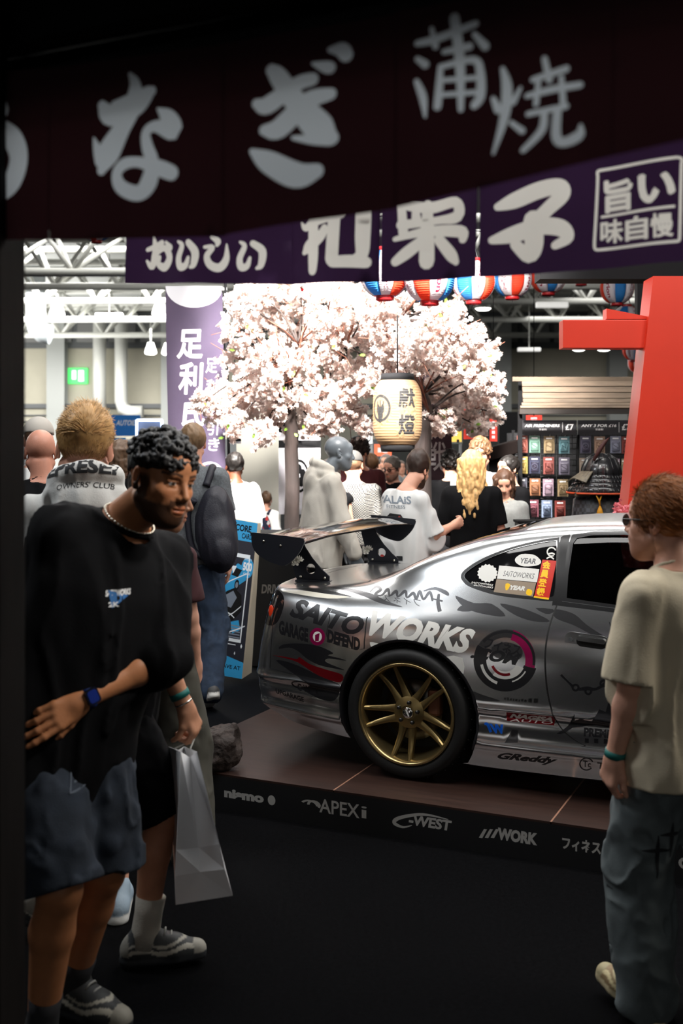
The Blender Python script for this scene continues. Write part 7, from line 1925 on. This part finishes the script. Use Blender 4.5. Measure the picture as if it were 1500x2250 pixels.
# man in cap and houndstooth
cap_man = bg_person('person in a dark cap and small black-and-white checked shirt behind the car', 776, 982, 8.7, 178, dict(mat=check('houndstooth', srgb(26, 26, 28), srgb(104, 102, 97), 105), ease=.04, sleeve=1.9), H_s(srgb(120, 92, 70), t=.0, amp=.001, low=-.05), skin='fair')
def cap(info, m, peak=-1, label='cap'):
    HM = info['HM']; P = [ell((0, .012, .042), (.086, .107, .096), .006), half((0, 0, .035), (0, -.12, 1), .004)]
    bm_o = solid('cap', [xf(p, HM) for p in P], .006, m, info['root'])
    pk = [rc((x, -.09-.055*math.cos(x*14), .036), (x, -.07, .046), .006, .006, .01) for x in np.linspace(-.06, .06, 7)]
    solid('cap_peak', [xf(p, HM) for p in pk], .005, m, bm_o); return bm_o
cap(cap_man, mat('charcoal_cap', srgb(58, 56, 54), .9))
bg_person('person with dark curly hair in maroon behind the checked shirt', 790, 954, 9.6, 200, M_maroon, dict(style='curly', color=srgb(40, 30, 26), blobs=300, blob=.015, region=lambda p: p[2] > -.04), beard=dict(color=DARK), head=(5, -50, 0))
tat = bg_person('person in a black tank top with a tattooed arm beside the mannequin', 722, 1000, 8.4, 185, dict(mat=M_blk, ease=.012, sleeve=.12), dict(style='long', color=DARK, len=.2, locks=11), female=True, skin='fair', armR=((-.16, .0, -1), (-.05, -.3, -1)))
bm_t = [stroke([(0, .0), (.02, -.03), (0, -.06), (.025, -.09), (0, -.12)], .012, 3), ring(.01, -.05, .014, .02, 10)]
bg_person('person with grey-checked shirt and light hair behind the maroon one', 815, 988, 10.6, 190, dict(mat=check('grey_check', srgb(48, 50, 52), srgb(84, 86, 86), 40), ease=.03), H_s(srgb(120, 88, 62)), skin='fair')
gl = bg_person('person with grey hair and glasses in a black polo with red collar', 862, 995, 10.2, -25, dict(mat=M_blk, ease=.04), H_s(srgb(96, 90, 84)), skin='fair', beard=dict(color=srgb(90, 84, 78), a=.5), head=(12, -10, 0), armR=((-.2, -.2, -1), (.4, -.7, .6)))
def glasses(info, m=None, lens=False):
    HM = info['HM']; bm = bmesh.new()
    for x in (-1, 1):
        for k in range(14):
            a, b = 2*PI*k/14, 2*PI*(k+1)/14; tube(bm, [HM @ Vector((x*.033+.024*math.cos(a), -.104, .004+.018*math.sin(a))), HM @ Vector((x*.033+.024*math.cos(b), -.104, .004+.018*math.sin(b)))], .0024, 5, False)
        tube(bm, [HM @ Vector((x*.057, -.103, .008)), HM @ Vector((x*.085, -.05, .01)), HM @ Vector((x*.084, .01, .006))], .0026, 5)
    tube(bm, [HM @ Vector((-.01, -.106, .006)), HM @ Vector((.01, -.106, .006))], .0022, 5)
    g = obj('glasses', bm, m or mat('glasses_frame', (.01, .01, .01), .25), info['root'])
    bm = bmesh.new()
    for x in (-1, 1): prism(bm, disc(x*.033, .004, .023, 14, .0175), .002, HM @ Matrix.Translation((0, -.104, 0)) @ Matrix.Rotation(R(90), 4, 'X'))
    obj('lens', bm, glass_mat('spectacle_lens', .9 if not lens else .25), g)
glasses(gl)
# far crowd
far = [(848, 992, 15, M_gry, srgb(120, 110, 104), -15, 'person in a blue-grey T-shirt facing this way far behind the paper lantern'), (790, 1000, 17, M_blk, DARK, 170, 'far person in black between the mannequin and paper lantern'), (838, 1005, 19, M_wht, BROWN, 150, 'far person in white under the orange sign'), (826, 1008, 16, M_maroon, DARK, 30, 'far person in dark red under the orange sign'), (880, 1008, 18, M_lgry, BROWN, 10, 'far person in pale grey right under the paper lantern'), (745, 985, 20, M_navy, DARK, 200, 'far person in navy behind the mannequin head'),
       (965, 1000, 17, M_navy, BROWN, 20, 'far person in navy behind the maroon banner'), (512, 990, 19, M_blk, DARK, 160, 'far person in black behind the striped flag'), (520, 1010, 16, M_wht, BROWN, 200, 'far person in white behind the banner pole'), (290, 985, 17, M_blk, DARK, 190, 'far person in black below the glowing frame'), (318, 990, 19, M_navy, BROWN, 170, 'far person in navy inside the glowing frame'), (352, 985, 18, M_gry, DARK, 20, 'far person in grey right of the glowing frame'), (245, 975, 16, M_navy, BROWN, 180, 'far person in navy below the blue sign'), (1000, 1002, 19, M_gry, DARK, 100, 'far person in grey left of the tousled one'), (1160, 1000, 18, M_blk, BROWN, 30, 'far person in black beside the rack')]
for px, yt, D, m, hc, rz, l in far: bg_person(l, px, yt, D, rz, m, H_s(hc), res=.022, z0=0 if D > 12 else STG)
# boy with flowery backpack
boy = bg_person('small child with short hair and a flowery backpack by the partition wall', 582, 1053, 11.5, 165, dict(mat=M_wht, ease=.03, sleeve=1.8), H_s(srgb(96, 72, 54), t=.004, low=.0), h=1.16, headscale=1.2, z0=STG, head=(0, 30, 0))
def backpack(info, m, size=(.15, .09, .22), c=(0, .17, 1.22), straps=True, pocket=None, tilt=0):
    T = info['T']; P = [xf(ell((c[0], c[1]+.02, c[2]), size, .03), T), xf(ell((c[0], c[1]+.06, c[2]-.08), (size[0]*.8, size[1]*.8, size[2]*.5), .03), T)]
    o = solid('backpack', P, .012, m, info['root'], (), folds(.008, 9, 3))
    if straps:
        bm = bmesh.new()
        for x in (-1, 1): tube(bm, [T @ Vector(q) for q in spline([(x*.09, .12, 1.42), (x*.10, .02, 1.475), (x*.105, -.10, 1.40), (x*.12, -.13, 1.28), (x*.16, -.06, 1.16), (x*.14, .10, 1.08)], 4)], .021*info['s'], 8)
        obj('strap', bm, m, o)
    return o
def floral():
    m = mat('floral_cloth', (.03, .03, .06), .8); nt = m.node_tree; tc = nt.nodes.new('ShaderNodeTexCoord'); vo = nt.nodes.new('ShaderNodeTexVoronoi'); vo.inputs['Scale'].default_value = 26
    cr = nt.nodes.new('ShaderNodeValToRGB'); e = cr.color_ramp.elements; e[0].color = (.012, .014, .04, 1); e[1].color = (.6, .6, .6, 1); e[0].position = .45; e[1].position = .9
    x = cr.color_ramp.elements.new(.6); x.color = (.02, .12, .25, 1); x = cr.color_ramp.elements.new(.75); x.color = (.45, .03, .03, 1); cr.color_ramp.interpolation = 'CONSTANT'
    sp_ = nt.nodes.new('ShaderNodeSeparateColor'); nt.links.new(tc.outputs['Object'], vo.inputs[0]); nt.links.new(vo.outputs['Color'], sp_.inputs[0]); nt.links.new(sp_.outputs[0], cr.inputs[0]); nt.links.new(cr.outputs[0], nt.nodes['Principled BSDF'].inputs['Base Color']); return m
backpack(boy, floral(), (.16, .10, .24), (0, .15, 1.2))
bg_person('person in a white T-shirt cut off by the big backpack', 516, 985, 9.0, 200, dict(mat=M_wht, ease=.05, sleeve=.9), H_s(DARK), skin='dark')
# man with the dark backpack -------------------------------------------------
bp = bg_person('person in a grey T-shirt and jeans with a dark navy backpack on one shoulder', 420, 918, 7.1, 172, dict(mat=M_gry, ease=.035, hem=.86, res=.01), H_s(srgb(124, 98, 72), t=.007, low=-.055), skin='fair', pants=dict(mat=M_den, ease=.022), shoes=dict(color=(.62, .62, .6), sole=(.7, .68, .64), accent=(.08, .08, .08)), head=(0, 28, 0), res=.009, build=1.08,
    feet=((.11, .02, .085), (-.20, .28, .13)), footpitch=(0, 28), footyaw=(8, 30), knee=((0, -1, 0), (-.2, -1, 0)))
M_bpk = mat('navy_nylon', srgb(24, 24, 36), .6, bump=.2, bscale=120)
T = bp['T']; Pk = [xf(ell((-.20, .15, 1.10), (.13, .12, .26), .03), T), xf(ell((-.24, .20, 1.0), (.11, .11, .17), .04), T), xf(ell((-.26, .24, .97), (.085, .085, .11), .004), T), xf(rc((-.20, .22, 1.30), (-.33, .17, 1.14), .012, .012, .004), T), xf(rc((-.33, .17, 1.14), (-.33, .16, .96), .012, .012, .004), T)]
bk = solid('backpack', Pk, .01, M_bpk, bp['root'], (), folds(.012, 8, 2))
bm = bmesh.new(); tube(bm, [T @ Vector(q) for q in spline([(-.13, .12, 1.36), (-.15, .06, 1.46), (-.14, -.02, 1.47), (-.15, -.11, 1.38)], 5)], .026, 8); tube(bm, [T @ Vector(q) for q in spline([(-.07, .17, 1.28), (-.02, .15, 1.18), (-.05, .16, .98), (-.12, .17, .92)], 5)], .022, 8); obj('strap', bm, M_bpk, bk)
# people at the left ------------------------------------------------------------
blon = bg_person('person with cropped blond hair in a pale hoodie with black lettering, seen from behind', 188, 884, 4.2, 196, dict(mat=M_hoodg, ease=.05, sleeve=1.95, sleeve_ease=.035, cuff=1, hem=.82, res=.009, fold=.014, hoodup=.035, name='hoodie'), H_s(srgb(196, 152, 96), t=.008, top=.006, low=-.005, slope=.45, front=-.085, amp=.003, freq=45), hood=True, skin='fair', near=True, res=.009, z0=0, headscale=1.14, head=(8, -14, -4), pants=dict(mat=M_dend, length=.5, short=.95, ease=.04), armL=((.15, -.1, -1), (-.2, -.9, -.3)), armR=((-.15, -.1, -1), (.2, -.9, -.3)), shoes=dict(color=(.35, .45, .55), sole=(.7, .7, .68)))
hair_strands('hair_tuft', blon['root'], blon['HM'], blon['hs'], lambda p, v: p[2] > .03 and p[1] > -.085, 2600, lambda p: .022+.02*max(0, p[2]-.05)*8, srgb(206, 164, 108), comb=lambda p: (p[0]*1.2+.3, -.8, .12), lift=.05, wid=.0013, seed=8, cv=.22, shell=(.084, .106, .101), c0=(0, .016, .042))
hair_strands('hair_tuft', blon['root'], blon['HM'], blon['hs'], lambda p, v: -.03 < p[2] < .05 and p[1] > -.02, 1800, .014, srgb(170, 128, 84), comb=lambda p: (0, .2, -1), lift=.1, wid=.0012, seed=9, cv=.2, shell=(.081, .103, .092))
pr_ = []
P, w_ = text2d('REPRESENT', .04)
for p in P: pr_.append([((x/w_-.5)*.40, .0+y*.055-((x/w_-.5)**2)*.16) for x, y in p])
P, w_ = text2d("OWNERS' CLUB", .005); 
for p in P: pr_.append([((x/w_-.5)*.20, -.052+y*.02-((x/w_-.5)**2)*.05) for x, y in p])
back_print(blon, (178, 1040), 4.0, [pr_], [M_inkb])
bald = bg_person('bald person with glasses at the far left behind the blond one', 92, 936, 5.7, 215, M_blk, None, extra=-.0, skin=srgb(200, 140, 118), head=(10, -20, 0)); glasses(bald)
gc = bg_person('person in a pale grey cap at the far left behind the bald one', 84, 905, 6.3, 185, M_wht, H_s(BROWN, t=.0, amp=.001), skin='fair'); cap(gc, mat('pale_grey_cap', srgb(178, 172, 164), .9))
bg_person('person with brown hair in black standing behind the blond one on the right', 264, 955, 7.6, 150, M_blk, dict(style='long', color=srgb(92, 70, 52), len=.18, locks=11), female=True, skin='fair')
bg_person('person with long brown hair and olive trousers behind the leaning one', 338, 1045, 4.9, 170, dict(mat=mat('maroon_top', srgb(60, 26, 30), .9), ease=.03), dict(style='long', color=srgb(96, 66, 48), len=.36, locks=13), female=True, skin='fair', z0=0, pants=dict(mat=M_olive, ease=.06), shoes=dict(color=(.6, .6, .55)), feet=((.13, -.1, .085), (-.22, .1, .085)))
bg_person('person in a pale top at the far right edge beyond the red gate', 1508, 1040, 8.0, 190, M_wht, H_s(DARK))
# ginger man on the right ---------------------------------------------------------
gin = person('person with ginger hair, glasses and a cream T-shirt looking at the car', spot(1486, 3.46, 0), R(218), h=1.71, legscale=.955, lean=(2, 0, 0), head=(-2, 14, 0), neckfwd=.015, skin='fair', near=True, res=.0075, headscale=1.04,
    shirt=dict(mat=M_crm, ease=.04, hem=.79, sleeve=.98, sleeve_ease=.045, fold=.014, res=.007, flare=.4), pants=dict(mat=M_den2, ease=.045, fold=.018, res=.0075), shoes=dict(color=srgb(140, 118, 86), sole=srgb(200, 186, 150), accent=srgb(206, 192, 150), lace=srgb(200, 190, 160)),
    hair=H_s(GINGER, t=.010, top=.004, low=-.04, slope=.6, front=-.082, amp=.004, freq=40), beard=dict(color=srgb(120, 70, 40), a=.6),
    armL=((.15, -.03, -1), (.05, -.25, -1)), armR=((-.15, 0, -1), (-.05, -.2, -1)), handL=dict(n=(-1, .25, 0), curl=((38, 45, 30), (46, 52, 34), (52, 56, 36), (56, 58, 36)), thumb=(10, 20)), feet=((.09, -.05, .10), (-.13, .22, .085)), footyaw=(-6, 8), footpitch=(-12, 0))
glasses(gin)
hair_strands('hair_tuft', gin['root'], gin['HM'], gin['hs'], lambda p, v: p[2] > -.02-.25*max(-.02, -p[1]) and p[1] > -.08, 5200, .04, srgb(160, 98, 46), comb=lambda p: (p[0]*1.5+.2, .75, -.35), lift=.14, wid=.0014, seed=12, cv=.3, shell=(.087, .109, .104), c0=(0, .016, .04))
def band(name, info, arm, frac, m, r=.030, wdt=.016, parent=None, label=None):
    a, e, wv, d, nrm, hk = info['arms'][arm]; c = e+(wv-e)*frac; ax = (wv-e).normalized(); s = info['s']
    M = Matrix.Translation(c) @ ax.to_track_quat('Z', 'X').to_matrix().to_4x4(); bm = bmesh.new()
    lathe(bm, [(r*s, -wdt/2), (r*s*1.06, -wdt/2), (r*s*1.06, wdt/2), (r*s, wdt/2), (r*s, -wdt/2)], 24, M, 0, False); return obj(name, bm, m, info['root']), M
M_teal = mat('teal_wristband', srgb(18, 110, 104), .6)
band('wristband', gin, 0, .94, M_teal, .0315, .022)
# black crosses on the jeans
r = gin['root']; Mi = root_inv(r)
def crossq(x, y, w_, h_): return stroke([(x, y+h_), (x, y), (x, y-h_*1.3)], [.002, .014, .002], 3)+stroke([(x-w_, y+.01), (x, y+.01), (x+w_, y+.01)], [.002, .014, .002], 3)
print_on('cross_print', gin['pants'], r, [crossq(0, 0, .05, .06)+crossq(.045, .05, .04, .05)+crossq(-.145, -.155, .03, .03)], Mi @ frame(at(1455, 1890, 3.3), (1, 0, 0), (0, 0, 1)), [M_inkb])
# leaning man in black ---------------------------------------------------------------
led = person('person with curly black hair and beard in a black T-shirt leaning forward, in the foreground', spot(128, 3.3, 0), R(42), h=1.94, lean=(12, 15, 0), head=(-2, 12, -6), neckfwd=.085, skin='brown', near=True, res=.0075, headscale=.97, build=1.04,
    shirt=dict(mat=M_blk, ease=.07, hem=.74, sleeve=1.06, sleeve_ease=.05, fold=.016, res=.008, neck=.076, flare=.25), pants=dict(mat=mat('dark_cargo_denim', srgb(36, 44, 56), .9, var=.25, vscale=14, bump=.2, bscale=300), length=.5, short=1.0, ease=.045, fold=.016, res=.008),
    shoes=dict(color=srgb(56, 58, 60), sole=srgb(40, 42, 46), accent=srgb(190, 186, 172), lace=(.02, .02, .02)),
    hair=dict(style='curly', color=(.010, .009, .009), fade=.55, t=.004, low=.012, slope=.25, front=-.085, blobs=430, blob=.0085, region=lambda p: p[2] > .045+.28*max(0, p[1]) and p[1] > -.095), beard=dict(color=srgb(26, 17, 13), a=.88),
    armL=((-.30, -.34, -1), (-1, -.02, -.34)), armR=((-.05, .45, -1), (-.05, .2, -1)), handL=dict(d=(-1, .05, -.42), n=(.1, .95, -.2), curl=((10, 14, 10), (16, 22, 14), (24, 28, 18), (28, 32, 20)), thumb=(14, 12), spread=6), handR=dict(),
    feet=((.10, .10, .10), (-.08, -.06, .10)), footpitch=(0, 6), footyaw=(20, -20))

# companion with the paper bag, mostly hidden behind the leaning one
M_short = mat('black_shorts', (.004, .004, .005), .9, spec=.12)
com = person('person in black T-shirt and shorts carrying a white paper bag, hidden behind the leaning one', spot(248, 3.92, 0), R(92), h=1.80, lean=(9.5, 0, 0), neckfwd=.03, skin='tan', near=True, res=.0085, shirt=dict(mat=M_blk, ease=.06, hem=.80, sleeve=1.22, sleeve_ease=.05, res=.009), pants=dict(mat=M_short, length=.5, short=1.0, ease=.05),
    shoes=dict(color=srgb(58, 60, 62), sole=srgb(44, 46, 50), accent=srgb(196, 192, 180), lace=(.02, .02, .02)), hair=H_s(DARK, t=.006), armL=((.1, .3, -1), (.05, .1, -1)), armR=((-.06, -.36, -1), (.04, -.46, -1)), handR=dict(n=(.35, .9, 0), curl=((60, 70, 40),)*4, thumb=(45, 35)),
    feet=((.11, .30, .14), (-.12, -.13, .10)), footpitch=(24, -2), footyaw=(0, 6))
M_sock = mat('white_sock', srgb(196, 190, 178), .9, bump=.4, bscale=120, stretch=(1, 1, 5))
def socks(info, m, top=.14, r=.044):
    for i in (0, 1):
        q, k = info['ank'][i], info['kn'][i]; ax = (k-q).normalized(); s_ = info['s']
        bm = bmesh.new(); tube(bm, [q-ax*.03*s_, q+ax*.03*s_, q+ax*(top*.6)*s_, q+ax*top*s_], [r*s_, r*.98*s_, r*.96*s_, r*1.04*s_], 20); obj('sock', bm, m, info['root'], True)
socks(com, M_sock, .14, .05); socks(led, mat('dark_sock', srgb(40, 40, 44), .9), .10)
band('wristband', com, 1, .80, M_teal, .0325, .022); band('bracelet', com, 1, .92, mat('silver_bracelet', (.6, .58, .55), .25, 1), .030, .006)
# watch
bw, Mw = band('watch_strap', led, 0, .93, mat('blue_strap', srgb(20, 40, 96), .5), .031, .026)
a, e, wv, d, nn, hk = led['arms'][0]; ax = (wv-e).normalized(); c = e+(wv-e)*.93; out = -nn; out = (out-ax*out.dot(ax)).normalized()
Wm = frame(c+out*.034*led['s'], ax, out.cross(ax)); bm = bmesh.new(); prism(bm, rr(.040, .046, .010), .012, Wm); wc = obj('watch_case', bm, mat('watch_steel', srgb(40, 46, 66), .25, .8), bw)
bm = bmesh.new(); prism(bm, rr(.030, .036, .008), .002, Wm @ Matrix.Translation((0, 0, .0065))); obj('watch_face', bm, mat('watch_dial', srgb(24, 40, 110), .2), wc)
# necklace
T = led['T']; nb = led['nb']; HM = led['HM']; bm = bmesh.new(); nd = (HM @ Vector((0, .018, -.06))-nb).normalized(); fw = (T.to_3x3() @ Vector((0, -1, 0))).normalized(); lt = fw.cross(nd).normalized(); s_ = led['s']
for q in range(40):
    cp = lambda a: nb+(lt*math.cos(a)*.075+fw*(math.sin(a)*.078+.010)+nd*(.036-.034*math.sin(a)))*s_*1.05
    tube(bm, [cp(2*PI*q/40), cp(2*PI*(q+.8)/40)], .0032, 6)
obj('necklace', bm, mat('silver_chain', (.75, .70, .58), .25, 1), led['root'])
# chest logo
Mi = root_inv(led['root']); M = Mi @ frame(at(258, 1312, 3.1), (1, .15, .0), (-.18, 0, 1))
print_on('chest_logo', led['shirt'], led['root'], [[[(-.028, .018), (.028, -.002), (-.016, -.034)]], tx('SAITOWORKS', -.034, .0, .068, .018, .04, .1)+tx('2K', -.026, -.03, .03, .014, .04), [disc(.0, -.006, .006, 10)]], M, [mat('logo_blue', srgb(38, 100, 160), .7), M_white, M_black])
# cargo pocket
M = Mi @ frame(at(182, 1745, 3.0), (1, .2, 0), (0, 0, 1)); print_on('cargo_pocket', led['pants'], led['root'], [frame2d(-.04, -.03, .045, .03, .004)+[rect(-.03, -.012, .03, -.006)]], M, [mat('denim_seam', srgb(84, 92, 104), .9)], .012, .004)
# paper bag
bag = thing('paper_bag', 'white paper carrier bag with twisted handle hanging from the hand', 'bag', at(430, 1980, 3.68))
q = lambda px, py, D: at(px, py, D)-bag.location
M_bag = mat('bag_paper', srgb(236, 236, 238), .55, var=.04, vscale=5, bump=.05, bscale=14)
NL, NM, NRr = q(397, 1652, 3.54), q(417, 1664, 3.64), q(433, 1652, 3.52); FL, FM, FR = q(369, 1640, 3.88), q(392, 1648, 3.80), q(404, 1640, 3.88)
BLc, BRc, FBL, FBR = q(386, 1988, 3.50), q(511, 1968, 3.48), q(383, 1930, 3.86), q(495, 1912, 3.86)
AP = q(440, 1916, 3.50); ML, MR = q(384, 1925, 3.50), q(494, 1910, 3.48); MLu, MRu, APu = q(387, 1868, 3.51), q(482, 1855, 3.49), q(436, 1862, 3.54)
bm = bmesh.new(); V = {n: bm.verts.new(p) for n, p in dict(NL=NL, NM=NM, NR=NRr, FL=FL, FM=FM, FR=FR, BL=BLc, BR=BRc, FBL=FBL, FBR=FBR, AP=AP, ML=ML, MR=MR, MLu=MLu, MRu=MRu, APu=APu).items()}
for f in (('NL', 'NM', 'APu', 'MLu'), ('NM', 'NR', 'MRu', 'APu'), ('MLu', 'APu', 'AP', 'ML'), ('APu', 'MRu', 'MR', 'AP'), ('ML', 'AP', 'BL'), ('AP', 'MR', 'BR'), ('AP', 'BR', 'BL'), ('FL', 'NL', 'MLu', 'ML', 'BL', 'FBL'), ('NR', 'FR', 'FBR', 'BR', 'MR', 'MRu'), ('FR', 'FM', 'FBL', 'FBR'), ('FM', 'FL', 'FBL'), ('BL', 'BR', 'FBR', 'FBL')): bm.faces.new([V[n] for n in f])
bmesh.ops.recalc_face_normals(bm, faces=bm.faces); bo = obj('bag_body', bm, M_bag, bag); md = bo.modifiers.new('paper', 'SOLIDIFY'); md.thickness = .0015
r_ = com['root']; Mr = Matrix.Translation(r_.location) @ Matrix.Rotation(r_.rotation_euler.z, 4, 'Z'); a, e, wv, d, nn, hk = com['arms'][1]; grip = Mr @ (wv+d*.115*com['s']+nn*.022)-bag.location
bm = bmesh.new(); tube(bm, [NL*.5+FL*.5, grip+Vector((-.012, 0, -.01)), grip, (NRr+FR)*.5], .003, 6); obj('handle', bm, mat('bag_cord', srgb(190, 190, 184), .7), bag)
